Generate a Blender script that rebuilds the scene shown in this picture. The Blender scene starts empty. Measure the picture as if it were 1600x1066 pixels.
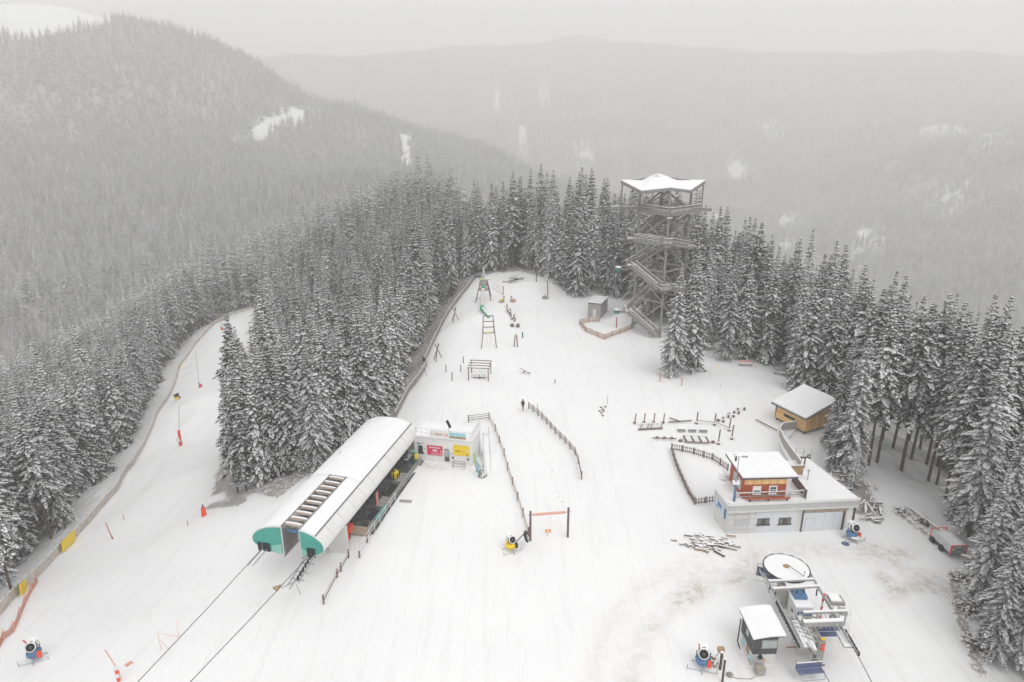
import bpy, math, random
import numpy as np
from mathutils import Vector, Matrix

# ---------------------------------------------------------------- camera, sky, sun, exposure
SC = bpy.context.scene
COL = SC.collection
PITCH, FOC, CAMZ = 18.45, 1067.0, 45.0          # degrees below horizontal, focal length in photo pixels, metres
cam_d = bpy.data.cameras.new('camera')
cam_d.sensor_width = 36.0
cam_d.lens = 36.0 * FOC / 1600.0
cam_d.clip_start = 0.5
cam_d.clip_end = 20000.0
cam = bpy.data.objects.new('camera', cam_d)
COL.objects.link(cam)
cam.location = (0, 0, CAMZ)
cam.rotation_euler = (math.radians(90 - PITCH), 0, 0)
SC.camera = cam

SUN_EL, SUN_AZ = 52.0, 150.0
world = bpy.data.worlds.new('World')
SC.world = world
world.use_nodes = True
wn = world.node_tree
wn.nodes.clear()
sky = wn.nodes.new('ShaderNodeTexSky')
sky.sky_type = 'NISHITA'
sky.sun_disc = False
sky.sun_elevation = math.radians(SUN_EL)
sky.sun_rotation = math.radians(SUN_AZ)
sky.air_density = 1.0
sky.dust_density = 4.0
sky.ozone_density = 1.0
hs = wn.nodes.new('ShaderNodeHueSaturation')
hs.inputs['Saturation'].default_value = 0.0
mixw = wn.nodes.new('ShaderNodeMix')
mixw.data_type = 'RGBA'
mixw.inputs[0].default_value = 0.72
mixw.inputs[7].default_value = (7.0, 7.0, 7.0, 1)       # the even cloud layer
bg = wn.nodes.new('ShaderNodeBackground')
bg.inputs['Strength'].default_value = 0.11
wo = wn.nodes.new('ShaderNodeOutputWorld')
wn.links.new(sky.outputs[0], hs.inputs['Color'])
wn.links.new(hs.outputs[0], mixw.inputs[6])
wn.links.new(mixw.outputs[2], bg.inputs['Color'])
wn.links.new(bg.outputs[0], wo.inputs['Surface'])

sun_d = bpy.data.lights.new('sun', 'SUN')
sun_d.energy = 0.9
sun_d.angle = math.radians(40)
sun_d.color = (1.0, 0.985, 0.97)
sun = bpy.data.objects.new('sun', sun_d)
COL.objects.link(sun)
sun.rotation_euler = (math.radians(90 - SUN_EL), 0, math.radians(180 - SUN_AZ))
sun.location = (0, 0, 300)

SC.view_settings.view_transform = 'Standard'
SC.view_settings.look = 'None'
SC.view_settings.gamma = 1.0
SC.view_settings.use_curve_mapping = False
SC.view_settings.exposure = 0.60
SC.cycles.max_bounces = 6
SC.cycles.diffuse_bounces = 4
SC.cycles.volume_bounces = 3
SC.cycles.use_denoising = True
random.seed(7)
rng = np.random.default_rng(7)

# ---------------------------------------------------------------- materials
def mat(name, col, rough=0.7, metal=0.0, var=0.0, scale=3.0, bump=0.0, stretch=None, col2=None, spec=0.3, alpha=None, each=None):
    m = bpy.data.materials.new(name)
    m.use_nodes = True
    n = m.node_tree.nodes; l = m.node_tree.links
    b = n['Principled BSDF']
    b.inputs['Roughness'].default_value = rough
    b.inputs['Metallic'].default_value = metal
    b.inputs['Specular IOR Level'].default_value = spec
    b.inputs['Base Color'].default_value = (*col, 1)
    if alpha is not None:
        b.inputs['Alpha'].default_value = alpha
    if var > 0 or bump > 0 or col2:
        tc = n.new('ShaderNodeTexCoord'); mp = n.new('ShaderNodeMapping')
        l.new(tc.outputs['Object'], mp.inputs['Vector'])
        if stretch: mp.inputs['Scale'].default_value = stretch
        nz = n.new('ShaderNodeTexNoise'); nz.inputs['Scale'].default_value = scale
        nz.inputs['Detail'].default_value = 5
        l.new(mp.outputs[0], nz.inputs['Vector'])
        cr = n.new('ShaderNodeValToRGB')
        c2 = col2 if col2 else tuple(min(1, c * (1 + var)) for c in col)
        c1 = tuple(c * (1 - var) for c in col)
        cr.color_ramp.elements[0].position = 0.35; cr.color_ramp.elements[1].position = 0.65
        cr.color_ramp.elements[0].color = (*c1, 1); cr.color_ramp.elements[1].color = (*c2, 1)
        l.new(nz.outputs['Fac'], cr.inputs['Fac'])
        l.new(cr.outputs['Color'], b.inputs['Base Color'])
        if each:      # every tree a little lighter or darker than its neighbour
            oi = n.new('ShaderNodeObjectInfo'); mr = n.new('ShaderNodeMapRange'); mx = n.new('ShaderNodeVectorMath'); mx.operation = 'SCALE'
            mr.inputs['To Min'].default_value = each[0]; mr.inputs['To Max'].default_value = each[1]
            l.new(oi.outputs['Random'], mr.inputs['Value']); l.new(cr.outputs['Color'], mx.inputs[0]); l.new(mr.outputs[0], mx.inputs['Scale'])
            l.new(mx.outputs[0], b.inputs['Base Color'])
        if bump > 0:
            bp = n.new('ShaderNodeBump'); bp.inputs['Strength'].default_value = bump
            bp.inputs['Distance'].default_value = 0.05
            l.new(nz.outputs['Fac'], bp.inputs['Height']); l.new(bp.outputs[0], b.inputs['Normal'])
    return m

M = dict(
    snow=mat('snow', (0.86, 0.86, 0.87), 0.65, var=0.02, scale=1.2, bump=0.25),
    branch_snow=mat('branch_snow', (0.80, 0.80, 0.81), 0.8, var=0.08, scale=2.5, each=(.68, 1.04)),
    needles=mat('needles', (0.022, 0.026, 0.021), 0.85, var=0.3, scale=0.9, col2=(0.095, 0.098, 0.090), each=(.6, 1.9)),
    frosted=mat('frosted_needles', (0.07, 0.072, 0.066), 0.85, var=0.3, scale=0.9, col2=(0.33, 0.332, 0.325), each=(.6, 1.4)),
    bark=mat('bark', (0.12, 0.095, 0.08), 0.9, var=0.35, scale=6, stretch=(1, 1, .3)),
    twig=mat('twig', (0.16, 0.13, 0.11), 0.9, var=0.3, scale=4),
    wood_grey=mat('weathered_wood', (0.26, 0.25, 0.24), 0.8, var=0.22, scale=5, stretch=(1, 1, 1)),
    hutgrey=mat('grey_hut_boards', (0.36, 0.35, 0.33), 0.8, var=0.08, scale=3),
    wood_dark=mat('dark_wood', (0.20, 0.135, 0.14), 0.8, var=0.25, scale=5),
    wood_tan=mat('tan_wood', (0.40, 0.27, 0.16), 0.75, var=0.15, scale=4),
    palewood=mat('pale_painted_wood', (0.60, 0.50, 0.47), 0.7, var=.1),
    larch=mat('larch_boards', (0.72, 0.42, 0.17), 0.7, var=0.12, scale=3, stretch=(3, 3, .5)),
    larch3=mat('beam_wood', (0.62, 0.50, 0.40), 0.7),
    larch2=mat('larch_boards_pale', (0.80, 0.52, 0.25), 0.7, var=0.12, scale=3, stretch=(3, 3, .5)),
    orange_wood=mat('orange_fence_wood', (0.44, 0.28, 0.19), 0.75, var=0.2, scale=3),
    redpaint=mat('red_house_paint', (0.42, 0.095, 0.045), 0.65, var=0.10, scale=2, stretch=(3, 3, .4)),
    white=mat('white_paint', (0.78, 0.78, 0.77), 0.5, var=0.04, scale=2),
    offwhite=mat('render_plaster', (0.66, 0.66, 0.64), 0.8, var=0.06, scale=0.8),
    panelgrey=mat('grey_cladding', (0.52, 0.53, 0.53), 0.5, var=0.05, scale=1.2),
    panelwhite=mat('white_cladding', (0.68, 0.71, 0.74), 0.5, var=0.03, scale=1.2),
    beton=mat('concrete', (0.34, 0.33, 0.32), 0.85, var=0.15, scale=1.5, bump=.1),
    wetfloor=mat('wet_concrete', (0.05, 0.05, 0.053), 0.4, var=0.5, scale=1.0, col2=(0.15, 0.15, 0.16)),
    steel=mat('galvanised_steel', (0.42, 0.43, 0.44), 0.45, 0.6, var=0.12, scale=3),
    steeldark=mat('dark_steel', (0.10, 0.10, 0.11), 0.5, 0.4, var=0.2, scale=3),
    cable=mat('steel_cable', (0.09, 0.085, 0.10), 0.5, 0.3),
    teal=mat('teal_panel', (0.07, 0.36, 0.30), 0.4, var=0.06, scale=2),
    tealpale=mat('pale_teal_panel', (0.25, 0.52, 0.44), 0.35, var=0.05, scale=2),
    rooffab=mat('roof_skin', (0.74, 0.74, 0.73), 0.5, var=0.02, scale=1),
    black=mat('black_plastic', (0.015, 0.015, 0.018), 0.4),
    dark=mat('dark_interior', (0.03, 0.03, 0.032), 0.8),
    glass=mat('window_glass', (0.05, 0.065, 0.07), 0.1, spec=0.8),
    glassmid=mat('curtained_glass', (0.16, 0.17, 0.16), 0.2, spec=0.6),
    paleglass=mat('pale_window_glass', (0.38, 0.44, 0.43), 0.15, spec=0.8),
    red=mat('red_plastic', (0.65, 0.05, 0.035), 0.45),
    redpad=mat('red_padding', (0.80, 0.09, 0.045), 0.6, var=.1),
    orange=mat('orange_plastic', (0.85, 0.30, 0.03), 0.5),
    yellow=mat('yellow_paint', (0.85, 0.60, 0.02), 0.5, var=.05),
    lime=mat('lime_disc', (0.60, 0.70, 0.12), 0.5),
    green=mat('green_plastic', (0.02, 0.38, 0.16), 0.4),
    darkgreen=mat('dark_green_paint', (0.02, 0.17, 0.13), 0.5),
    blue=mat('blue_paint', (0.09, 0.20, 0.36), 0.5, var=.15),
    seatblue=mat('blue_seat_padding', (0.12, 0.15, 0.26), 0.6, var=.1),
    skypale=mat('pale_blue_print', (0.50, 0.62, 0.72), 0.6),
    skyblue=mat('sky_blue_print', (0.35, 0.62, 0.70), 0.6),
    poster_lime=mat('lime_print', (0.50, 0.66, 0.28), 0.6),
    magenta=mat('crimson_banner', (0.66, 0.05, 0.12), 0.55),
    anthracite=mat('anthracite_cladding', (0.085, 0.088, 0.095), 0.5, var=.06),
    bannerpink=mat('salmon_banner', (0.72, 0.38, 0.30), 0.6, var=.1),
    net=mat('orange_safety_net', (0.72, 0.36, 0.26), 0.8, var=.15, alpha=0.6),
    netgrey=mat('board_fence_mesh', (0.56, 0.51, 0.46), 0.85, var=.15, scale=1.5),
    jacket=mat('dark_jacket', (0.025, 0.035, 0.045), 0.8),
    trousers=mat('rose_trousers', (0.32, 0.16, 0.16), 0.8),
    skin=mat('skin', (0.55, 0.35, 0.27), 0.6),
    rock=mat('rock', (0.30, 0.27, 0.24), 0.9, var=.3, scale=3, bump=.4),
    beige=mat('beige_brick', (0.42, 0.35, 0.27), 0.85, var=.15, scale=3),
)

# ---------------------------------------------------------------- mesh helpers
class MB:
    """collects simple shapes; build() links them as ONE mesh object"""
    def __init__(s): s.v = []; s.f = []; s.m = []
    def add(s, vs, fs, mi=0):
        b = len(s.v); s.v += [tuple(v) for v in vs]
        s.f += [tuple(b + i for i in f) for f in fs]; s.m += [mi] * len(fs); return s
    def box(s, c, d, rz=0.0, mi=0, rot=None):
        hx, hy, hz = d[0] / 2, d[1] / 2, d[2] / 2
        R = rot if rot is not None else Matrix.Rotation(rz, 3, 'Z')
        vs = [Vector(c) + R @ Vector((x, y, z)) for z in (-hz, hz) for x, y in ((-hx, -hy), (hx, -hy), (hx, hy), (-hx, hy))]
        return s.add(vs, [(0, 3, 2, 1), (4, 5, 6, 7), (0, 1, 5, 4), (1, 2, 6, 5), (2, 3, 7, 6), (3, 0, 4, 7)], mi)
    def beam(s, a, b, w, h=None, mi=0, up=(0, 0, 1)):
        a = Vector(a); b = Vector(b); h = w if h is None else h
        d = b - a; L = d.length
        if L < 1e-6: return s
        y = d / L; u = Vector(up)
        if abs(y.dot(u)) > 0.98: u = Vector((1, 0, 0))
        x = y.cross(u).normalized(); z = x.cross(y)
        R = Matrix((x, y, z)).transposed()
        return s.box((a + b) / 2, (w, L, h), mi=mi, rot=R)
    def tube(s, pts, r, n=6, mi=0, r1=None, cap=True):
        pts = [Vector(p) for p in pts]; k = len(pts); vs = []; fs = []
        for i, p in enumerate(pts):
            d = (pts[min(i + 1, k - 1)] - pts[max(i - 1, 0)]).normalized()
            u = Vector((0, 0, 1)) if abs(d.z) < 0.95 else Vector((1, 0, 0))
            x = d.cross(u).normalized(); y = d.cross(x)
            rr = r if r1 is None else r + (r1 - r) * i / (k - 1)
            vs += [p + rr * (math.cos(2 * math.pi * j / n) * x + math.sin(2 * math.pi * j / n) * y) for j in range(n)]
        for i in range(k - 1):
            for j in range(n):
                a = i * n + j; b2 = i * n + (j + 1) % n
                fs.append((a, b2, b2 + n, a + n))
        if cap:
            fs.append(tuple(range(n - 1, -1, -1))); fs.append(tuple((k - 1) * n + j for j in range(n)))
        return s.add(vs, fs, mi)
    def lathe(s, c, prof, n=20, mi=0, axis='Z', rot=None):
        R = rot if rot is not None else Matrix.Identity(3)
        vs = []; fs = []; k = len(prof)
        for r, z in prof:
            vs += [Vector(c) + R @ Vector((r * math.cos(2 * math.pi * j / n), r * math.sin(2 * math.pi * j / n), z)) for j in range(n)]
        for i in range(k - 1):
            for j in range(n):
                a = i * n + j; b2 = i * n + (j + 1) % n
                fs.append((a, b2, b2 + n, a + n))
        fs.append(tuple(range(n - 1, -1, -1))); fs.append(tuple((k - 1) * n + j for j in range(n)))
        return s.add(vs, fs, mi)
    def poly(s, pts, th, mi=0):
        """flat polygon with thickness downwards"""
        n = len(pts); vs = [tuple(p) for p in pts] + [(p[0], p[1], p[2] - th) for p in pts]
        fs = [tuple(range(n)), tuple(range(2 * n - 1, n - 1, -1))] + [(i, n + i, n + (i + 1) % n, (i + 1) % n) for i in range(n)]
        return s.add(vs, fs, mi)
    def build(s, name, mats, parent=None, smooth=False, origin=None):
        me = bpy.data.meshes.new(name)
        off = Vector(origin) if origin is not None else (ORG.get(parent.name, Vector((0, 0, 0))) if parent else Vector((0, 0, 0)))
        me.from_pydata([tuple(Vector(v) - off) for v in s.v], [], s.f)
        if not isinstance(mats, (list, tuple)): mats = [mats]
        for m in mats: me.materials.append(M[m] if isinstance(m, str) else m)
        me.polygons.foreach_set('material_index', s.m)
        if smooth: me.polygons.foreach_set('use_smooth', [True] * len(me.polygons))
        me.update()
        o = bpy.data.objects.new(name, me); COL.objects.link(o)
        if parent: o.parent = parent; ORG[o.name] = off
        elif origin is not None: o.location = off; ORG[o.name] = off
        return o
ORG = {}

def tag(o, label=None, cat=None, group=None, kind=None):
    if label: o['label'] = label
    if cat: o['category'] = cat; o['kind'] = 'thing'
    if group: o['group'] = group
    if kind: o['kind'] = kind
    return o

def thing(name, loc, label, cat, group=None):
    o = bpy.data.objects.new(name, None); COL.objects.link(o)
    o.empty_display_size = 0.5
    o.location = loc; ORG[o.name] = Vector(loc)
    return tag(o, label, cat, group)

def kids(o): return [c for c in bpy.data.objects if c.parent == o]
def dup(root, loc, rz=0.0, label=None, group=None, scale=None, _k={}):
    """a copy of a thing with copies of its parts and sub-parts (mesh data shared)"""
    if root.name not in _k: _k[root.name] = [(c, kids(c)) for c in kids(root)]
    r = root.copy(); COL.objects.link(r)
    r.location = loc; r.rotation_euler = (0, 0, rz)
    if scale: r.scale = scale if hasattr(scale, '__len__') else (scale,) * 3
    if label: r['label'] = label
    if group: r['group'] = group
    for c, gs in _k[root.name]:
        cc = c.copy(); COL.objects.link(cc); cc.parent = r
        for g in gs:
            gg = g.copy(); COL.objects.link(gg); gg.parent = cc
    return r

# ---------------------------------------------------------------- terrain
_c, _s = math.cos(math.radians(PITCH)), math.sin(math.radians(PITCH))
def ray(u, v):
    cx = (u - 800) / FOC; cy = (533 - v) / FOC
    return Vector((cx, _c + cy * _s, -_s + cy * _c)).normalized()
def PD(u, v, d): return Vector((0, 0, CAMZ)) + ray(u, v) * d          # point at a distance
def PZ(u, v, z=0.0):
    r = ray(u, v); return Vector((0, 0, CAMZ)) + r * ((z - CAMZ) / r.z)
def proj(p):
    """world point -> photo pixel"""
    x, y, z = p[0], p[1], p[2] - CAMZ
    dep = y * _c - z * _s; up = y * _s + z * _c
    return 800 + FOC * x / dep, 533 - FOC * up / dep

ctrl = []
for y in (45, 58, 72, 86, 100, 115, 130, 145):      # the levelled summit
    for x in (-12, 0, 12, 24, 36): ctrl.append((x, y, 0.0))
for q in [(-5, 160, 0), (8, 160, 0), (20, 160, 0.8), (-9, 175, 0), (-10, 188, 0), (0, 180, 1.2), (12, 176, 1.5), (26, 165, 1.5),
          (40, 70, 0), (50, 70, -0.3), (50, 86, 0.5), (46, 100, 0.8), (50, 116, 0), (40, 130, 0.5), (38, 45, -0.5), (30, 36, 0), (0, 33, -0.5), (15, 30, -.2), (-12, 40, -1.0),
          (-18, 92, 0), (-16, 110, 0), (-13, 130, 0), (-12, 150, 0),
          (-20, 62, -1.2), (-26, 60, -2.2), (-30, 74, -2.0), (-34, 76, -2.5), (-24, 82, -.3), (-22, 96, -1.5), (-22, 50, -2.0),
          # drop towards the west
          (-24, 112, -5), (-22, 130, -6), (-20, 150, -6), (-19, 170, -5), (-20, 188, -6), (-35, 95, -6), (-40, 120, -15), (-38, 150, -18), (-35, 180, -18),
          (-60, 110, -16), (-60, 150, -24), (-50, 200, -20), (-90, 230, -32), (-60, 250, -16),
          # north
          (-5, 205, 1), (15, 200, 3), (35, 185, 3), (50, 165, 0), (0, 235, -7), (40, 215, -4), (-25, 215, -5), (-30, 260, -14), (15, 265, -22), (0, 330, -45), (60, 280, -60), (100, 330, -120),
          # east
          (62, 130, -5), (64, 100, -5), (70, 80, -6), (70, 60, -5), (60, 45, -4), (85, 115, -15), (95, 85, -20), (95, 55, -18), (80, 160, -22), (120, 120, -45), (130, 70, -42),
          (55, 20, -3), (90, 10, -12), (200, 200, -130), (220, 80, -120), (150, 300, -150), (300, 420, -260),
          (-30, 20, -6), (-60, 10, -16), (-150, -50, -60), (0, -80, -20), (150, -60, -50), (0, 10, -2),
          # far valleys that the camera cannot see into
          (420, 800, -330), (150, 800, -250), (620, 560, -330), (1200, 300, -200), (-250, 150, -95), (-350, 250, -170), (-420, 450, -220), (-500, 200, -220), (-760, 2050, -120), (-400, 1950, -170), (-1150, 2300, -20), (-100, 1900, -200),
          (20, 500, -130), (-300, -200, -120), (300, -300, -120), (0, -1500, -300), (3000, -500, 0), (-3000, -500, 100), (2500, 500, 150), (0, 5000, -100), (2500, 4000, 0), (-1500, 4500, 0)]:
    ctrl.append(q)
for u, v, d in [(0, 960, 95), (60, 1035, 84), (100, 860, 117), (200, 740, 148), (278, 690, 168), (310, 605, 215), (345, 515, 285), (390, 485, 320), (265, 640, 190),
                (330, 512, 290), (150, 950, 92), (200, 850, 110), (300, 800, 107), (300, 1000, 76), (340, 720, 128), (150, 1050, 78), (355, 620, 180),
                # forest west of the piste
                (0, 900, 128), (60, 800, 160), (120, 740, 185), (180, 660, 225), (240, 560, 285), (320, 480, 350), (0, 790, 180), (60, 700, 235), (200, 560, 320),
                # western mountain
                (150, 30, 1850), (0, 56, 1650), (70, 54, 1650), (130, 46, 1680), (0, 19, 2050), (70, 15, 2050), (140, 17, 1980), (219, 40, 1800), (281, 56, 1740), (331, 72, 1700), (375, 90, 1680), (403, 104, 1650), (428, 124, 1620), (469, 152, 1580), (500, 170, 1550), (0, 170, 1400), (150, 200, 1300), (300, 200, 1300),
                (0, 320, 980), (150, 350, 880), (300, 340, 850), (400, 290, 1000), (440, 235, 1250), (560, 170, 1550), (560, 240, 1250), (520, 320, 800), (470, 380, 560), (640, 335, 420), (600, 352, 380), (540, 382, 360), (480, 412, 370), (690, 330, 330),
                (400, 430, 480), (200, 440, 640), (80, 460, 700), (0, 500, 640), (640, 205, 1500), (640, 250, 1200), (750, 230, 1500), (850, 280, 1450), (935, 305, 1350), (680, 285, 850),
                # farther ridges and the eastern slopes
                (450, 88, 3422), (560, 92, 3484), (700, 76, 3608), (900, 60, 3856), (760, 165, 2864), (880, 110, 3236), (820, 205, 2430), (1000, 160, 2802), (1000, 230, 2368), (1150, 280, 2120),
                (1150, 180, 2678), (1100, 84, 4042), (1300, 96, 4042), (1300, 200, 2616), (1250, 340, 1872), (1500, 84, 4042), (1600, 180, 2430), (1560, 215, 1996), (1440, 240, 1872), (1600, 250, 1686),
                (1450, 300, 1717), (1350, 330, 1748), (1500, 400, 1400), (1600, 400, 1250), (1550, 500, 1050), (1700, 600, 900), (1400, 450, 1350), (1800, 200, 1624)]:
    ctrl.append(tuple(PD(u, v, d)))
ctrl = np.array(ctrl, float)
CR = 9.0
def _phi(dx, dy): return np.sqrt(dx * dx + dy * dy + CR * CR)
_n = len(ctrl)
_A = np.zeros((_n + 3, _n + 3))
_A[:_n, :_n] = _phi(ctrl[:, None, 0] - ctrl[None, :, 0], ctrl[:, None, 1] - ctrl[None, :, 1]) - 0.6 * np.eye(_n)
_A[:_n, _n] = 1; _A[:_n, _n + 1] = ctrl[:, 0] / 1000; _A[:_n, _n + 2] = ctrl[:, 1] / 1000
_A[_n:, :_n] = _A[:_n, _n:].T
_W = np.linalg.solve(_A, np.concatenate([ctrl[:, 2], [0, 0, 0]]))
def sines(x, y, lam, seed, k=6):
    r = np.random.default_rng(seed); z = np.zeros_like(x)
    for i in range(k):
        a = r.uniform(0, math.pi); f = 2 * math.pi / (lam * r.uniform(0.6, 1.7)); p = r.uniform(0, 6.28)
        z += np.sin((x * math.cos(a) + y * math.sin(a)) * f + p + 1.3 * np.sin((x * math.sin(a) - y * math.cos(a)) * f * 0.6 + p * 2))
    return z / k
def sstep(a, b, x): t = np.clip((x - a) / (b - a), 0, 1); return t * t * (3 - 2 * t)
def gz(x, y):
    x = np.atleast_1d(np.asarray(x, float)); y = np.atleast_1d(np.asarray(y, float))
    out = np.empty(len(x))
    for i in range(0, len(x), 20000):
        xs, ys = x[i:i + 20000], y[i:i + 20000]
        out[i:i + 20000] = _phi(xs[:, None] - ctrl[None, :, 0], ys[:, None] - ctrl[None, :, 1]) @ _W[:_n] + _W[_n] + _W[_n + 1] * xs / 1000 + _W[_n + 2] * ys / 1000
    r = np.hypot(x, y)
    far = sstep(350, 1100, r)
    out += far * np.where(x < -0.05 * y, .8, 1.0) * (16 * sines(x, y, 420, 3) + 7 * sines(x, y, 150, 4))
    out += 0.10 * sines(x, y, 17, 5) + 0.03 * sines(x, y, 4, 6)
    for bx, by, bh, br in ((25.2, 148.8, 1.5, 2.7), (26.5, 145.5, .8, 2.4), (9, 178, 1.5, 9), (32, 106, 0.8, 10), (44, 82.5, -0.6, 3), (52, 66, 0.8, 3), (53, 74, 0.7, 4)):
        out += bh * np.exp(-((x - bx) ** 2 + (y - by) ** 2) / br ** 2)
    return out
def g1(x, y): return float(gz(x, y)[0])
def PG(u, v, dmin=30.0, dmax=7000.0):
    """where the line of sight through a photo pixel meets the terrain"""
    r = ray(u, v)
    d = np.geomspace(dmin, dmax, 700)
    zz = CAMZ + r.z * d; gg = gz(r.x * d, r.y * d)
    hit = np.nonzero(zz < gg)[0]
    if len(hit) == 0: return PD(u, v, dmax)
    i = hit[0]; lo, hi = d[max(i - 1, 0)], d[i]
    for _ in range(14):
        m = (lo + hi) / 2
        if CAMZ + r.z * m < g1(r.x * m, r.y * m): hi = m
        else: lo = m
    p = PD(u, v, hi); p.z = g1(p.x, p.y); return p
def on(p, dz=0.0): return Vector((p[0], p[1], g1(p[0], p[1]) + dz))
def inpoly(x, y, poly):
    c = np.zeros(len(x), bool); n = len(poly)
    for i in range(n):
        x1, y1 = poly[i]; x2, y2 = poly[(i + 1) % n]
        if y1 == y2: continue
        c ^= ((y1 > y) != (y2 > y)) & (x < (x2 - x1) * (y - y1) / (y2 - y1) + x1)
    return c
def segdist(x, y, pts):
    d = np.full(len(x), 1e9)
    for (x1, y1), (x2, y2) in zip(pts[:-1], pts[1:]):
        L2 = (x2 - x1) ** 2 + (y2 - y1) ** 2 + 1e-9
        t = np.clip(((x - x1) * (x2 - x1) + (y - y1) * (y2 - y1)) / L2, 0, 1)
        d = np.minimum(d, np.hypot(x - x1 - t * (x2 - x1), y - y1 - t * (y2 - y1)))
    return d
# ---------------------------------------------------------------- outlines of open ground
XY = lambda l: [tuple(PG(u, v)[:2]) for u, v in l]
FENCE_W = [(-60, 1035), (0, 962), (60, 900), (100, 858), (150, 805), (185, 765), (215, 715), (240, 665), (262, 625), (280, 575), (305, 540), (330, 512), (360, 493), (392, 484)]
fence_w = XY(FENCE_W)
PLAY_W = [(742, 436), (722, 462), (700, 492), (690, 510), (678, 535), (664, 565), (662, 572), (655, 590), (640, 612), (628, 635), (618, 655)]
play_w = XY(PLAY_W)
forest_r = XY([(392, 486), (386, 520), (378, 560), (368, 600), (362, 650), (358, 700), (372, 772)])
OPEN = ([fence_w[0]] + fence_w[1:] + forest_r + [(-30, 76), (-24, 88), (-19, 97)] + play_w[::-1] +
        [(2, 190), (9, 178), (22, 172), (28, 166), (30, 150), (37, 140), (40, 128), (46, 124), (51, 117), (52, 106), (50, 92), (49, 80), (52, 72), (54, 62), (48, 52), (41, 44), (36, 30), (34, 0), (-60, 0)])
CLEAR = []      # clearings in the far woods: centre, radii, turn
def clearing(u, v, ru, rv, rot=0.0, d=None):
    p = PG(u, v) if d is None else PD(u, v, d)
    dist = (p - Vector((0, 0, CAMZ))).length
    q = PG(u, v + rv) if d is None else None
    a = ru * dist / FOC * (1.0 if d else .75)
    b = max(rv * dist / FOC * 1.6, min((p - q).length if q else 0, rv * dist / FOC * 3.2))
    CLEAR.append((p.x, p.y, a, b, rot + math.atan2(p.y, p.x) - math.pi / 2))
for c in [(62, 24, 88, 70, 0, 1860), (716, 188, 4, 3), (765, 150, 22, 5, -0.6), (785, 165, 14, 4, -0.6),
          (875, 94, 22, 3), (1150, 272, 18, 10), (1180, 268, 14, 7), (1225, 350, 14, 10), (1310, 350, 10, 9), (1440, 295, 22, 8), (1480, 312, 14, 6), (1470, 195, 30, 6), (1560, 210, 30, 8), (1580, 160, 22, 7),
          (1230, 385, 14, 7), (1390, 260, 14, 5), (1350, 365, 14, 6), (1455, 205, 24, 4), (915, 245, 18, 5), (1285, 315, 9, 5), (1495, 180, 16, 4), (1120, 340, 12, 6),
          (1545, 225, 14, 5), (1330, 315, 10, 4), (1500, 330, 14, 4), (560, 228, 5, 4), (1200, 200, 12, 3), (1260, 250, 9, 3), (1410, 215, 12, 3), (1500, 260, 9, 4), (1425, 330, 9, 4), (1270, 365, 8, 4), (1380, 300, 8, 3), (1110, 230, 7, 3), (1040, 180, 9, 3), (930, 180, 9, 3), (850, 150, 12, 3), (1180, 320, 8, 4), (1260, 400, 9, 4), (1345, 395, 8, 4)]:
    clearing(*c)
CLINE = [([tuple(PG(u, v)[:2]) for u, v in pl], w) for pl, w in (([(398, 222), (404, 205), (420, 192), (440, 184), (465, 175), (492, 168)], 9), ([(405, 222), (412, 205), (425, 195)], 10), ([(740, 138), (765, 150), (800, 172)], 9),
         ([(1385, 262), (1400, 255), (1440, 240)], 9), ([(1100, 178), (1150, 190)], 6), ([(1460, 215), (1500, 205), (1560, 212), (1600, 200)], 10), ([(470, 172), (466, 190)], 9), ([(633, 212), (635, 235), (635, 258)], 9), ([(976, 240), (977, 275)], 5), ([(815, 199), (815, 218)], 14))]
def in_clear(x, y):
    m = np.zeros(len(x), bool)
    for pl, w in CLINE: m |= segdist(x, y, pl) < w * (1 + .5 * np.sin(x * .09) * np.sin(y * .07))
    for cx, cy, a, b, t in CLEAR:
        dx, dy = x - cx, y - cy
        ex = dx * math.cos(t) + dy * math.sin(t); ey = -dx * math.sin(t) + dy * math.cos(t)
        w = 1 + (.25 if a > 110 else 1.1) * sines(x, y, max(20, a * 1.1), int(abs(cx)) % 97) + (.1 if a > 110 else .5) * sines(x, y, max(12, a * .4), int(abs(cy)) % 89)
        m |= (ex / a) ** 2 + (ey / b) ** 2 < w
    return m

# ---------------------------------------------------------------- the ground as one sheet
def axis(lo, hi, step, end_lo, end_hi, g=1.07):
    c = list(np.arange(lo, hi + 1e-6, step)); s = step; x = hi
    while x < end_hi: s *= g; x += s; c.append(x)
    s = step; x = lo; L = []
    while x > end_lo: s *= g; x -= s; L.append(x)
    return np.array(L[::-1] + c)
gx = axis(-70, 66, 0.7, -7000, 7000); gy = axis(36, 170, 0.7, -2500, 8000)
NX, NY = len(gx), len(gy)
XX, YY = np.meshgrid(gx, gy); fx, fy = XX.ravel(), YY.ravel()
fz = gz(fx, fy)
openm = inpoly(fx, fy, OPEN)
edge = segdist(fx, fy, OPEN + [OPEN[0]])
# rough snow among the trees and brush on the banks
rough = (~openm) & (np.hypot(fx, fy) < 400)
fz = fz + np.where(rough, np.minimum(edge, 3) / 3 * (0.35 * sines(fx, fy, 3.0, 11) + 0.25 * sines(fx, fy, 1.6, 12)), 0)
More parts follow.
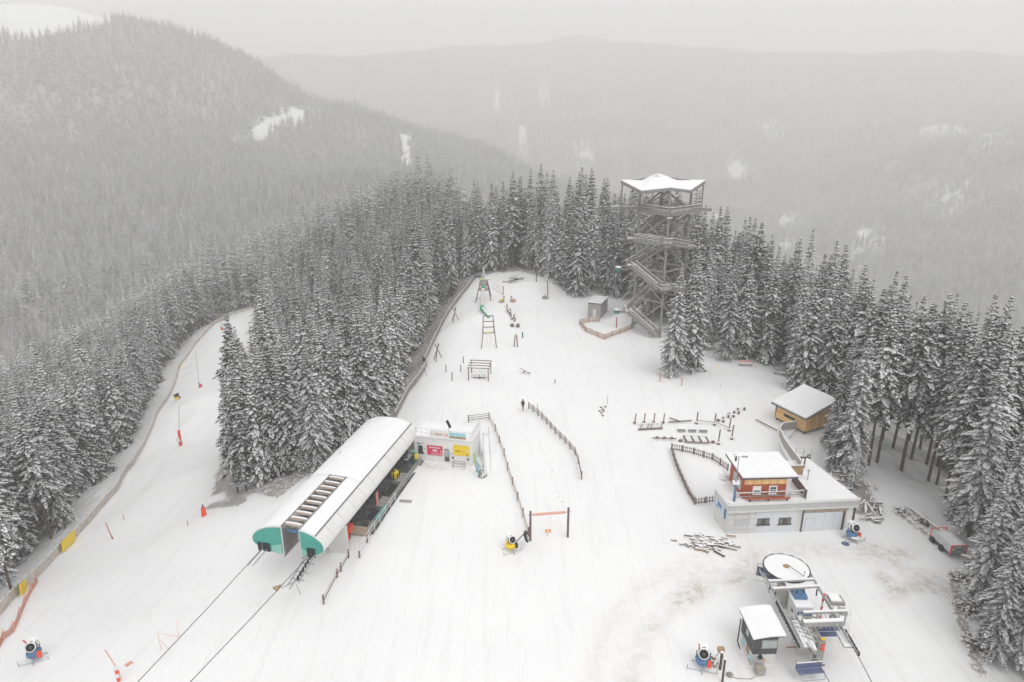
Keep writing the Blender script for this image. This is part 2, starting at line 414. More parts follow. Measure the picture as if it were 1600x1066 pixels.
# --- what lies on the snow: earth showing through on the turning loop, brush on the banks
loop1 = XY([(1000, 1010), (1050, 960), (1100, 925), (1180, 893), (1230, 880)])
loop1 = XY([(985, 1066), (1000, 1005), (1040, 955), (1110, 915), (1190, 892)])
loop2 = XY([(1060, 925), (1150, 875), (1240, 858), (1320, 862), (1390, 878), (1440, 905)])
loop3 = XY([(1380, 905), (1400, 925), (1440, 915), (1480, 925)])
loop4 = XY([(1340, 855), (1420, 862)]); loop5 = XY([(1000, 880), (1000, 1066)])
dirt = np.zeros(len(fx))
near = np.hypot(fx, fy) < 130
nx_, ny_ = fx[near], fy[near]
mod = 0.55 + 0.45 * sines(nx_, ny_, 6, 21, 5)
d_ = 0.95 * np.exp(-(segdist(nx_, ny_, loop1) / 1.2) ** 2) * mod + 0.95 * np.exp(-(segdist(nx_, ny_, loop2) / 1.5) ** 2) * mod
d_ += 1.5 * np.exp(-(segdist(nx_, ny_, loop3) / 0.8) ** 2) * np.clip(mod, 0, 1) + 0.9 * np.exp(-(segdist(nx_, ny_, loop4) / 1.0) ** 2) * mod
d_ += 0.7 * np.exp(-(segdist(nx_, ny_, XY([(1375, 900), (1395, 915), (1392, 935)])) / .7) ** 2) + 0.6 * np.exp(-(segdist(nx_, ny_, XY([(1405, 880), (1440, 892), (1470, 905)])) / .7) ** 2) * mod
d_ += 0.30 * np.exp(-(segdist(nx_, ny_, XY([(925, 1066), (945, 985), (1000, 920), (1085, 872)])) / 1.0) ** 2) + 1.0 * np.exp(-(segdist(nx_, ny_, XY([(1350, 858), (1390, 862), (1415, 866)])) / .9) ** 2)
d_ += 0.8 * np.exp(-(segdist(nx_, ny_, XY([(660, 724), (676, 731), (692, 731)])) / .8) ** 2)
d_ += 0.30 * np.exp(-(segdist(nx_, ny_, XY([(1180, 1040), (1240, 1010), (1300, 1000)])) / 2.2) ** 2)
dirt[near] = np.clip(d_, 0, 1)
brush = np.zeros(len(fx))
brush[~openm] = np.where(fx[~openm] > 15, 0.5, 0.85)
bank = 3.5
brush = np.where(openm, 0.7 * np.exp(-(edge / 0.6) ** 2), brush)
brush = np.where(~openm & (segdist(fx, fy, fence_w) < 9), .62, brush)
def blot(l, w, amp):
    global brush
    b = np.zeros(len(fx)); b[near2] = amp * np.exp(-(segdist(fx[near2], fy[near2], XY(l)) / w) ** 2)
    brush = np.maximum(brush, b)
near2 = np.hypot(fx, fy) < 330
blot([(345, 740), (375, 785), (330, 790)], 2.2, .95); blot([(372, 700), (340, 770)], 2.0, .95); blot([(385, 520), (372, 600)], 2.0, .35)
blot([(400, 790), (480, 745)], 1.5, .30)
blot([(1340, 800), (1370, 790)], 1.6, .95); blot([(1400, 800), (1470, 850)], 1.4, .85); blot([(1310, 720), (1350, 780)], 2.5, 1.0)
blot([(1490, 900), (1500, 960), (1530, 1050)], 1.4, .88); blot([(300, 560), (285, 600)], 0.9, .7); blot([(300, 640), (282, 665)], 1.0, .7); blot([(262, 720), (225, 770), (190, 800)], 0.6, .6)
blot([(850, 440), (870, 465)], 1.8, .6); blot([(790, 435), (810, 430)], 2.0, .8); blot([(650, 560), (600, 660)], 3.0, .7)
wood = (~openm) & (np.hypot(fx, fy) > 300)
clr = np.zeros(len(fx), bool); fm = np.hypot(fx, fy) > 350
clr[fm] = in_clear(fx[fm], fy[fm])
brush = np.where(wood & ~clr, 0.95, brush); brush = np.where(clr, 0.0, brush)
idx = np.arange(NX * NY).reshape(NY, NX)
faces = np.stack([idx[:-1, :-1], idx[:-1, 1:], idx[1:, 1:], idx[1:, :-1]], -1).reshape(-1, 4)
me = bpy.data.meshes.new('snow_ground')
me.vertices.add(NX * NY); me.vertices.foreach_set('co', np.stack([fx, fy, fz], -1).ravel())
me.loops.add(faces.size); me.loops.foreach_set('vertex_index', faces.ravel())
me.polygons.add(len(faces)); me.polygons.foreach_set('loop_start', np.arange(0, faces.size, 4))
me.update(calc_edges=True)
me.polygons.foreach_set('use_smooth', np.ones(len(faces), bool))
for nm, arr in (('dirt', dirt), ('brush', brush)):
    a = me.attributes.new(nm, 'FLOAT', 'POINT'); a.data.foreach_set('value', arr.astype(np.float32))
gm = bpy.data.materials.new('snow_covered_ground'); gm.use_nodes = True
n = gm.node_tree.nodes; l = gm.node_tree.links; b = n['Principled BSDF']
b.inputs['Roughness'].default_value = 0.75; b.inputs['Specular IOR Level'].default_value = 0.2
geo = n.new('ShaderNodeNewGeometry')
def noise(scale, det=4, vec=None, rough_=0.55):
    t = n.new('ShaderNodeTexNoise'); t.inputs['Scale'].default_value = scale; t.inputs['Detail'].default_value = det
    t.inputs['Roughness'].default_value = rough_
    l.new(vec or geo.outputs['Position'], t.inputs['Vector']); return t.outputs['Fac']
def mth(op, a, b_=None, c=None, clamp=False):
    t = n.new('ShaderNodeMath'); t.operation = op; t.use_clamp = clamp
    for i, q in enumerate((a, b_, c)):
        if q is None: continue
        if isinstance(q, (int, float)): t.inputs[i].default_value = q
        else: l.new(q, t.inputs[i])
    return t.outputs[0]
def mixc(f, a, b_):
    t = n.new('ShaderNodeMix'); t.data_type = 'RGBA'
    l.new(f, t.inputs[0])
    for i, q in ((6, a), (7, b_)):
        if isinstance(q, tuple): t.inputs[i].default_value = (*q, 1)
        else: l.new(q, t.inputs[i])
    return t.outputs[2]
def att(nm):
    t = n.new('ShaderNodeAttribute'); t.attribute_name = nm; return t.outputs['Fac']
n1 = noise(0.09, 3); n2 = noise(2.2, 6, rough_=0.7); n3 = noise(9.0, 5, rough_=0.75)
snowc = mixc(n1, (0.81, 0.81, 0.82), (0.89, 0.89, 0.89))
mp0 = n.new('ShaderNodeMapping'); mp0.inputs['Scale'].default_value = (1.0, 0.06, 1); mp0.inputs['Rotation'].default_value = (0, 0, -0.25)
l.new(geo.outputs['Position'], mp0.inputs['Vector'])
ng0 = noise(0.9, 6, mp0.outputs[0], 0.75)
snowc = mixc(mth('MULTIPLY', mth('GREATER_THAN', ng0, 0.56), .30), snowc, (0.74, 0.735, 0.735))
wv = n.new('ShaderNodeTexWave'); wv.inputs['Scale'].default_value = 1.6; wv.inputs['Distortion'].default_value = 3.0; wv.inputs['Detail'].default_value = 2; wv.inputs['Detail Scale'].default_value = .3
l.new(mp0.outputs[0], wv.inputs['Vector'])
mp = n.new('ShaderNodeMapping'); mp.inputs['Scale'].default_value = (1.0, 0.16, 1); mp.inputs['Rotation'].default_value = (0, 0, 0.15)
l.new(geo.outputs['Position'], mp.inputs['Vector'])
ns = noise(1.3, 5, mp.outputs[0], 0.7)
ndt = noise(1.1, 7, None, 0.72)
df = mth('MULTIPLY', mth('MULTIPLY', att('dirt'), 1.4), mth('MULTIPLY_ADD', ndt, 2.6, -0.90, True), clamp=True)
c1 = mixc(mth('MULTIPLY', df, 0.97), snowc, mixc(n3, (0.44, 0.38, 0.32), (0.64, 0.58, 0.52)))
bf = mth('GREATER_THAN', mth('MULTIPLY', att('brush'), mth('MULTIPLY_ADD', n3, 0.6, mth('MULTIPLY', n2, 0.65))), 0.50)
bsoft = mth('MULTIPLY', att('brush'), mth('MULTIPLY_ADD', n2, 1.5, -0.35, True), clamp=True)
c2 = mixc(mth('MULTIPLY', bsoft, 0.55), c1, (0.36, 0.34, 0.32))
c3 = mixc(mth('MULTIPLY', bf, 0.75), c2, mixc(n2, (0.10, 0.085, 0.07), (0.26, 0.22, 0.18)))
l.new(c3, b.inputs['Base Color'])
bp = n.new('ShaderNodeBump'); bp.inputs['Strength'].default_value = 0.5; bp.inputs['Distance'].default_value = 0.12
l.new(mth('ADD', mth('MULTIPLY', wv.outputs['Fac'], 0.10), mth('ADD', mth('MULTIPLY', n2, 0.35), mth('MULTIPLY', ns, 0.35))), bp.inputs['Height']); l.new(bp.outputs[0], b.inputs['Normal'])
me.materials.append(gm)
ground = bpy.data.objects.new('snow_ground', me); COL.objects.link(ground); ground['kind'] = 'structure'

# ---------------------------------------------------------------- haze
hz = MB()
hz.box((0, 2750, (fz.min() - 1 + 620) / 2), (13900, 10400, 620 - (fz.min() - 1)))
haze = hz.build('haze', [])
hm = bpy.data.materials.new('haze'); hm.use_nodes = True
hm.node_tree.nodes.clear()
pv = hm.node_tree.nodes.new('ShaderNodeVolumePrincipled'); ho = hm.node_tree.nodes.new('ShaderNodeOutputMaterial')
pv.inputs['Color'].default_value = (1, 1, 1, 1); pv.inputs['Density'].default_value = 0.00070
hm.node_tree.links.new(pv.outputs[0], ho.inputs['Volume'])
haze.data.materials.append(hm); haze['kind'] = 'stuff'
haze.visible_shadow = True
# ---------------------------------------------------------------- spruces
def spruce(seed, H=22.0, start=0.08, rad=3.3, whorls=44, per=7, twigs=6, snowp=0.8, bare=False, tw=1.0):
    """crown mesh arrays: needle pads (0) and the snow lying on them (1), wooden limbs (2)"""
    r = random.Random(seed); V = []; F = []; MI = []
    def quad(a, b2, c, d, mi):
        k = len(V); V.extend((a, b2, c, d)); F.append((k, k + 1, k + 2, k + 3)); MI.append(mi)
    lean = (r.uniform(-.01, .01), r.uniform(-.01, .01))
    for w in range(whorls):
        t = (w + r.random() * .7) / whorls
        h = H * (start + (1 - start) * t ** 0.93)
        q = 1 - (h / H - start) / (1 - start)
        prof = (q ** 0.95) * (1 - 0.30 * max(0, q - 0.75) / 0.25)
        nb = max(4, int(per * (0.55 + 0.6 * q)))
        a0 = r.random() * 6.28; wf = r.uniform(.78, 1.12)
        for k in range(nb):
            L = rad * prof * wf * r.uniform(0.62, 1.15) + 0.10
            if r.random() < 0.05: L *= 0.5
            a = a0 + 6.283 * k / nb + r.uniform(-.3, .3)
            ca, sa = math.cos(a), math.sin(a)
            rise = 0.25 * (1 - q) + r.uniform(-.05, .08) - 0.12 * q
            droop = (0.28 + .25 * q) * r.uniform(.7, 1.3)
            def P(s):
                z = h + L * (rise * s - droop * s * s + 0.10 * s ** 4)
                return Vector((ca * L * s + lean[0] * h, sa * L * s + lean[1] * h, z))
            # limb
            nt = max(3, int(twigs * (0.4 + 0.8 * prof)))
            up = Vector((0, 0, 1)); side = Vector((-sa, ca, 0)); out = Vector((ca, sa, 0))
            if bare or q > 0.8:
                p0, p1 = P(0.0), P(0.95); quad(p0 + side * .03, p0 - side * .03, p1 - side * .012, p1 + side * .012, 2)
            snowy = r.random() < snowp
            if snowy or r.random() < .4:      # snow lying along the bough
                k0 = r.uniform(.10, .30); ns_ = 4; pr = None
                for j in range(ns_ + 1):
                    s = k0 + (1.02 - k0) * j / ns_; c_ = P(s) + up * r.uniform(.05, .12); hw = (.10 + .13 * min(L, 3)) * math.sin(math.pi * (.18 + .74 * j / ns_)) * r.uniform(.6, 1.3) * tw
                    cur = (c_ + side * hw - up * hw * r.uniform(.1, .5), c_ - side * hw - up * hw * r.uniform(.1, .5))
                    if pr: quad(pr[0], pr[1], cur[1], cur[0], 1)
                    pr = cur
            for j in range(nt):
                s = 0.16 + 0.84 * (j + r.random() * .5) / nt
                base = P(s * 0.93)
                for sg in (-1, 1):
                    if bare and r.random() < .6: continue
                    tl = tw * (0.10 + 0.20 * min(1, L) + 0.30 * L * (1.1 - s)) * r.uniform(.7, 1.25)
                    d = (out * r.uniform(.55, 1.0) + side * sg * r.uniform(.45, 1.0)).normalized()
                    dz = r.uniform(.22, .60)
                    tip = base + d * tl - up * tl * dz
                    mid = base + d * tl * .5 - up * tl * dz * .30
                    pw = d.cross(up).normalized() * (0.10 + .16 * tl) * tw
                    tilt = up * r.uniform(-.35, .15) * (0.10 + .15 * tl)
                    quad(base, mid + pw + tilt, tip, mid - pw + tilt * .3, 0)
                    # hanging needles below the limb
                    if r.random() < .40:
                        hd = up * -(0.18 + .22 * r.random()) * (0.6 + .5 * L / rad)
                        quad(base, mid, mid + hd, base + hd * .7, 0)
                    if r.random() < (0.62 if snowy else .22):
                        o = up * (0.05 + .03 * r.random()); k2 = r.uniform(.75, 1.10)
                        m2 = base + (mid - base) * 1.0
                        quad(base + o, m2 + (pw + tilt) * k2 + o, base + (tip - base) * r.uniform(.75, .98) + o * .8, m2 - (pw - tilt * .3) * k2 + o, 1)
    return V, F, MI
def crown_mesh(name, *a, **k):
    V, F, MI = spruce(*a, **k)
    me = bpy.data.meshes.new(name); me.from_pydata([tuple(v) for v in V], [], F)
    for m in (('frosted' if 'frost' in name else 'needles'), 'branch_snow', 'twig'): me.materials.append(M[m])
    me.polygons.foreach_set('material_index', MI); me.update(); return me
def trunk_mesh(name, H, stubs, seed):
    r = random.Random(seed); mb = MB()
    mb.tube([(0, 0, -1.5), (0.02, 0, H * .3), (0, .03, H * .65), (0, 0, H * .99)], 0.24, 8, r1=0.02)
    for i in range(stubs):
        z = r.uniform(0.12, 0.5) * H; a = r.uniform(0, 6.28); L = r.uniform(.4, 1.5)
        mb.tube([(0, 0, z), (math.cos(a) * L, math.sin(a) * L, z - .25 * L)], 0.03, 3, r1=0.01, cap=False)
    me = bpy.data.meshes.new(name); me.from_pydata([tuple(v) for v in mb.v], [], mb.f); me.materials.append(M['bark']); me.update(); return me
SPEC = {   # kind: list of (crown mesh, trunk mesh)
    'full': [(crown_mesh('crown_full', 10 + i, 22, 0.07, 4.0 + .25 * i, 42, 8, 7, snowp=.85 - .05 * i), trunk_mesh('trunk_full', 22, 4, i)) for i in range(3)],
    'slim': [(crown_mesh('crown_slim', 20 + i, 22, 0.12, 2.8 + .2 * i, 42, 7, 6, snowp=.75), trunk_mesh('trunk_slim', 22, 6, 5 + i)) for i in range(3)],
    'high': [(crown_mesh('crown_high', 30 + i, 22, 0.30 + .06 * i, 3.9 + .2 * i, 32, 8, 7, snowp=.85), trunk_mesh('trunk_high', 22, 22, 9 + i)) for i in range(3)],
    'frost': [(crown_mesh('crown_frost', 40 + i, 22, 0.10, 3.7 + .3 * i, 44, 8, 7, snowp=1.0, tw=.9), trunk_mesh('trunk_frost', 22, 5, 14 + i)) for i in range(2)],
    'bare': [(crown_mesh('crown_bare', 50, 22, 0.25, 2.2, 26, 5, 5, snowp=.8, bare=True, tw=.6), trunk_mesh('trunk_bare', 22, 30, 20))],
}
# --- where they stand
TREES = []      # x, y, height, kind
def T(u, v, h, kind='full', dx=0, dy=0):
    p = PG(u, v); TREES.append((p.x + dx, p.y + dy, h, kind, True))
# single trees that the photograph shows at the wood's edge, by the foot of their trunk
for t in [(1049, 587, 21, 'frost'), (1079, 580, 22, 'full'), (1133, 562, 21, 'frost'), (1103, 545, 18, 'frost'), (1160, 560, 19, 'full'), (1196, 565, 21, 'full'), (1182, 552, 24, 'full'), (1215, 560, 20, 'full'),
          (1252, 612, 21, 'full'), (1240, 590, 21, 'frost'), (1285, 625, 22, 'full'), (1322, 738, 20, 'frost'), (1300, 700, 16, 'full'), (1345, 690, 23, 'high'), (1357, 727, 22, 'high'), (1370, 723, 23, 'high'),
          (1408, 735, 23, 'high'), (1424, 716, 24, 'high'), (1450, 752, 23, 'high'), (1447, 727, 24, 'high'), (1463, 758, 22, 'high'), (1477, 783, 23, 'high'), (1484, 801, 24, 'high'), (1510, 818, 24, 'full'),
          (1513, 840, 22, 'frost'), (1395, 700, 23, 'high'), (1420, 690, 23, 'high'), (1437, 702, 22, 'high'), (1465, 728, 23, 'high'), (1494, 770, 24, 'high'), (1378, 688, 22, 'high'), (1503, 795, 23, 'high'), (1335, 680, 21, 'high'), (1545, 905, 21, 'frost'), (1580, 900, 23, 'full'), (1560, 985, 17, 'frost'), (1527, 945, 15, 'frost'), (1548, 1030, 14, 'frost'), (1600, 985, 19, 'full'), (1590, 1040, 15, 'frost'), (1640, 1000, 18, 'full'), (1300, 735, 9, 'full'), (1330, 760, 6, 'frost'),
          (752, 415, 22, 'full'), (770, 422, 24, 'full'), (797, 415, 23, 'full'), (838, 440, 17, 'bare'), (856, 462, 15, 'bare'), (826, 420, 18, 'full'), (892, 455, 20, 'full'), (903, 462, 23, 'full'), (925, 452, 24, 'frost'),
          (950, 460, 22, 'full'), (962, 462, 21, 'full'), (975, 455, 18, 'full'), (878, 445, 21, 'full'), (733, 408, 22, 'slim'), (720, 425, 22, 'slim'), (668, 512, 22, 'slim'), (690, 470, 22, 'slim'), (705, 450, 21, 'slim'), (676, 482, 21, 'slim'),
          (655, 520, 20, 'slim'), (640, 560, 20, 'slim'), (625, 590, 21, 'full'), (612, 625, 21, 'full'), (590, 655, 20, 'full'), (570, 668, 21, 'full'), (545, 690, 19, 'full'), (520, 700, 20, 'full'), (497, 735, 19, 'frost'), (470, 730, 19, 'full'),
          (450, 738, 18, 'full'), (430, 745, 19, 'full'), (408, 755, 17, 'full'), (385, 768, 19, 'slim'), (372, 770, 17, 'slim'), (368, 730, 18, 'full'),
          (20, 930, 22, 'high'), (58, 850, 20, 'high'), (80, 842, 21, 'high'), (96, 815, 22, 'high'), (110, 790, 22, 'high'), (140, 760, 22, 'full'), (5, 880, 23, 'high'), (165, 742, 22, 'full'), (35, 870, 22, 'full')]:
    T(*t)
def thin(cand, keep, sp):
    cell = {}
    def ok(x, y, s):
        i, j = int(x // 8), int(y // 8)
        for a in (-1, 0, 1):
            for b2 in (-1, 0, 1):
                for (qx, qy) in cell.get((i + a, j + b2), ()):
                    if (qx - x) ** 2 + (qy - y) ** 2 < s * s: return False
        return True
    def put(x, y): cell.setdefault((int(x // 8), int(y // 8)), []).append((x, y))
    for k in keep: put(k[0], k[1])
    res = []
    for x, y in cand:
        if ok(x, y, sp): put(x, y); res.append((x, y))
    return res
R1 = 430.0
cand = np.stack([rng.uniform(-330, 330, 60000), rng.uniform(-20, R1, 60000)], -1)
rr = np.hypot(cand[:, 0], cand[:, 1])
cm = (rr < R1) & (np.abs(cand[:, 0]) < cand[:, 1] * 0.86 + 28) & ~inpoly(cand[:, 0], cand[:, 1], OPEN)
cand = cand[cm]
dE = segdist(cand[:, 0], cand[:, 1], OPEN + [OPEN[0]])
# the open strip of brushwood beside the fences
wW = segdist(cand[:, 0], cand[:, 1], fence_w); wP = segdist(cand[:, 0], cand[:, 1], play_w[:-2])
wR = segdist(cand[:, 0], cand[:, 1], forest_r[:-1])
keep = (dE > 1.5) & (wR > 7.5) & (wW > 6.0) & (wP > 5.0) & ~((cand[:, 1] < 74) & (cand[:, 0] > -33) & (cand[:, 0] < -20))
keep &= ~((cand[:, 0] > 0) & (cand[:, 1] < 100) & (segdist(cand[:, 0], cand[:, 1], [(51, 60), (49, 92)]) < 9.0))
keep &= ~((cand[:, 0] > 20) & (cand[:, 1] < 62) & (cand[:, 0] < 46))
cand = cand[keep]
with_ = np.array([proj((a, b2, c)) for (a, b2), c in zip(cand, gz(cand[:, 0], cand[:, 1]))])
cand = cand[~inpoly(with_[:, 0], with_[:, 1], [(392, 490), (350, 505), (315, 560), (300, 640), (290, 765), (352, 765), (372, 640), (390, 560)]) & ~inpoly(with_[:, 0], with_[:, 1], [(1300, 660), (1345, 655), (1440, 660), (1500, 730), (1530, 850), (1530, 960), (1500, 1000), (1380, 800)])]
pts = thin([tuple(c) for c in cand], TREES, 3.15)
for x, y in pts:
    e = segdist(np.array([x]), np.array([y]), OPEN + [OPEN[0]])[0]
    k = random.random()
    kind = 'slim' if k < .38 else 'full' if k < .80 else 'frost' if k < .9 else 'high'
    if x > 0: kind = 'full' if k < .24 else 'frost' if k < .74 else 'high'
    if x < 0 and segdist(np.array([x]), np.array([y]), fence_w)[0] < 26 and k < .5: kind = 'high'
    if k > .985: kind = 'bare'
    h = random.gauss(21, 3.4)
    if x < -20: h -= 0.5
    if 165 < y < 240 and -30 < x < 40: h += 2.0
    TREES.append((x, y, max(9, h), kind, False))
tx = np.array([t[0] for t in TREES]); ty = np.array([t[1] for t in TREES]); tz = gz(tx, ty)
# the three hundred that show largest, by distance and by standing near the wood's edge
dist = np.hypot(np.hypot(tx, ty), tz - CAMZ)
de = segdist(tx, ty, OPEN + [OPEN[0]])
pu = np.array([proj((a, b2, c + 12)) for a, b2, c in zip(tx, ty, tz)])
inview = (pu[:, 0] > -40) & (pu[:, 0] < 1640) & (pu[:, 1] > -50) & (pu[:, 1] < 1150)
score = dist + np.clip(de - 12, 0, 60) * 1.2 + np.where(inview, 0, 1000) - np.array([500 if t[4] else 0 for t in TREES])
order = np.argsort(score)[:300]
proto = {}; LABELME = []
def where_words(x, y):
    if x < -20 and segdist(np.array([x]), np.array([y]), fence_w)[0] < 60 and inpoly(np.array([x]), np.array([y]), [(-400, 0)] + fence_w + [(-400, 500)])[0]:
        return 'west', 'in the wood left of the piste fence'
    if x < -8: return 'mid', 'in the wood between the piste and the playground'
    if y > 140: return 'north', 'in the wood behind the playground and tower'
    if y > 98: return 'east', 'in the wood right of the tower'
    return 'right', 'in the wood at the right edge by the garage'
SIZEW = ['short', 'middling', 'tall']
LOOK = {'full': 'broad snowy spruce', 'slim': 'narrow snow-dusted spruce', 'high': 'long-trunked spruce with high crown', 'frost': 'pale frosted spruce', 'bare': 'thin half-bare frosted conifer'}
EDGE_LABEL = {0: 'frosted spruce standing foremost, just right of the tower stairs', 1: 'broad snowy spruce, second tree right of the tower stairs',
              2: 'frosted spruce with bare foot beside the small yellow marker, right of tower'}
ind = set(int(i) for i in order)
for i in order:
    i = int(i); x, y, h, kind, man = TREES[i]
    lst = SPEC[kind]; v = (i * 7 + 3) % len(lst)
    key = (kind, v)
    if key not in proto:
        root = bpy.data.objects.new('spruce_tree', None)
        cr = bpy.data.objects.new('crown', lst[v][0]); tk = bpy.data.objects.new('trunk', lst[v][1]); proto[key] = (cr, tk)
    root = bpy.data.objects.new('spruce_tree', None); COL.objects.link(root)
    root.location = (x, y, tz[i] - 0.1); s = h / 22.0
    wd = random.uniform(.76, 1.02)
    root.scale = (s * wd, s * wd, s); root.rotation_euler = (random.gauss(0, .018), random.gauss(0, .018), random.uniform(0, 6.28))
    for src in proto[key]:
        c = src.copy(); COL.objects.link(c); c.parent = root
    root['category'] = 'tree'; root['kind'] = 'thing'
    if man and i in EDGE_LABEL: root['label'] = EDGE_LABEL[i]
    else: LABELME.append((root, x, y, h, kind))
LAND = [('left end of the piste fence', PG(10, 950)), ('yellow mat on the lower piste fence', PG(108, 855)), ('middle of the piste fence', PG(215, 715)), ('small dark snow gun on the piste', PG(277, 626)), ('yellow mat on the upper piste fence', PG(281, 575)), ('top snow lance', PG(346, 516)),
        ('wood corner beside the red hydrant', PG(372, 772)), ('left edge of the central wood', PG(365, 640)), ('upper left tip of the central wood', PG(390, 520)), ('station roof vent', PG(530, 700)), ('rear end of the station roof', PG(600, 655)),
        ('lower bend of the playground fence', PG(640, 612)), ('corner of the playground fence', PG(664, 566)), ('middle of the playground fence', PG(690, 510)), ('rocket slide tower', PG(750, 430)), ('dark log pile behind the playground', PG(802, 430)),
        ('bare larches', PG(850, 440)), ('small grey hut', PG(930, 460)), ('back of the lookout tower', PG(1020, 480)), ('red-backed bench', PG(1165, 562)), ('tree platform', PG(1195, 545)), ('snow-covered bench', PG(1225, 575)), ('timber cabin', PG(1300, 650)),
        ('dense bush by the garage', PG(1325, 715)), ('far end of the long grey pole', PG(1410, 735)), ('grey trailer', PG(1490, 830)), ('brown boulder', PG(1520, 880)), ('brown bushes at lower right', PG(1560, 1000))]
ORD = ['nearest', 'second nearest', 'third nearest', 'fourth nearest', 'fifth nearest', 'sixth nearest', 'seventh nearest', 'eighth nearest', 'ninth nearest', 'tenth nearest']
byl = {}
for t in LABELME:
    j = min(range(len(LAND)), key=lambda k: (LAND[k][1].x - t[1]) ** 2 + (LAND[k][1].y - t[2]) ** 2)
    byl.setdefault(j, []).append(t)
SHORT = {'full': 'broad snowy spruce', 'slim': 'narrow dark spruce', 'high': 'long-trunked spruce', 'frost': 'pale frosted spruce', 'bare': 'half-bare conifer'}
for j, lst in byl.items():
    lst.sort(key=lambda t: (LAND[j][1].x - t[1]) ** 2 + (LAND[j][1].y - t[2]) ** 2)
    cnt = {}
    for (root, x, y, h, kind) in lst:
        sz = 'small' if h < 18 else 'tall' if h > 22.5 else 'medium'
        key = (sz, kind); c_ = cnt.get(key, 0); cnt[key] = c_ + 1
        root['label'] = f'{sz} {SHORT[kind]}, {ORD[min(c_, 9)]} to the {LAND[j][0]}'
        root['group'] = 'spruces round the ' + LAND[j][0]
# everything farther off is one forest
fpts = [(TREES[i][0], TREES[i][1], TREES[i][2], TREES[i][3]) for i in range(len(TREES)) if i not in ind]
fx2, fy2, fh, fi = [], [], [], []
KI = {'full': 0, 'slim': 1, 'high': 2, 'frost': 3, 'bare': 1}
for x, y, h, k in fpts:
    fx2.append(x); fy2.append(y); fh.append(h)
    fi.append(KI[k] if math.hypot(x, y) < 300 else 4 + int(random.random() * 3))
r = R1; X_, Y_, H_, I_ = [], [], [], []
while r < 6800:
    s = 6.4 * (1 + r / 2600); nn = int(1.9 * r / s)
    th = (np.arange(nn) + rng.uniform(-.45, .45, nn)) / nn * 1.9 + (math.pi / 2 - .95)
    rr = r + rng.uniform(-.5, .5, nn) * s
    X_.append(rr * np.cos(th)); Y_.append(rr * np.sin(th)); r += s * .9
X_ = np.concatenate(X_); Y_ = np.concatenate(Y_)
m = ~in_clear(X_, Y_) & (rng.uniform(0, 1, len(X_)) < 0.90)
gap = sines(X_, Y_, 90, 31) * .5 + sines(X_, Y_, 320, 32)
m &= ~((gap < -0.62) & (X_ > 0) & (np.hypot(X_, Y_) > 1400))
X_, Y_ = X_[m], Y_[m]
R_ = np.hypot(X_, Y_)
H_ = (rng.normal(19, 3.5, len(X_)) + 3.0 * sines(X_, Y_, 70, 41) + 2.5 * sines(X_, Y_, 200, 42)) * (1 + .10 * sstep(1500, 4000, R_))
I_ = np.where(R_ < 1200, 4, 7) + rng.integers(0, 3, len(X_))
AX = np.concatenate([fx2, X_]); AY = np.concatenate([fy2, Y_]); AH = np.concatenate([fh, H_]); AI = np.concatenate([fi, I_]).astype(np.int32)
AZ = gz(AX, AY) - 0.2
fme = bpy.data.meshes.new('spruce_forest'); fme.vertices.add(len(AX)); fme.vertices.foreach_set('co', np.stack([AX, AY, AZ], -1).ravel())
for nm, ty_, arr in (('tree_scale', 'FLOAT', (AH / 22).astype(np.float32)), ('tree_kind', 'INT', AI), ('tree_turn', 'FLOAT', rng.uniform(0, 6.28, len(AX)).astype(np.float32))):
    a = fme.attributes.new(nm, ty_, 'POINT'); a.data.foreach_set('value', arr)
fme.update()
forest = bpy.data.objects.new('spruce_forest', fme); COL.objects.link(forest); forest['kind'] = 'stuff'
src = bpy.data.collections.new('forest_sources')
def join_tree(name, cm, tm):
    V = [tuple(v.co) for v in cm.vertices]; F = [tuple(p.vertices) for p in cm.polygons]; MI = [p.material_index for p in cm.polygons]
    o_ = len(V); V += [tuple(v.co) for v in tm.vertices]; F += [tuple(o_ + q for q in p.vertices) for p in tm.polygons]; MI += [3] * len(tm.polygons)
    me = bpy.data.meshes.new(name); me.from_pydata(V, [], F)
    for mm in (('frosted' if 'frost' in cm.name else 'needles'), 'branch_snow', 'twig', 'bark'): me.materials.append(M[mm])
    me.polygons.foreach_set('material_index', MI); me.update(); return me
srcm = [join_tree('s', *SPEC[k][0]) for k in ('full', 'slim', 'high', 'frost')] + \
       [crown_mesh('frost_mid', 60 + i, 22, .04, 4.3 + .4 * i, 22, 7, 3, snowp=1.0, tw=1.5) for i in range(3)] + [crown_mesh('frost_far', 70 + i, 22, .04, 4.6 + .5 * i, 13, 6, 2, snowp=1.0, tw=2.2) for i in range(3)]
for i, me2 in enumerate(srcm):
    o = bpy.data.objects.new('src_%02d' % i, me2); src.objects.link(o)
ng = bpy.data.node_groups.new('forest', 'GeometryNodeTree')
ng.interface.new_socket('Geometry', in_out='INPUT', socket_type='NodeSocketGeometry'); ng.interface.new_socket('Geometry', in_out='OUTPUT', socket_type='NodeSocketGeometry')
N = ng.nodes; L_ = ng.links
gi = N.new('NodeGroupInput'); go = N.new('NodeGroupOutput')
ci = N.new('GeometryNodeCollectionInfo'); ci.inputs[0].default_value = src; ci.inputs['Separate Children'].default_value = True; ci.inputs['Reset Children'].default_value = True
m2p = N.new('GeometryNodeMeshToPoints')
iop = N.new('GeometryNodeInstanceOnPoints'); iop.inputs['Pick Instance'].default_value = True
def na(nm, t):
    q = N.new('GeometryNodeInputNamedAttribute'); q.data_type = t; q.inputs['Name'].default_value = nm; return q.outputs['Attribute']
cxyz = N.new('ShaderNodeCombineXYZ'); L_.new(na('tree_turn', 'FLOAT'), cxyz.inputs['Z'])
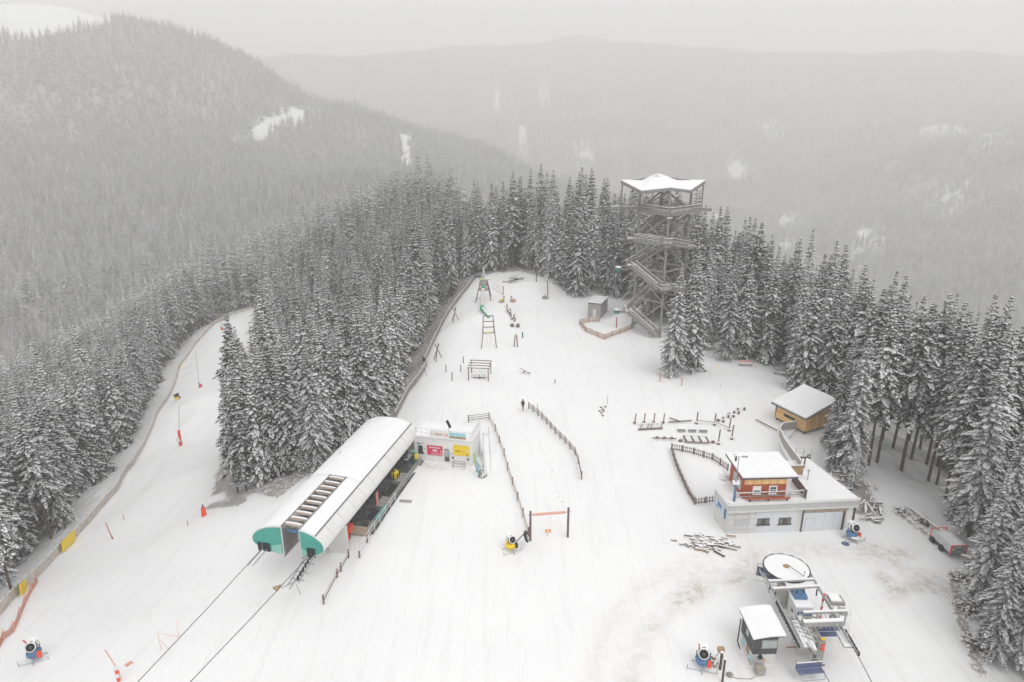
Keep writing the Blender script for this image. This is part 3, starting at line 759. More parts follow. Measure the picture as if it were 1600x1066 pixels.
L_.new(gi.outputs[0], m2p.inputs['Mesh']); L_.new(m2p.outputs[0], iop.inputs['Points']); L_.new(ci.outputs[0], iop.inputs['Instance'])
L_.new(na('tree_kind', 'INT'), iop.inputs['Instance Index']); L_.new(na('tree_scale', 'FLOAT'), iop.inputs['Scale']); L_.new(cxyz.outputs[0], iop.inputs['Rotation'])
L_.new(iop.outputs[0], go.inputs[0])
md = forest.modifiers.new('forest', 'NODES'); md.node_group = ng
print('TREES near', len(TREES), 'forest', len(AX), 'ground', NX, NY)
# ---------------------------------------------------------------- chairlift station
SO = Vector((-18.8, 58.3, 0)); SA = Vector((0.223, 0.975, 0)).normalized(); SCx = Vector((-SA.y, SA.x, 0))
def S(s, t, z): return SO + SA * s + SCx * t + Vector((0, 0, z))
SW, SL = 8.1, 27.0
def ztop(t):
    q = abs((t - SW / 2) / (SW / 2)); return 3.55 + 1.95 * (1 - min(1, q) ** 2.3) ** (1 / 1.9)
def zlow(t):
    q = abs((t - SW / 2) / (SW / 2)); return 3.55 - 1.40 * (1 - min(1, q) ** 2.2) ** (1 / 2.0)
def zund(t): return max(3.2, ztop(t) - 0.5) if t > 0.5 else 3.55 - .75 * math.sqrt(max(0, 1 - ((.5 - t) / .5) ** 2))
st = thing('chairlift_station', S(13, 4.4, 0), 'long white vaulted chairlift station with teal front ends and slotted roof', 'chairlift station')
def shell(t0, t1, s0, s1, fb, inset=0.0, nt=22, ns=8):
    mb = MB(); V = []; F = []
    ts = [t0 + (t1 - t0) * (0.5 - 0.5 * math.cos(math.pi * i / nt)) for i in range(nt + 1)]
    for k in range(ns + 1):
        s = s0 + (s1 - s0) * k / ns
        V += [S(s, t, ztop(t) + inset) for t in ts] + [S(s, t, fb(t)) for t in ts[::-1]]
    m = 2 * (nt + 1)
    for k in range(ns):
        for j in range(m):
            a = k * m + j; b2 = k * m + (j + 1) % m; F.append((a, b2, b2 + m, a + m))
    F.append(tuple(range(m))[::-1]); F.append(tuple(ns * m + j for j in range(m)))
    return mb.add(V, F)
T1, T2, SB = 2.65, 4.55, 10.7
shell(T2, SW, 0.0, SB, zlow).build('front_box', 'rooffab', st, smooth=False)
shell(0, T1, 0.0, 5.6, zlow).build('front_box', 'rooffab', st)
shell(0, T1, 5.6, SB, zund).build('roof', 'rooffab', st)
shell(0, SW, SB, SL, zund, ns=12).build('roof', 'rooffab', st)
def snowcap(t0, t1, s0, s1, th=0.10, nt=26):
    mb = MB(); V = []; F = []; ns = int((s1 - s0) / .8) + 2
    for k in range(ns + 1):
        s = s0 + (s1 - s0) * k / ns
        for i in range(nt + 1):
            t = t0 + (t1 - t0) * i / nt; e = min(i, nt - i, 2) / 2 * min(k, ns - k, 1)
            V.append(S(s, t, ztop(t) - .02 + (th + .02 * math.sin(s * 1.7 + t * 2)) * e))
    for k in range(ns):
        for i in range(nt):
            a = k * (nt + 1) + i; F.append((a, a + 1, a + nt + 2, a + nt + 1))
    return mb.add(V, F)
for q in ((T2 + .04, SW - .25, .05, SB), (0.95, T1 - .04, .05, SB), (0.95, SW - .25, SB + .02, SL - .1)):
    snowcap(*q).build('roof_snow', 'snow', st, smooth=True)
# teal front faces with their openings
def face(t0, t1, s, mi, name, zt=lambda t: ztop(t) - .12, zb=lambda t: zlow(t) + .12, nt=16, th=.03):
    mb = MB(); ts = [t0 + (t1 - t0) * i / nt for i in range(nt + 1)]
    pts = [S(s, t, zt(t)) for t in ts] + [S(s, t, zb(t)) for t in ts[::-1]]; n_ = len(pts)
    p2 = [p - SA * th for p in pts]
    mb.add(pts + p2, [tuple(range(n_)), tuple(range(2 * n_ - 1, n_ - 1, -1))] + [(i, n_ + i, n_ + (i + 1) % n_, (i + 1) % n_) for i in range(n_)])
    return mb.build(name, mi, st)
face(T2 + .12, SW - .10, -.02, 'teal', 'teal_panel'); face(.12, T1 - .1, -.02, 'teal', 'teal_panel')
face(T2 + .15, T2 + 1.35, -.06, 'tealpale', 'pale_panel', zt=lambda t: 3.5 - .3 * (t - T2)); face(T1 - .95, T1 - .14, -.06, 'tealpale', 'pale_panel', zt=lambda t: 3.4 - .5 * (T1 - t))
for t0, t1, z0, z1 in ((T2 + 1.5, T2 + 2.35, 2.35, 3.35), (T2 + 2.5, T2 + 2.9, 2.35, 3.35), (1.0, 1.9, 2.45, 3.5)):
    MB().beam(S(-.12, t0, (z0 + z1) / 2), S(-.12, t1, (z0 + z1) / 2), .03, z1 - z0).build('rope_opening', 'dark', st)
# slot: side walls and cross beams
MB().beam(S(0.02, T2 + .04, 3.75), S(SB, T2 + .04, 3.75), .08, 3.7).build('slot_wall', 'wood_grey', st)
MB().beam(S(0.02, T1 - .04, 3.75), S(SB, T1 - .04, 3.75), .08, 3.6).build('slot_wall', 'wood_grey', st)
MB().beam(S(SB, T1, 3.6), S(SB, T2, 3.6), .1, 3.6).build('slot_wall', 'wood_grey', st)
for i in range(10):
    s = 0.85 + i * 1.05
    mb = MB()
    for j in range(6):
        ta, tb = T1 + (T2 - T1) * j / 6, T1 + (T2 - T1) * (j + 1) / 6
        mb.beam(S(s, ta, ztop(ta) - .17), S(s, tb, ztop(tb) - .17), .16, .26)
    o = mb.build('cross_beam', 'larch3', st)
    mb = MB()
    for j in range(6):
        ta, tb = T1 + (T2 - T1) * j / 6, T1 + (T2 - T1) * (j + 1) / 6
        mb.beam(S(s + .02, ta, ztop(ta) - .01), S(s + .02, tb, ztop(tb) - .01), .22, .08)
    mb.build('snow_strip', 'snow', o)
MB().beam(S(.75, T1 + .1, 4.6), S(.75, T2 - .1, 4.6), .06, .35).build('blue_board', 'blue', st)
MB().box(S(7.6, 3.6, 1.5), (2.0, 6.0, .08), rz=math.atan2(-SA.x, SA.y)).build('slot_floor', 'beton', st)
for s_ in np.arange(2.0, SL - 1, 2.6):
    mb = MB(); ts_ = np.linspace(.02, .9, 7)
    for ta, tb in zip(ts_[:-1], ts_[1:]): mb.beam(S(s_, ta, ztop(ta) + .01), S(s_, tb, ztop(tb) + .01), .05, .03)
    mb.build('seam', 'panelgrey', st)
# gutter line along the right shoulder
MB().tube([S(s, .93, ztop(.93) + .05) for s in np.linspace(0.1, SL - .1, 10)], .06, 5).build('gutter', 'cable', st)
MB().tube([S(15.5, 5.8, ztop(5.8)), S(15.5, 5.8, ztop(5.8) + .9)], .03, 5).build('vent_pipe', 'steel', st)
# walls, platform and what stands in it
MB().beam(S(11, 7.5, 1.4), S(SL - .3, 7.5, 1.4), .2, 5.6).build('rear_wall', 'beton', st)
MB().beam(S(SL - .35, 0.5, 1.6), S(SL - .35, 7.5, 1.6), .2, 4.6).build('end_wall', 'offwhite', st)
MB().beam(S(5.5, .35, .6), S(5.5, T1, .6), .25, 4.2).build('pit_wall', 'offwhite', st)
pl = MB().box(S(17.9, 3.6, -.15), (8.6, 18.6, .7), rz=math.atan2(-SA.x, SA.y)).build('platform', 'wetfloor', st)
MB().beam(S(8.7, -.55, .02), S(27, -.55, .02), .5, .5).build('platform_edge', 'beton', st)
MB().beam(S(8.7, -1.0, -.1), S(26, -1.0, -.1), .3, .35).build('platform_step', 'wetfloor', st)
MB().beam(S(8.5, -.6, .1), S(8.5, 4, .1), .25, 1.0).build('pit_beam', 'beige', st)
MB().box(S(6.6, 1.2, .1), (.5, 1.6, .5), rz=math.atan2(-SA.x, SA.y)).build('pit_beam', 'bark', st)
for s in (11, 15.5, 20, 24.5):
    MB().beam(S(s, .9, 0), S(s, .9, 3.6), .22, .22).build('column', 'steeldark', st)
for k, s in enumerate((10.5, 13.5, 16.5, 19.5)):
    MB().beam(S(s, .2, .23), S(s + 2.2, .2, .23), .9, .04).build('floor_mat', 'beton' if k % 2 else 'dark', st)
mb = MB()
for s0, s1 in ((3.0, 15.5),):
    for z in (.55, 1.05): mb.tube([S(s0, -1.15, z - (0.3 if s0 < 5 else 0)), S(s1, -1.15, z)], .035, 5)
    for s in np.arange(s0, s1 + .1, 1.55): mb.tube([S(s, -1.15, -.4), S(s, -1.15, 1.05)], .035, 5)
mb.build('handrail', 'white', st)
mb = MB()
for s in np.arange(12.0, 25.5, .9): mb.tube([S(s, -.85, .2), S(s, -.85, .95)], .025, 4)
for z in (.6, .95): mb.tube([S(12, -.85, z), S(25.5, -.85, z)], .025, 4)
mb.build('handrail', 'steel', st)
for s in (10.2, 11.6): MB().beam(S(s, -.9, .65), S(s + 1.1, -.9, .65), .04, .75).build('glass_panel', 'teal', st)
for s, z, m in ((6.0, .3, 'redpad'), (7.1, .9, 'redpad')): MB().beam(S(s, 1.0, z), S(s + 1.0, 1.2, z), .5, .7).build('red_board', m, st)
# rope and guide arms that stick out of the front
mb = MB()
for dt, L in ((.0, 3.4), (.35, 4.4), (.8, 4.0)): mb.beam(S(.3, 1.05 + dt, 2.9), S(-L, 1.15 + dt, 1.9), .10, .14)
for s in (-1.0, -2.1, -3.0): mb.beam(S(s, .7, 2.55 + s * .2), S(s, 2.2, 2.55 + s * .2), .09, .09)
for s, t in ((-3.6, .3), (-3.2, 2.6)): mb.beam(S(s, 1.3, 2.0), S(s - .9, t, 1.6), .07, .07)
mb.build('guide_arm', 'steel', st)
mb = MB()
for i in range(6): mb.lathe(S(-.5 - i * .5, 1.35, 2.75 - i * .12), [(.22, -.06), (.26, 0), (.22, .06)], 10, rot=Matrix.Rotation(math.pi / 2, 3, 'Y'))
mb.build('sheave_train', 'black', st)
MB().poly([S(-4.4, 2.9, 1.6), S(-4.1, 3.5, 1.6), S(-3.7, 2.8, 1.7)], .25).build('guide_wedge', 'wood_tan', st)
mb = MB()
for t in (6.4, 6.9): mb.beam(S(.2, t, 2.7), S(-2.4, t + .3, 2.2), .07, .09)
mb.build('guide_arm', 'steel', st)

# things waiting on the platform
drum = thing('barrier_drum', S(20.3, .9, .23), 'yellow and black striped barrier drum under the station roof edge', 'barrier')
mb = MB(); mb.lathe(S(20.3, .9, .25), [(.4, 0), (.52, .3), (.52, .8), (.38, 1.0)], 14); mb.build('drum', 'yellow', drum)
for i in range(7):
    a = i * .9; p = S(20.3, .9, .85) + Vector((math.cos(a) * .54, math.sin(a) * .54, 0))
    MB().beam(p - Vector((0, 0, .5)), p + Vector((.1, 0, .25)), .1, .12).build('stripe', 'black', drum)
q = thing('ski_rack', S(14.0, .5, .23), 'rack of red, white and black poles leaning under the roof edge', 'rack')
for i, m in enumerate(('redpad', 'white', 'black', 'white', 'black', 'redpad')):
    MB().beam(S(13.6 + i * .14, .5, .3), S(13.8 + i * .14, .65, 1.75), .07, .1).build('pole', m, q)
q = thing('control_post', S(24.6, -.3, .23), 'dark green control post with yellow box at the platform end', 'control post')
MB().beam(S(24.6, -.3, .2), S(24.6, -.3, 1.7), .3, .35).build('post', 'darkgreen', q)
MB().box(S(24.4, -.55, 1.35), (.42, .3, .7)).build('box', 'yellow', q)
MB().box(S(24.9, .1, 1.8), (.5, .35, .2)).build('hood', 'tealpale', q)
q = thing('chair_carriage', S(25.0, .9, .23), 'empty lift chair carriage with white padding parked at the platform end', 'lift chair')
MB().beam(S(24.2, .9, .75), S(25.8, .9, .75), .5, .12).build('seat', 'offwhite', q)
MB().beam(S(24.2, 1.2, 1.15), S(25.8, 1.2, 1.15), .1, .6).build('backrest', 'steeldark', q)
MB().tube([S(25, 1.2, .7), S(25, 1.25, 2.6)], .05, 6).build('hanger', 'steel', q)
q = thing('snow_grate', S(15.6, -2.4, 0), 'small grey boot grating lying in the snow beside the platform', 'grating')
MB().box(on(S(15.6, -2.4, 0), .05), (1.5, .5, .07), rz=-.15).build('grate', 'beton', q)

# ---------------------------------------------------------------- annex with the banners
AXF = Vector((-13.3, 83.5, 0)); BXF = Vector((-5.35, 81.65, 0))
ad = (BXF - AXF).normalized(); ab = Vector((-ad.y, ad.x, 0)); AL = (BXF - AXF).length
def A(s, b_, z): return AXF + ad * s + ab * b_ + Vector((0, 0, z))
AH = 3.6
an = thing('service_annex', A(4, 2, 0), 'flat-roofed white annex with red and yellow banners beside the chairlift station', 'building')
ANG = math.atan2(ad.y, ad.x)
MB().box(A(AL / 2, 2.1, AH / 2 - .5), (AL, 4.2, AH + 1), rz=ANG).build('wall', 'white', an)
MB().box(A(AL / 2 + .03, 2.1, AH + .04), (AL + .25, 4.45, .16), rz=ANG).build('roof_slab', 'offwhite', an)
MB().box(A(AL / 2, 2.15, AH + .16), (AL + .1, 4.3, .10), rz=ANG).build('roof_snow', 'snow', an)
def plate(s, z, w, h, m, name, parent, off=.04, th=.05):
    return MB().box(A(s, -off, z), (w, th, h), rz=ANG).build(name, m, parent)
def aS(u, v, b_=0.0):
    """position on the annex front that a pixel shows: distance along the wall and height"""
    r = ray(u, v); n_ = ab; c0 = Vector((0, 0, CAMZ)); k = (AXF + ab * b_ - c0).dot(n_) / r.dot(n_)
    p = c0 + r * k; return (p - AXF).dot(ad), p.z
def rect(parent, name, m, u0, v0, u1, v1, off=.05, th=.05):
    s0, z0 = aS(u0, v0); s1, z1 = aS(u1, v1); 
    return plate((s0 + s1) / 2, (z0 + z1) / 2, abs(s1 - s0), abs(z1 - z0), m, name, parent, off, th)
d1 = rect(an, 'door', 'glass', 653.5, 695.5, 661, 709)
d2 = rect(an, 'door', 'steeldark', 694.8, 701.5, 702.3, 721.3)
s0, z0 = aS(698.6, 708); plate(s0, z0, .5, 1.0, 'paleglass', 'pane', d2, .09, .03)
s0, z0 = aS(698.8, 717.5); plate(s0, z0, .62, .6, 'bark', 'kick_panel', d2, .09, .03)
for u, v in ((705, 708.6), (708, 715), (731.5, 717.5)): s0, z0 = aS(u, v); plate(s0, z0, .22, .25, 'steeldark' if v > 710 else 'panelgrey', 'wall_lamp', an, .1, .12)
rect(an, 'blue_sign', 'blue', 652, 691.3, 657.5, 693.5)
rect(an, 'small_sign', 'bannerpink', 658.5, 691.8, 663.5, 693.6); rect(an, 'small_sign', 'panelgrey', 662, 699.5, 665, 702); rect(an, 'fire_box', 'red', 661, 706, 663, 709.3)
def banner(name, m, u0, v0, u1, v1, lab, marks):
    s0, z0 = aS(u0, v0); s1, z1 = aS(u1, v1)
    o = MB().box(A((s0 + s1) / 2, -.06, (z0 + z1) / 2), (abs(s1 - s0), .04, abs(z1 - z0)), rz=ANG)
    o = o.build(name, m, None, origin=A((s0 + s1) / 2, -.06, (z0 + z1) / 2)); tag(o, lab, 'banner')
    for (fx_, fz_, fw, fh_, mm) in marks:
        k = MB()
        n_ = max(1, int(fw / .05))
        for i in range(n_):
            ww = fw / n_ * (.8 if n_ > 1 else 1)
            k.box(A(s0 + (s1 - s0) * (fx_ + (i + .5) * fw / n_ - 0), -.095, z1 + (z0 - z1) * fz_), ((s1 - s0) * ww, .02, abs(z1 - z0) * fh_), rz=ANG)
        k.build('print', mm, o)
banner('advertising_banner', 'magenta', 667.4, 695.0, 692.0, 712.6, 'crimson and red banner with white lettering on the annex wall left of the door', 
       [(.0, .5, .03, .98, 'redpad'), (.14, .80, .72, .10, 'white'), (.36, .52, .28, .18, 'white'), (.30, .38, .42, .05, 'bannerpink'), (.25, .16, .55, .06, 'white'), (.86, .3, .1, .5, 'bannerpink'), (.9, .12, .08, .16, 'white')])
banner('advertising_banner', 'yellow', 707.9, 694.8, 733.6, 713.2, 'yellow banner with dark script on the annex wall right of the door',
       [(.08, .90, .12, .05, 'orange'), (.12, .42, .32, .07, 'bark'), (.60, .48, .05, .10, 'bark'), (.82, .50, .10, .20, 'white'), (.80, .12, .13, .07, 'bark')])
q = thing('ski_stand', A(5.6, -.9, 0), 'brown metal ski stand below the yellow banner', 'ski rack')
mb = MB(); s0 = (aS(717, 728, -.9)[0]); zg = g1(*A(s0, -.9, 0)[:2])
for b_ in (-.7, -1.2):
    mb.tube([A(s0 - .8, b_, zg), A(s0 - .8, b_, zg + .9), A(s0 + .8, b_, zg + .9), A(s0 + .8, b_, zg)], .035, 5)
    mb.tube([A(s0 - .8, b_, zg + .45), A(s0 + .8, b_, zg + .45)], .03, 5)
for s in (-.8, .8): mb.tube([A(s0 + s, -.7, zg + .9), A(s0 + s, -1.2, zg + .9)], .03, 5)
mb.build('frame', 'wood_dark', q)
# roof railing with printed cloths
rl = thing('roof_railing', A(4, .1, AH + .1), 'white railing round the annex roof with printed cloths hung on it', 'railing')
mb = MB()
for s in np.arange(.25, AL, .85): mb.tube([A(s, .08, AH + .1), A(s, .08, AH + 1.25)], .025, 4)
mb.tube([A(.2, .08, AH + 1.25), A(AL - .05, .08, AH + 1.25)], .03, 5); mb.tube([A(.2, .08, AH + .7), A(AL - .05, .08, AH + .7)], .02, 5)
for b_ in np.arange(.1, 4.3, .35): mb.tube([A(AL - .05, b_, AH + .1), A(AL - .05, b_, AH + 1.25)], .02, 4)
mb.tube([A(AL - .05, .08, AH + 1.25), A(AL - .05, 4.3, AH + 1.25)], .03, 5)
mb.build('rail', 'panelgrey', rl)
MB().box(A(3.7, .02, AH + .75), (2.7, .03, .85), rz=ANG).build('pale_cloth', 'white', rl)
for i, (m, w) in enumerate((('bannerpink', .18), ('bannerpink', .2), ('wood_tan', .35), ('wood_tan', .3), ('bannerpink', .15), ('redpad', .22))):
    MB().box(A(2.6 + i * .42, -.01, AH + .66), (w, .02, .16 + .04 * (i % 3)), rz=ANG).build('print', m, rl)
MB().box(A(6.2, .02, AH + .85), (2.3, .03, .55), rz=ANG).build('blue_cloth', 'skyblue', rl)
MB().box(A(6.2, .02, AH + .42), (2.3, .03, .28), rz=ANG).build('sand_strip', 'wood_tan', rl)
q = thing('spotlight', A(5.0, .1, AH + .1), 'black tilted spotlight on a pole above the annex roof railing', 'spotlight')
MB().tube([A(5.0, .15, AH + .1), A(5.0, .15, AH + 1.9)], .03, 5).build('pole', 'steeldark', q)
MB().beam(A(4.75, .15, AH + 2.75), A(5.2, .15, AH + 1.75), .2, .3).build('lamp_head', 'black', q)
# poster wall and steps beside the annex
PW0 = Vector((-5.1, 81.3, 0)); PW1 = PZ(749, 747, 0)
q = thing('poster_fence', PW0, 'green and sky-blue poster fence running downhill from the yellow banner', 'poster fence')
dpw = PW1 - PW0
for i in range(4):
    a0 = PW0 + dpw * (i / 4); a1 = PW0 + dpw * ((i + 1) / 4 - .02); h_ = .25 * i
    MB().beam(a0 + Vector((0, 0, 1.75 - h_)), a1 + Vector((0, 0, 1.70 - h_)), .05, 1.5).build('poster', ['poster_lime', 'poster_lime', 'skyblue', 'skyblue'][i], q)
    MB().beam(a0 + Vector((0, 0, .95 - h_)), a1 + Vector((0, 0, .90 - h_)), .06, .12).build('poster_border', 'wood_tan', q)
for f in (.45, .98): MB().tube([PW0 + dpw * f + Vector((.03, 0, -.6)), PW0 + dpw * f + Vector((.03, 0, 2.0 - f))], .06, 6).build('post', 'steeldark', q)
q = thing('side_stairs', A(AL + .6, 2, 0), 'snow-covered steps with thin handrails right of the annex', 'stairs')
sp0 = A(AL + .75, 4.3, 3.0); sp1 = PZ(762, 742, 0)
V = []
for i in range(9):
    f = i / 8; p = sp0.lerp(Vector((sp1.x, sp1.y, .1)), f); z_ = max(g1(p.x, p.y) + .05, p.z * (1 - f * .3))
    V += [Vector((p.x - .45, p.y, z_)), Vector((p.x + .35, p.y + .1, z_ - .1)), Vector((p.x - .45, p.y, -.4)), Vector((p.x + .9, p.y + .1, -.4))]
F = []
for i in range(8):
    a = i * 4; F += [(a, a + 4, a + 5, a + 1), (a + 1, a + 5, a + 7, a + 3), (a, a + 2, a + 6, a + 4)]
F += [(0, 1, 3, 2), (32, 34, 35, 33)]
MB().add(V, F).build('snowy_steps', 'snow', q, smooth=True)
mb = MB()
for dx in (.4,):
    mb.tube([sp0 + Vector((dx, 0, 1)), Vector((sp1.x + dx, sp1.y, 1.0))], .025, 4)
    for f in (0, .5, 1): p = sp0.lerp(Vector((sp1.x, sp1.y, .1)), f) + Vector((dx, 0, 0)); mb.tube([p, p + Vector((0, 0, 1))], .02, 4)
mb.build('handrail', 'steel', q)
mb = MB(); r_ = random.Random(4)
for i in range(16):
    p = PG(752 + r_.uniform(-3, 6), 738 + r_.uniform(-10, 12)); mb.beam(p, p + Vector((r_.uniform(-.5, .5), r_.uniform(-.5, .5), r_.uniform(.1, .6))), .05, .06)
o = mb.build('brushwood_heap', 'bark', None, origin=PG(752, 738)); tag(o, 'small dark heap of twigs beside the poster fence', 'twigs')

# haul ropes
for (u, v, u2, v2, lab, w) in ((418, 848, 215, 1066, 'left haul rope running out of the station front to the lower left', 1), (489, 862, 297, 1066, 'right haul rope running out of the station front to the lower left', 1)):
    a = PZ(u, v, 3.0); b_ = PZ(u2, v2, 2.7); d_ = b_ - a
    o = MB().tube([a - d_ * .1, a, a + d_ * .5 - Vector((0, 0, .1)), b_, a + d_ * 2 - Vector((0, 0, 1.0)), a + d_ * 3.5 - Vector((0, 0, 4))], .035, 6).build('haul_rope', 'cable', None, origin=a); tag(o, lab, 'rope', 'haul ropes of the chairlift')
# ---------------------------------------------------------------- lookout tower
TL = PG(988, 513); TG = TL.z
R5 = 5.2
TC = Vector((TL.x + R5, TL.y - .26, 0))
dirs = {'L': Vector((-1, .05, 0)), 'F': Vector((-.05, -1, 0)), 'R': Vector((1, -.05, 0)), 'B': Vector((.05, 1, 0))}
def TP(c, r, z): return TC + dirs[c] * r + Vector((0, 0, z))
tw = thing('lookout_tower', (TC.x, TC.y, TG), 'tall grey timber lookout tower with zigzag stairs and a snowy star-shaped roof', 'lookout tower')
WG = 'wood_grey'
for c in 'LFRB': MB().beam(TP(c, R5, TG - .6), TP(c, R5, 30.0), .42, .42).build('post', WG, tw)
lv = [TG + .2, 4.2, 10.6, 14.3, 20.0, 25.8]
ring = ['F', 'L', 'B', 'R']
for z in (7.4, 14.0, 19.6, 25.6):
    for a, b_ in zip(ring, ring[1:] + ring[:1]): MB().beam(TP(a, R5, z), TP(b_, R5, z), .26, .34).build('beam', WG, tw)
for k, (z0, z1) in enumerate(((.8, 7.2), (7.6, 13.8), (14.2, 19.4), (19.8, 25.4))):
    for i, (a, b_) in enumerate(zip(ring, ring[1:] + ring[:1])):
        p, q_ = (a, b_) if (i + k) % 2 else (b_, a)
        MB().beam(TP(p, R5, z0), TP(q_, R5, z1), .24, .3).build('brace', WG, tw)
        if k in (1, 3): MB().beam(TP(q_, R5 - .3, z0), TP(p, R5 - .3, z1), .24, .3).build('brace', WG, tw)
def sw(p): return p
def rail_line(mb, sn, a, b_, h=1.15, posts=5):
    """rails between two deck points, snow lying on the top one"""
    for z in (.18, .48, .78): mb.beam(a + Vector((0, 0, z)), b_ + Vector((0, 0, z)), .05, .17)
    mb.beam(a + Vector((0, 0, h)), b_ + Vector((0, 0, h)), .14, .07)
    for i in range(posts):
        p = a.lerp(b_, i / (posts - 1)); mb.beam(p - Vector((0, 0, .2)), p + Vector((0, 0, h)), .09, .09)
    sn.beam(a + Vector((0, 0, h + .07)), b_ + Vector((0, 0, h + .07)), .15, .08)
    sn.beam(a + Vector((0, 0, .60)), b_ + Vector((0, 0, .60)), .06, .05)
def landing(c, z, ext=2.1, w=1.9):
    o_ = dirs[c]; s_ = Vector((-o_.y, o_.x, 0)); ce = TP(c, R5 + ext / 2 - .1, z)
    an_ = math.atan2(o_.y, o_.x)
    ld = MB().box(ce, (ext, w, .22), rz=an_).build('landing', WG, tw)
    MB().box(ce + Vector((0, 0, .14)), (ext - .1, w - .1, .06), rz=an_).build('snow_sheet', 'snow', ld)
    mb, sn = MB(), MB(); e1, e2, i1, i2 = ce + o_ * ext / 2 + s_ * w / 2, ce + o_ * ext / 2 - s_ * w / 2, ce - o_ * ext / 2 + s_ * w / 2, ce - o_ * ext / 2 - s_ * w / 2
    rail_line(mb, sn, e1, e2, posts=3)
    rr = mb.build('railing', WG, ld); sn.build('snow_strip', 'snow', ld)
    MB().beam(TP(c, R5 - 1, z - .25), TP(c, R5 + ext + .9, z - .25), .22, .3).build('outrigger', WG, tw)
    return ce
def flight(c0, z0, c1, z1, off=1.05):
    """stairs along one outer face from corner to corner"""
    a = TP(c0, R5, z0); b_ = TP(c1, R5, z1); m_ = (dirs[c0] + dirs[c1]).normalized()
    a = a + m_ * off + (b_ - a).normalized() * .2; b_ = b_ + m_ * off - (b_ - a).normalized() * .2
    d = (b_ - a); hd = Vector((d.x, d.y, 0)).normalized(); w = .75
    s0 = MB(); s0.beam(a + m_ * w - Vector((0, 0, .15)), b_ + m_ * w - Vector((0, 0, .15)), .10, .42); s0.beam(a - m_ * w - Vector((0, 0, .15)), b_ - m_ * w - Vector((0, 0, .15)), .10, .42)
    fo = s0.build('stair_flight', WG, tw)
    n_ = max(6, int(abs(z1 - z0) / .24)); tr = MB(); sn0 = MB(); an_ = math.atan2(hd.y, hd.x)
    for i in range(n_):
        p = a + d * ((i + .5) / n_); tr.box(p, (.34, 2 * w, .06), rz=an_); sn0.box(p + Vector((0, 0, .05)), (.26, 2 * w - .1, .04), rz=an_)
    tr.build('treads', WG, fo); sn0.build('snow_on_treads', 'snow', fo)
    mb, sn = MB(), MB(); rail_line(mb, sn, a + m_ * w, b_ + m_ * w, posts=6); rail_line(mb, sn, a - m_ * w, b_ - m_ * w, posts=6)
    mb.build('railing', WG, fo); sn.build('snow_strip', 'snow', fo)
landing('L', 4.2); landing('B', 7.4); landing('R', 9.2); landing('F', 10.6); landing('L', 14.3); landing('B', 16.5); landing('R', 18.4); landing('F', 20.0, 1.6); landing('L', 20.0, 2.4)
flight('F', TG + .3, 'L', 4.2); flight('L', 4.2, 'B', 7.4); flight('B', 7.4, 'R', 9.2); flight('R', 9.2, 'F', 10.6)
flight('F', 10.6, 'L', 14.3); flight('L', 14.3, 'B', 16.5); flight('B', 16.5, 'R', 18.4); flight('R', 18.4, 'F', 20.0)
flight('F', 20.0, 'L', 20.0); flight('L', 20.0, 'B', 23.2); flight('B', 23.2, 'R', 25.8)
# top platform
def off(pts, z): return [Vector((p.x, p.y, z)) for p in pts]
dk = [TP('L', 5.2, 0), TP('F', 6.9, 0), TP('R', 7.6, 0), TP('B', 6.6, 0)]
deck = MB().poly(off(dk, 26.1), .35).build('deck', WG, tw)
MB().poly([p * .985 + Vector((TC.x, TC.y, 26.14)) * .015 for p in off(dk, 26.14)], .03).build('snow_sheet', 'snow', deck)
mb, sn = MB(), MB()
for i in range(4): rail_line(mb, sn, off(dk, 26.1)[i], off(dk, 26.1)[(i + 1) % 4], posts=8)
mb.build('railing', WG, deck); sn.build('snow_strip', 'snow', deck)
for i in range(4): MB().beam(off(dk, 25.8)[i], off(dk, 25.8)[(i + 1) % 4], .16, .45).build('fascia', WG, tw)
MB().beam(TP('L', 11.0, 26.4), TP('R', 9.6, 26.1), .40, .62).build('outrigger', WG, tw)
MB().beam(TP('F', 6.0, 25.6), TP('B', 6.0, 25.6), .35, .45).build('outrigger', WG, tw)
o = MB().beam(TP('L', 11.0, 26.75), TP('L', 5.6, 26.7), .40, .08).build('snow_strip', 'snow', tw)
# roof
def RP(u, v, y):
    r = ray(u, v); return Vector((0, 0, CAMZ)) + r * (y / r.y)
yc = TC.y
P_ = RP(1027.5, 271.5, yc - .5)
RT = [RP(970.5, 282.5, yc + .2), RP(1002, 298.7, yc - 6.2), RP(1047, 293.8, yc - 5.0), RP(1079.4, 297.7, yc - 6.2), RP(1102, 282.5, yc - .3), RP(1062, 286, yc + 5.8), RP(1032, 279, yc + 6), RP(1000, 286, yc + 5.8)]
VL, VR = RP(1003, 282.3, yc), RP(1056, 282.0, yc)
def roofmesh(dz, grow=1.0):
    pts = [p + Vector((0, 0, dz)) for p in [P_] + RT + [VL, VR]]
    bot = [p - Vector((0, 0, .22 if dz == 0 else .16)) for p in pts]; k = len(pts)
    T_ = [(0, 9, 2), (9, 1, 2), (0, 2, 3), (0, 3, 4), (0, 4, 10), (10, 4, 5), (0, 8, 9), (9, 8, 1), (0, 7, 8), (0, 6, 7), (0, 10, 6), (10, 5, 6)]
    F = T_ + [tuple(k + i for i in t[::-1]) for t in T_] + [(1 + i, k + 1 + i, k + 1 + (i + 1) % 8, 1 + (i + 1) % 8) for i in range(8)]
    return MB().add(pts + bot, F)
rf = roofmesh(0.0).build('roof', 'wood_dark' if False else 'wood_grey', tw)
roofmesh(0.18, 1.0).build('roof_snow', 'snow', rf)
MB().add([P_ + Vector(d) for d in ((-1.2, -1.5, .1), (.6, -1.8, .1), (.2, -1.2, .2), (-.6, -.9, .22))], [(0, 1, 2, 3)]).build('bare_patch', 'beton', rf)
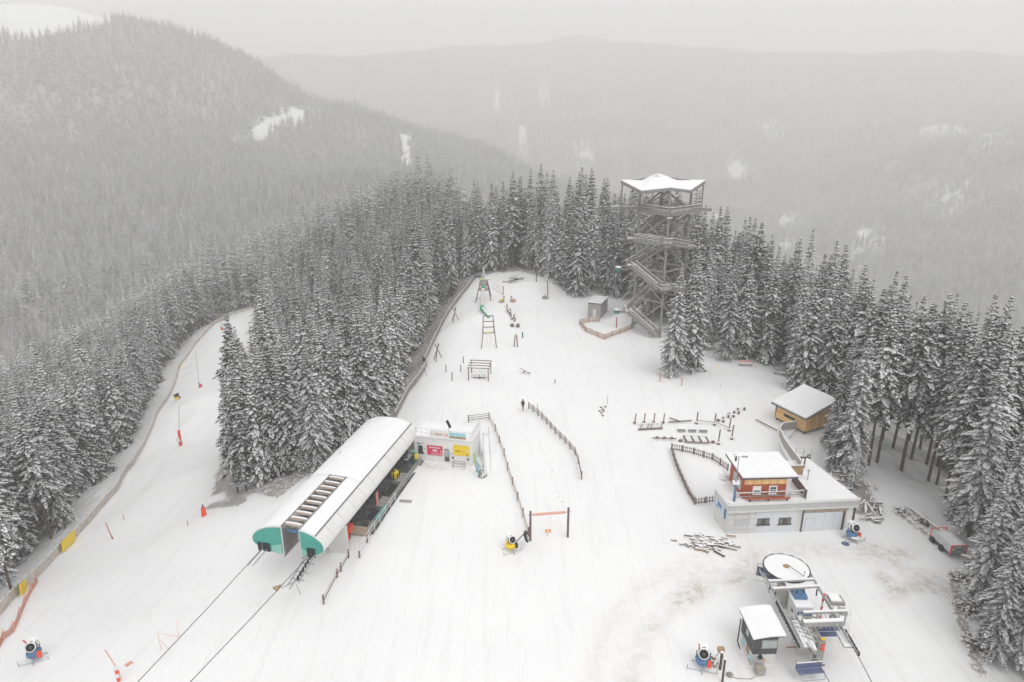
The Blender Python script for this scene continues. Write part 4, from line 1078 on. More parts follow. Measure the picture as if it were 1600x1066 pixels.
for i in range(8): MB().beam(P_ - Vector((0, 0, .6)), RT[i] - Vector((0, 0, .38)), .22, .34).build('rafter', WG, tw)
for a, b_ in ((0, 1), (3, 4), (1, 2), (2, 3)): MB().beam(RT[a] - Vector((0, 0, .4)), RT[b_] - Vector((0, 0, .4)), .18, .30).build('fascia', WG, tw)
MB().beam(RT[0] + Vector((.3, 0, -.3)), Vector((RT[0].x + .3, RT[0].y, 26.4)), .26, .26).build('post', WG, tw)
MB().beam(RT[4] + Vector((-.3, 0, -.3)), Vector((RT[4].x - .3, RT[4].y, 26.1)), .26, .26).build('post', WG, tw)
MB().beam(RT[1] + Vector((-.1, .6, -.3)), TP('L', 5.0, 26), .32, .32).build('post', WG, tw)
for a, za, b_ , zb in (('L', 26.3, 'F', 30.0), ('R', 26.3, 'F', 30.0), ('L', 26.3, 'B', 30.0), ('R', 26.3, 'B', 30.0)):
    MB().beam(TP(a, 4.8, za), TP(b_, 2.5, zb), .26, .3).build('brace', WG, tw)
for (c, r_, z, m) in (('F', 6.6, 25.0, 'white'), ('F', 6.2, 19.2, 'white')):
    MB().box(TP(c, r_, z + .3), (1.0, .5, .2)).build('lamp_tray', m, tw)
# lamps on arms and the small sign
for (u, v, z, lab) in ((966, 421, 12.6, 'dark green floodlight box on the upper arm left of the tower'), (963.5, 487, 2.6, 'dark green floodlight box on the lower arm left of the tower')):
    r = ray(u, v); k = TL.y / r.y; p = Vector((0, 0, CAMZ)) + r * k
    q = thing('floodlight', p, lab, 'floodlight', 'floodlights on arms beside the tower')
    MB().box(p, (.9, .8, .75), rz=.3).build('housing', 'darkgreen', q)
    MB().box(p + Vector((0, 0, .5)), (.95, .85, .28), rz=.3).build('snow_cap', 'snow', q)
    MB().beam(p + Vector((.4, 0, 0)), Vector((TL.x, TL.y, p.z + .1)), .16, .22).build('arm', WG, q)
p = PG(1025, 524); q = thing('warning_sign', p, 'orange sign at the foot of the tower stairs', 'sign')
MB().tube([p, p + Vector((0, 0, 1.2))], .04, 5).build('post', 'steel', q)
MB().box(p + Vector((0, -.05, 1.0)), (.95, .06, .75)).build('sign_plate', 'orange', q)

# ---------------------------------------------------------------- grey hut
HA = PZ(918.2, 496.8, .2); HB = PZ(938.0, 499.0, .2)
hd_ = (HB - HA); hd_.z = 0; HWd = hd_.length; hd_.normalize(); hb_ = Vector((-hd_.y, hd_.x, 0)); HZ = min(HA.z, HB.z); HD = 6.2; HH = 3.55
hr = math.atan2(hd_.y, hd_.x) + 0.0
HO = Vector((HB.x, HB.y, HZ)) - hd_ * HWd
def HP(a, b_, z): return HO + hd_ * a + hb_ * b_ + Vector((0, 0, z))
q = thing('small_hut', HP(1.6, 2.6, 0), 'small grey hut with pale door and flat snowy roof near the tower', 'hut')
mb = MB(); c = HP(HWd / 2, HD / 2, HH / 2 - .4); mb.box(c, (HWd, HD, HH + .8), rz=hr); mb.build('wall', 'hutgrey', q)
rf = MB().box(HP(HWd / 2, HD / 2, HH + .08), (HWd + .35, HD + .35, .16), rz=hr).build('roof', 'steeldark', q)
MB().box(HP(HWd / 2, HD / 2, HH + .22), (HWd + .3, HD + .3, .14), rz=hr).build('roof_snow', 'snow', rf)
MB().box(HP(1.6, -.04, 1.15), (.8, .08, 2.1), rz=hr).build('door', 'offwhite', q)
MB().box(HP(.75, -.08, HH - .05), (.9, .12, .22), rz=hr).build('lamp', 'darkgreen', q)

# ---------------------------------------------------------------- fences
def picket_fence(name, pix, h, lab, mat_, cat='fence', rails=(0.25, .85), gap=.22, pw=.12, postgap=2.2, group=None, solid=False, snowtop=True, post_m=None, dz=0.0):
    P = [PG(u, v) for u, v in pix]
    q = thing(name, P[0], lab, cat, group)
    top = MB(); rl_ = MB(); n_slat = 0
    slat_pts = []
    for a, b_ in zip(P[:-1], P[1:]):
        L = (b_ - a).length; n_ = max(1, int(round(L / postgap)))
        for i in range(n_ + (1 if b_ is P[-1] else 0)):
            p = on(a.lerp(b_, i / n_)); MB().beam(p - Vector((0, 0, .3)), p + Vector((0, 0, h + .1 + dz)), .12, .12).build('post', post_m or mat_, q)
        for rr_ in rails:
            for i in range(n_):
                p0, p1 = on(a.lerp(b_, i / n_), h * rr_ + dz), on(a.lerp(b_, (i + 1) / n_), h * rr_ + dz); rl_.beam(p0, p1, .05, .10)
                if snowtop and rr_ == rails[-1]: top.beam(p0 + Vector((0, 0, .07)), p1 + Vector((0, 0, .07)), .08, .05)
        if gap:
            k = int(L / gap)
            for i in range(k):
                slat_pts.append((on(a.lerp(b_, (i + .5) / k), dz), (b_ - a)))
    rl_.build('rail', mat_, q)
    if top.v: top.build('snow_strip', 'snow', q)
    if slat_pts:
        sl = bpy.data.meshes.new('slat'); mb = MB().box((0, 0, h * .5), (pw, .03, h * .98))
        sl.from_pydata([tuple(v) for v in mb.v], [], mb.f); sl.materials.append(M[mat_]); sl.update()
        for p, d in slat_pts[:300]:
            o = bpy.data.objects.new('slat', sl); COL.objects.link(o); o.parent = q; o.location = p - ORG[q.name] + Vector((0, 0, .05)); o.rotation_euler = (0, 0, math.atan2(d.y, d.x))
    return q
picket_fence('slat_fence', [(937, 503), (920, 503.5), (905.5, 506.5), (915.5, 519), (934, 526.8), (944.4, 531), (956, 526), (968, 522), (986, 514.5)], 1.15, 'orange-brown slatted fence curving round the mound by the tower', 'orange_wood', gap=.3, pw=.16, postgap=2.4)
picket_fence('picket_fence', [(1049, 703), (1066, 706), (1084, 710), (1099, 715), (1113, 719), (1125, 727), (1137, 736)], .95, 'brown picket fence along the back of the enclosure left of the red house', 'wood_dark', gap=.26, pw=.09, postgap=1.5)
picket_fence('board_fence', [(1049, 703), (1056, 728), (1066, 752), (1075, 772), (1085, 788)], .9, 'brown board fence on the left side of the snowy enclosure', 'wood_dark', gap=.17, pw=.15, postgap=1.6)
picket_fence('picket_fence', [(1085, 788.5), (1102, 786.5), (1119, 784)], .85, 'short brown picket fence between the enclosure corner and the grey garage', 'wood_dark', gap=.3, pw=.12, postgap=1.3)

def long_mesh_fence(name, pix, h, lab, lean=0.0, seg=2.0, mat_='netgrey', postm='wood_dark', yellow=()):
    P = [PG(u, v) for u, v in pix]; q = thing(name, P[0], lab, 'fence')
    pts_ = []
    for a, b_ in zip(P[:-1], P[1:]):
        n_ = max(1, int((b_ - a).length / seg))
        pts_ += [on(a.lerp(b_, i / n_)) for i in range(n_)]
    pts_.append(on(P[-1]))
    ps = MB(); 
    for i, (a, b_) in enumerate(zip(pts_[:-1], pts_[1:])):
        jit = .06 * math.sin(i * 1.7)
        MB().beam(a + Vector((0, 0, h * .5 + jit)), b_ + Vector((0, 0, h * .5 + .06 * math.sin((i + 1) * 1.7))), .06, h * .96).build('panel', mat_, q)
        ps.tube([a - Vector((.05, 0, .4)), a + Vector((-.05, 0, h + .15))], .05, 5)
    ps.build('posts', postm, q)
    sn = MB()
    for a, b_ in zip(pts_[:-1], pts_[1:]): sn.beam(a + Vector((0, 0, h + .02)), b_ + Vector((0, 0, h + .02)), .09, .05)
    sn.build('snow_strip', 'snow', q)
    return q, pts_
fwq, fwp = long_mesh_fence('piste_fence', FENCE_W[1:], 1.3, 'long beige board fence along the outer edge of the left piste', seg=2.6)
ppq, ppp = long_mesh_fence('playground_fence', [(756, 436), (742, 436), (722, 462), (700, 492), (690, 510), (678, 535), (667, 560), (664, 566)], 1.25, 'brown board fence along the upper left side of the playground', seg=2.0, mat_='wood_grey')
long_mesh_fence('playground_fence', [(661, 564), (667, 570), (663, 580), (655, 592), (640, 612), (628, 635), (618, 655)], 1.25, 'brown board fence along the lower left side of the playground, above the station roof', seg=2.0, mat_='wood_grey')
for u, v, w, h, lab, c in ((108, 851, 4.5, 1.5, 'long yellow safety mat on the piste fence at lower left', 'yellow'), (137, 814, .8, 1.2, 'short yellow mat standing just outside the piste fence', 'yellow'),
                           (281, 572, 2.6, 1.4, 'yellow mat on the piste fence beside the upper piste', 'yellow'), (37, 924, 2.0, 1.3, 'yellow sign with faded print on the lowest stretch of piste fence', 'yellow')):
    p = PG(u, v + 3); i = min(range(len(fence_w) - 1), key=lambda k: segdist(np.array([p.x]), np.array([p.y]), [fence_w[k], fence_w[k + 1]])[0])
    d = Vector((fence_w[i + 1][0] - fence_w[i][0], fence_w[i + 1][1] - fence_w[i][1], 0)).normalized()
    o_ = Vector((d.y, -d.x, 0)) * .12
    a = on(p - d * w / 2 + o_, h * .5 + .15); b_ = on(p + d * w / 2 + o_, h * .5 + .15)
    q = MB().beam(a, b_, .12, h).build('safety_mat', c, None, origin=(a + b_) / 2); tag(q, lab, 'safety mat')

def rail_fence(name, pix, h, lab, mat_='wood_dark', rails=(.35, .65, .95), n_between=(1,), thick=.09, group=None, spots=None):
    P = [PG(u, v) for u, v in pix]; q = thing(name, P[0], lab, 'fence', group)
    for p in P: MB().beam(p - Vector((0, 0, .3)), p + Vector((0, 0, h + .08)), .14, .14).build('post', mat_, q)
    sn = MB()
    for a, b_ in zip(P[:-1], P[1:]):
        for r_ in rails:
            MB().beam(a + Vector((0, 0, h * r_)), b_ + Vector((0, 0, h * r_)), .05, thick).build('rail', 'wood_grey' if mat_ == 'rope' else mat_, q)
        sn.beam(a + Vector((0, 0, h * rails[-1] + thick * .7)), b_ + Vector((0, 0, h * rails[-1] + thick * .7)), .06, .03)
    sn.build('snow_strip', 'snow', q)
    return q
rail_fence('rail_fence', [(732, 660), (764.5, 656)], 1.15, 'short three-rail brown fence above the annex')
rail_fence('rail_fence', [(826, 639), (833, 644), (840.5, 650), (847, 655.5), (854, 663), (860.5, 670), (867.5, 678), (875, 686), (883, 693.5), (890.5, 702), (898.5, 711), (903.5, 724), (908.5, 749)], 1.1, 'long curving brown rail fence beside the walking figure', thick=.11)
q = thing('rope_fence', PG(764.5, 656), 'grey net fence on dark posts running down to the wooden gateway', 'fence')
RPx = [(764.5, 656), (774, 674), (780.5, 692.5), (788, 713), (793.5, 735), (801, 758), (809, 782), (817.5, 808), (826, 838)]
RP_ = [PG(u, v) for u, v in RPx]
for p in RP_[1:]: MB().beam(p - Vector((0, 0, .3)), p + Vector((0, 0, 1.15)), .16, .16).build('post', 'wood_dark', q)
mb = MB()
for a, b_ in zip(RP_[:-1], RP_[1:]):
    for z in (.15, .35, .55, .75, .95): mb.tube([a + Vector((0, 0, z)), (a + b_) / 2 + Vector((0, 0, z - .08)), b_ + Vector((0, 0, z))], .022, 4)
    for f in np.linspace(0, 1, 9): p = a.lerp(b_, f); mb.tube([p + Vector((0, 0, .15)), p + Vector((0, 0, .9))], .012, 3)
mb.build('net', 'netgrey', q)
rail_fence('rail_fence', [(545, 872), (533, 893), (527, 903), (506, 944)], 1.0, 'brown two-rail fence on the slope right of the station front', rails=(.4, .9))
rail_fence('rail_fence', [(574, 848), (562, 872)], .8, 'thin railing dropping from the platform end', rails=(.9,), thick=.05)
# gateway
g0, g1_ = PG(828.5, 845), PG(887, 839)
q = thing('gateway', (g0 + g1_) / 2, 'two dark posts carrying an orange crossbar over the piste', 'gate')
for p in (g0, g1_):
    MB().tube([p - Vector((0, 0, .3)), p + Vector((0, 0, 3.75))], .14, 8, r1=.12).build('post', 'wood_dark', q)
a, b_ = g0 + Vector((0, 0, 3.3)), g1_ + Vector((0, 0, 3.2)); d = (b_ - a).normalized()
MB().tube([a - d * .3, b_ + d * .3], .05, 6).build('crossbar', 'steel', q)
MB().tube([a + d * .35, b_ - d * .4], .15, 8).build('padding', 'bannerpink', q)
p = PG(856, 838); q = thing('gate_sign', p, 'small orange and white sign standing in the gateway', 'sign')
MB().tube([p - Vector((0, 0, .2)), p + Vector((0, 0, .5))], .03, 5).build('post', 'steel', q)
MB().box(p + Vector((0, 0, .68)), (.62, .05, .42)).build('sign_plate', 'orange', q); MB().box(p + Vector((0, -.03, .68)), (.22, .04, .24)).build('symbol', 'white', q)
# ---------------------------------------------------------------- buildings on the right
class Wall:
    """a vertical wall plane through two ground points; pixels can be read off on it"""
    def __init__(s, a, b, z0=0.0):
        s.a = Vector((a[0], a[1], 0)); d = Vector((b[0] - a[0], b[1] - a[1], 0)); s.L = d.length; s.d = d / s.L; s.n = Vector((s.d.y, -s.d.x, 0)); s.r = math.atan2(s.d.y, s.d.x)
    def at(s, u, v):
        r = ray(u, v); c0 = Vector((0, 0, CAMZ)); k = (s.a - c0).dot(s.n) / r.dot(s.n); p = c0 + r * k; return (p - s.a).dot(s.d), p.z
    def P(s, x, z, off=0.0): return s.a + s.d * x + s.n * off + Vector((0, 0, z))
    def plate(s, x0, z0, x1, z1, m, name, parent, off=.03, th=.06, mb=None):
        k = (mb or MB()).box(s.P((x0 + x1) / 2, (z0 + z1) / 2, off), (abs(x1 - x0), th, abs(z1 - z0)), rz=s.r)
        return k if mb is not None else k.build(name, m, parent)
    def pix(s, u0, v0, u1, v1, m, name, parent, off=.03, th=.06):
        x0, z0 = s.at(u0, v0); x1, z1 = s.at(u1, v1); return s.plate(x0, z0, x1, z1, m, name, parent, off, th)
gFL = PZ(1134, 835.4, 0); gFR = PZ(1319.4, 826.5, 0); GT = 4.05
gFL.z = gFR.z = 0
WF = Wall(gFL, gFR)
gBL = PZ(1118.7, 803.7, 0); 
gBR = Vector(PZ(1263, 716, GT)); gBR.z = 0
gBL2 = Vector(PZ(1119.5, 762, GT)); gBL2.z = 0
WLt = Wall(gBL2, gFL)
ga = thing('garage_building', (gFL + gFR) / 2 + Vector((0, 4, 0)), 'long grey and white flat-roofed garage building under the red house', 'garage')
over = WF.n * .35
# body: front-left, front-right, back-right, back
body = [gFL, gFR, gBR + Vector((-.6, 0, 0)), gBL2 + Vector((7, 5.2, 0)), gBL2]
def prism(pts, z0, z1): 
    return MB().poly([Vector((p.x, p.y, z1)) for p in pts], z1 - z0)
prism(body, -1.5, 3.2).build('wall', 'offwhite', ga)
fr = WF.P(WF.L + 1.0, 0, .35); fl = WF.P(-.15, 0, .35)
top = [fl, fr, gBR, gBL2 + Vector((7, 5.4, 0)), gBL2 + Vector((-.15, 0, 0))]
prism(top, 3.05, GT - .12).build('roof_slab', 'panelgrey', ga)
prism([p + (sum(top, Vector()) / 5 - p) * .012 for p in top], GT - .1, GT + .05).build('roof_snow', 'snow', ga)
kerb = MB(); kerb.beam(fl + Vector((0, 0, GT)), fr + Vector((0, 0, GT)), .22, .28); kerb.beam(fl + Vector((0, 0, GT)), top[4] + Vector((0, 0, GT)), .22, .28)
kerb.build('parapet', 'white', ga)
kerb = MB(); kerb.beam(fl + Vector((0, 0, 3.1)) + WF.n * .02, fr + Vector((0, 0, 3.1)) + WF.n * .02, .06, .22); kerb.build('eaves_board', 'offwhite', ga)
# front panels
WF.plate(3.25, -.3, 8.0, 3.0, 'panelwhite', 'cladding_panel', ga, .03, .06)
x0, _z = WF.at(1183.7, 830); 
for k in range(1, 4): WF.plate(.05 + k * .8, -.3, .08 + k * .8, 3.0, 'panelgrey', 'joint', ga, .015, .03)
for z in (.55, 1.2, 1.9, 2.5): WF.plate(.05, z, 3.2, z + .03, 'panelgrey', 'joint', ga, .018, .03)
WF.plate(.9, 1.1, 2.6, 1.9, 'panelgrey', 'vent_grille', ga, .03, .05)
WF.plate(.0, -.4, 3.2, -.05, 'bark', 'plinth', ga, .03, .06)
for (u0, v0, u1, v1) in ((1183.5, 810, 1201, 819), (1217, 809, 1234.5, 818)):
    w = WF.pix(u0, v0, u1, v1, 'steeldark', 'window', ga, .08, .08)
    x0, z0 = WF.at(u0, v0); x1, z1 = WF.at(u1, v1); n_ = 3
    for k in range(n_):
        a = x0 + (x1 - x0) * (k + .08) / n_; b_ = x0 + (x1 - x0) * (k + .92) / n_
        WF.plate(a, z0 - .08, b_, z1 + .1, ['glassmid', 'bark', 'glassmid'][k], 'pane', w, .13, .03)
    WF.plate(x0 - .1, z1 - .06, x1 + .1, z1 + .02, 'bark', 'sill', w, .12, .14)
gx0, _ = WF.at(1250, 828); gx1 = WF.L - .1
WF.plate(gx0, -.2, gx0 + .12, 3.0, 'steeldark', 'door_frame', ga, .08, .1)
dg = WF.plate(gx0 + .15, -.3, gx1 - .45, 2.35, 'panelwhite', 'garage_door', ga, .05, .06)
WF.plate(gx0 + .15, 2.42, gx1, 2.95, 'beige', 'lintel', ga, .05, .08)
WF.plate(gx1 - .38, -.2, gx1 - .2, 2.4, 'bark', 'door_frame', ga, .1, .12)
wx0, wz1 = WF.at(1258, 809.5); wx1, wz0 = WF.at(1270, 828.5)
wk = WF.plate(wx0, -.1, wx1, wz1, 'panelgrey', 'wicket_door', dg, .09, .03)
WF.plate(wx0 + .07, -.05, wx1 - .07, wz1 - .07, 'panelwhite', 'leaf', dg, .115, .03)
for f in (.5, .72, .86): WF.plate(gx0 + (gx1 - gx0) * f, -.2, gx0 + (gx1 - gx0) * f + .025, 2.34, 'panelgrey', 'joint', dg, .085, .02)
MB().beam(WF.P(WF.L + .75, -.2, .1), WF.P(WF.L + .75, 3.1, .1), .18, .18).build('corner_post', 'bark', ga)
# banner on the left wall
q = MB().box(WLt.P(WLt.L * .42, 2.75, .12), (WLt.L * .72, .05, 1.5), rz=WLt.r).build('blue_banner', 'skypale', None, origin=WLt.P(WLt.L * .42, 2.75, .12)); tag(q, 'pale blue banner with dark lettering on the left end of the garage', 'banner')
mb = MB()
for i, (x, z, w, h) in enumerate(((.45, 2.75, .10, .5), (.52, 2.7, .05, .4), (.58, 2.7, .10, .42), (.66, 2.62, .06, .5), (.3, 2.2, .06, .12), (.4, 2.2, .3, .1))):
    mb.box(WLt.P(WLt.L * (x - .1), z, .16), (WLt.L * w * .7, .02, h), rz=WLt.r)
mb.build('print', 'blue', q)
mb = MB(); mb.beam(WLt.P(WLt.L * .83, 1.7, .1), WLt.P(WLt.L * .83, 3.7, .1), .12, .12); mb.build('pipe', 'blue', ga)
# railing along the front of the roof
q = thing('roof_railing', WF.P(3, GT, 0), 'low grey railing along the front edge of the garage roof', 'railing')
rx1, _ = WF.at(1258, 777); 
mb = MB()
for x in np.linspace(.8, 8.6, 6): mb.beam(WF.P(x, GT, -.35), WF.P(x, GT + .95, -.35), .07, .07)
for z in (.5, .95): mb.beam(WF.P(.7, GT + z, -.35), WF.P(8.7, GT + z, -.35), .05, .09)
mb.build('rail', 'hutgrey', q)
sn = MB().beam(WF.P(.7, GT + 1.02, -.35), WF.P(8.7, GT + 1.02, -.35), .07, .06).build('snow_strip', 'snow', q)

# --- red house on the roof
RZ = GT + .02
ra, rb = PZ(1160, 780, RZ), PZ(1226, 778.6, RZ); WR = Wall(ra, rb)
rc = PZ(1143.9, 750, RZ); dpt = max(3.6, (rc - ra).length)
bk = -WR.n
def H(x, y, z): return WR.a + WR.d * x + bk * y + Vector((0, 0, z))
hs_ = thing('red_house', H(2.5, 2, RZ), 'small red house with snowy flat roof standing on the garage roof', 'house')
RH0, RH1 = 1.86, 2.70
MB().box(H(WR.L / 2, dpt / 2, RZ + (RH1) / 2), (WR.L, dpt, RH1), rz=WR.r).build('wall', 'redpaint', hs_)
nb_ = 16
for i in range(nb_):
    w = WR.L / nb_
    MB().box(H((i + .5) * w, -.03, RZ + RH0 + (RH1 - RH0) / 2), (w - .02, .05, RH1 - RH0), rz=WR.r).build('board', 'larch2' if (i * 7) % 3 else 'larch', hs_)
mb = MB()
for i in range(26): mb.box(H((i + .5) * WR.L / 26, -.02, RZ + RH0 / 2), (WR.L / 26 - .03, .03, RH0 - .06), rz=WR.r)
o = mb.build('cladding', 'redpaint', hs_)
WL2 = Wall(H(0, dpt, 0), H(0, 0, 0))
mb = MB()
for i in range(20): mb.box(WL2.P((i + .5) * WL2.L / 20, RZ + RH1 / 2, .02), (WL2.L / 20 - .03, .03, RH1 - .06), rz=WL2.r)
mb.build('cladding', 'redpaint', hs_)
def window(W, u0, v0, u1, v1, par, blind=.0, off=.07):
    x0, z1 = W.at(u0, v0); x1, z0 = W.at(u1, v1)
    w = W.plate(x0, z0, x1, z1, 'white', 'window', par, off, .08)
    W.plate(x0 + .13, z0 + .14, x1 - .13, z1 - .14, 'glass', 'pane', w, off + .04, .03)
    if blind: W.plate(x0 + .13, z1 - .14 - (z1 - z0 - .28) * blind, x1 - .13, z1 - .14, 'white', 'blind', w, off + .055, .03)
    else: W.plate(x0 + .13, z0 + (z1 - z0) * .52, x1 - .13, z0 + (z1 - z0) * .58, 'white', 'glazing_bar', w, off + .055, .03)
    W.plate(x0 - .05, z0 - .05, x1 + .05, z0 + .02, 'white', 'sill', w, off + .05, .12)
window(WR, 1176.4, 759.5, 1187.7, 771.5, hs_, .5); window(WR, 1201.8, 758.8, 1213, 770.8, hs_)
for f0, f1 in ((.30, .50), (.62, .82)):
    x0, x1 = WL2.L * f0, WL2.L * f1
    w = WL2.plate(x0, RZ + .7, x1, RZ + 1.9, 'white', 'window', hs_, .07, .08); WL2.plate(x0 + .1, RZ + .82, x1 - .1, RZ + 1.78, 'paleglass', 'pane', w, .12, .03)
rT = RZ + RH1
corn = [H(-.35, -.22, rT + .02), H(WR.L + 1.15, -.18, rT + .02), H(WR.L + .9, dpt + .6, rT + .42), H(-.6, dpt + .6, rT + .42)]
rf = MB().poly(corn, .16).build('roof', 'steeldark', hs_)
cc = sum(corn, Vector()) / 4
MB().poly([p + (cc - p) * .01 + Vector((0, 0, .18)) for p in corn], .16).build('roof_snow', 'snow', hs_)
q = thing('red_bench', H(2.5, -.75, RZ), 'long red plank bench in front of the red house wall', 'bench')
MB().box(H(2.7, -.6, RZ + .42), (4.8, .35, .06), rz=WR.r).build('seat', 'redpaint', q)
for x in (.6, 2.7, 4.8): MB().box(H(x, -.6, RZ + .2), (.08, .3, .4), rz=WR.r).build('leg', 'steeldark', q)
# weather mast
mp_ = PZ(1146.5, 784, GT); q = thing('weather_mast', mp_, 'weather mast with crossarm and sensors at the left corner of the garage roof', 'weather mast')
MB().tube([mp_, mp_ + Vector((0, 0, 2.6))], .13, 8).build('base_tube', 'blue', q)
MB().tube([mp_ + Vector((0, 0, 2.6)), mp_ + Vector((0, 0, 5.6))], .055, 6).build('mast', 'steel', q)
MB().tube([mp_ + Vector((-.6, -.2, 5.7)), mp_ + Vector((.9, .2, 5.45))], .03, 5).build('crossarm', 'steel', q)
MB().box(mp_ + Vector((.7, .15, 5.5)), (.6, .35, .06)).build('solar_panel', 'hutgrey', q)
MB().lathe(mp_ + Vector((-.35, -.1, 5.1)), [(.08, 0), (.13, .15), (.12, .5), (.05, .6)], 8).build('sensor', 'steeldark', q)
mb = MB()
for a in (0, 2.1, 4.2): mb.tube([mp_ + Vector((-.6, -.2, 5.95)), mp_ + Vector((-.6 + .3 * math.cos(a), -.2 + .3 * math.sin(a), 5.95))], .02, 4)
mb.tube([mp_ + Vector((-.6, -.2, 5.7)), mp_ + Vector((-.6, -.2, 5.95))], .02, 4); mb.build('wind_cups', 'steeldark', q)
MB().box(mp_ + Vector((0, 0, 2.4)), (.7, .5, .3)).build('snow_cap', 'snow', q)
# things at the left end of the roof
bb = PZ(1143, 757, 3.0)
def shrub(u, v, h, w, lab, seed, z=None, m='twig', n=110, snow=.55):
    p = PG(u, v) if z is None else PZ(u, v, z); r_ = random.Random(seed); mb = MB(); sn = MB()
    for i in range(n):
        a = r_.uniform(0, 6.28); t = r_.random() ** .7; R_ = w * t; z0_ = h * (1 - t) * r_.random()
        b0 = p + Vector((R_ * .35 * math.cos(a), R_ * .35 * math.sin(a), z0_ * .4)); b1 = p + Vector((R_ * math.cos(a), R_ * math.sin(a), z0_ + .25 * h * r_.random() + .1))
        mb.tube([b0, b1], .02, 3, r1=.008, cap=False)
        if r_.random() < snow:
            c_ = b1 - (b1 - b0) * r_.uniform(.0, .4); s_ = r_.uniform(.06, .16); sn.box(c_ + Vector((0, 0, .04)), (s_ * 1.8, s_, s_ * .5), rz=a)
    q_ = thing('snowy_bush', p, lab, 'bush'); mb.build('twigs', m, q_); 
    if sn.v: sn.build('snow_clumps', 'snow', q_)
    return q_
shrub(1141, 752, 2.2, 1.6, 'tangled snowy bush between the red house and the garage corner', 5, z=3.4)
q = thing('roof_pipe', PZ(1262, 750, GT), 'thin grey vent pipe on the open snowy roof right of the red house', 'pipe')
p = PZ(1261.5, 750.5, GT); MB().tube([p, p + Vector((0, 0, 1.25))], .06, 6).build('pipe', 'steel', q); MB().box(p + Vector((0, 0, 1.28)), (.25, .25, .1)).build('cap', 'steel', q)
q = thing('roof_flue', PZ(1255, 728, GT), 'bent dark flue pipe at the back of the garage roof', 'flue')
p = PZ(1256, 731, GT); MB().tube([p, p + Vector((0, 0, 1.3)), p + Vector((.25, 0, 1.65)), p + Vector((.6, .1, 1.75))], .09, 7).build('pipe', 'bark', q)
# wooden parapets
def parapet(name, pts, h, lab, m='hutgrey', wb=.28):
    q_ = thing(name, pts[0], lab, 'parapet')
    for a, b_ in zip(pts[:-1], pts[1:]):
        L = (b_ - a).length; n_ = max(1, int(L / wb)); d = (b_ - a) / n_
        ang = math.atan2(d.y, d.x)
        for i in range(n_):
            c_ = a + d * (i + .5); MB().box(c_ + Vector((0, 0, h / 2)), (L / n_ - .02, .06, h), rz=ang).build('board', m, q_)
        MB().beam(a + Vector((0, 0, h + .05)), b_ + Vector((0, 0, h + .05)), .16, .07).build('handrail', m, q_)
        MB().beam(a + Vector((0, 0, h + .12)), b_ + Vector((0, 0, h + .12)), .16, .06).build('snow_strip', 'snow', q_)
    return q_
za = 1.0
parapet('ramp_parapet', [PZ(1244, 670, 1.0), PZ(1222, 673, 1.0), PZ(1217, 680, 1.1), PZ(1224, 697, 1.8), PZ(1235, 714, 2.7), PZ(1250, 734, GT)], 1.15, 'weathered board parapet curving down from the timber cabin to the garage roof')
parapet('ramp_parapet', [PZ(1230, 743, GT), PZ(1254, 742, GT)], 1.2, 'short brown board parapet behind the red house', m='wood_tan')
parapet('ramp_parapet', [PZ(1237, 752, GT), PZ(1259, 781, GT)], 1.15, 'dark board parapet on the roof right of the red house', m='wood_dark')
rp = MB().poly([PZ(1244, 670, .9), PZ(1222, 673, .9), PZ(1217, 680, 1.0), PZ(1224, 697, 1.7), PZ(1235, 714, 2.6), PZ(1250, 734, GT - .06), PZ(1262, 728, GT - .06), PZ(1246, 706, 2.6), PZ(1236, 690, 1.8), PZ(1232, 683, 1.2)], .8).build('snowy_ramp', 'snow', None, origin=PZ(1235, 700, 1.5)); tag(rp, 'snow-covered ramp between the timber cabin and the garage roof', 'ramp')
q = thing('steel_gate_frame', PZ(1256, 714, GT - 1), 'thin steel guard frame at the back end of the garage roof', 'railing')
mb = MB(); a, b_ = PZ(1243, 712, 3.4), PZ(1267, 714, 3.4)
for f in (0, .5, 1): p = a.lerp(b_, f); mb.tube([p - Vector((0, 0, .4)), p + Vector((0, 0, 1.1))], .03, 4)
for z in (.5, 1.1): mb.tube([a + Vector((0, 0, z)), b_ + Vector((0, 0, z))], .025, 4)
mb.build('frame', 'steel', q)
MB().beam(PZ(1246, 715.5, GT - .1), PZ(1266, 715.5, GT - .1), .12, .3).build('kick_board', 'wood_dark', q)
o = MB().beam(PG(1181, 658, 60) + Vector((0, 0, .25)), PG(1214, 676, 60) + Vector((0, 0, .35)), .14, .12).build('long_beam', 'wood_dark', None, origin=PG(1181, 658)); tag(o, 'long dark beam lying in the snow, pointing to the ramp', 'beam')

# ---------------------------------------------------------------- timber cabin
cL, cF, cR = PG(1210.8, 655.5), PG(1256.8, 679.5), PG(1297.5, 667)
zc = max(cL.z, cF.z) + .45
for p in (cL, cF, cR): p.z = 0
W1 = Wall(cL, cF); d2_ = (cR - cF); W2 = Wall(cF, cR); cB = cL + d2_
cb = thing('timber_cabin', (cL + cR) / 2, 'honey-coloured timber cabin with snowy lean-to roof below the right-hand spruces', 'cabin')
LH, HHi = 2.25, 3.55
V = [Vector((p.x, p.y, zc)) for p in (cL, cF, cR, cB)] + [Vector((cL.x, cL.y, zc + LH)), Vector((cF.x, cF.y, zc + LH)), Vector((cR.x, cR.y, zc + HHi)), Vector((cB.x, cB.y, zc + HHi))]
MB().add(V, [(3, 2, 1, 0), (4, 5, 6, 7), (0, 1, 5, 4), (1, 2, 6, 5), (2, 3, 7, 6), (3, 0, 4, 7)]).build('wall', 'larch', cb)
nb_ = 14
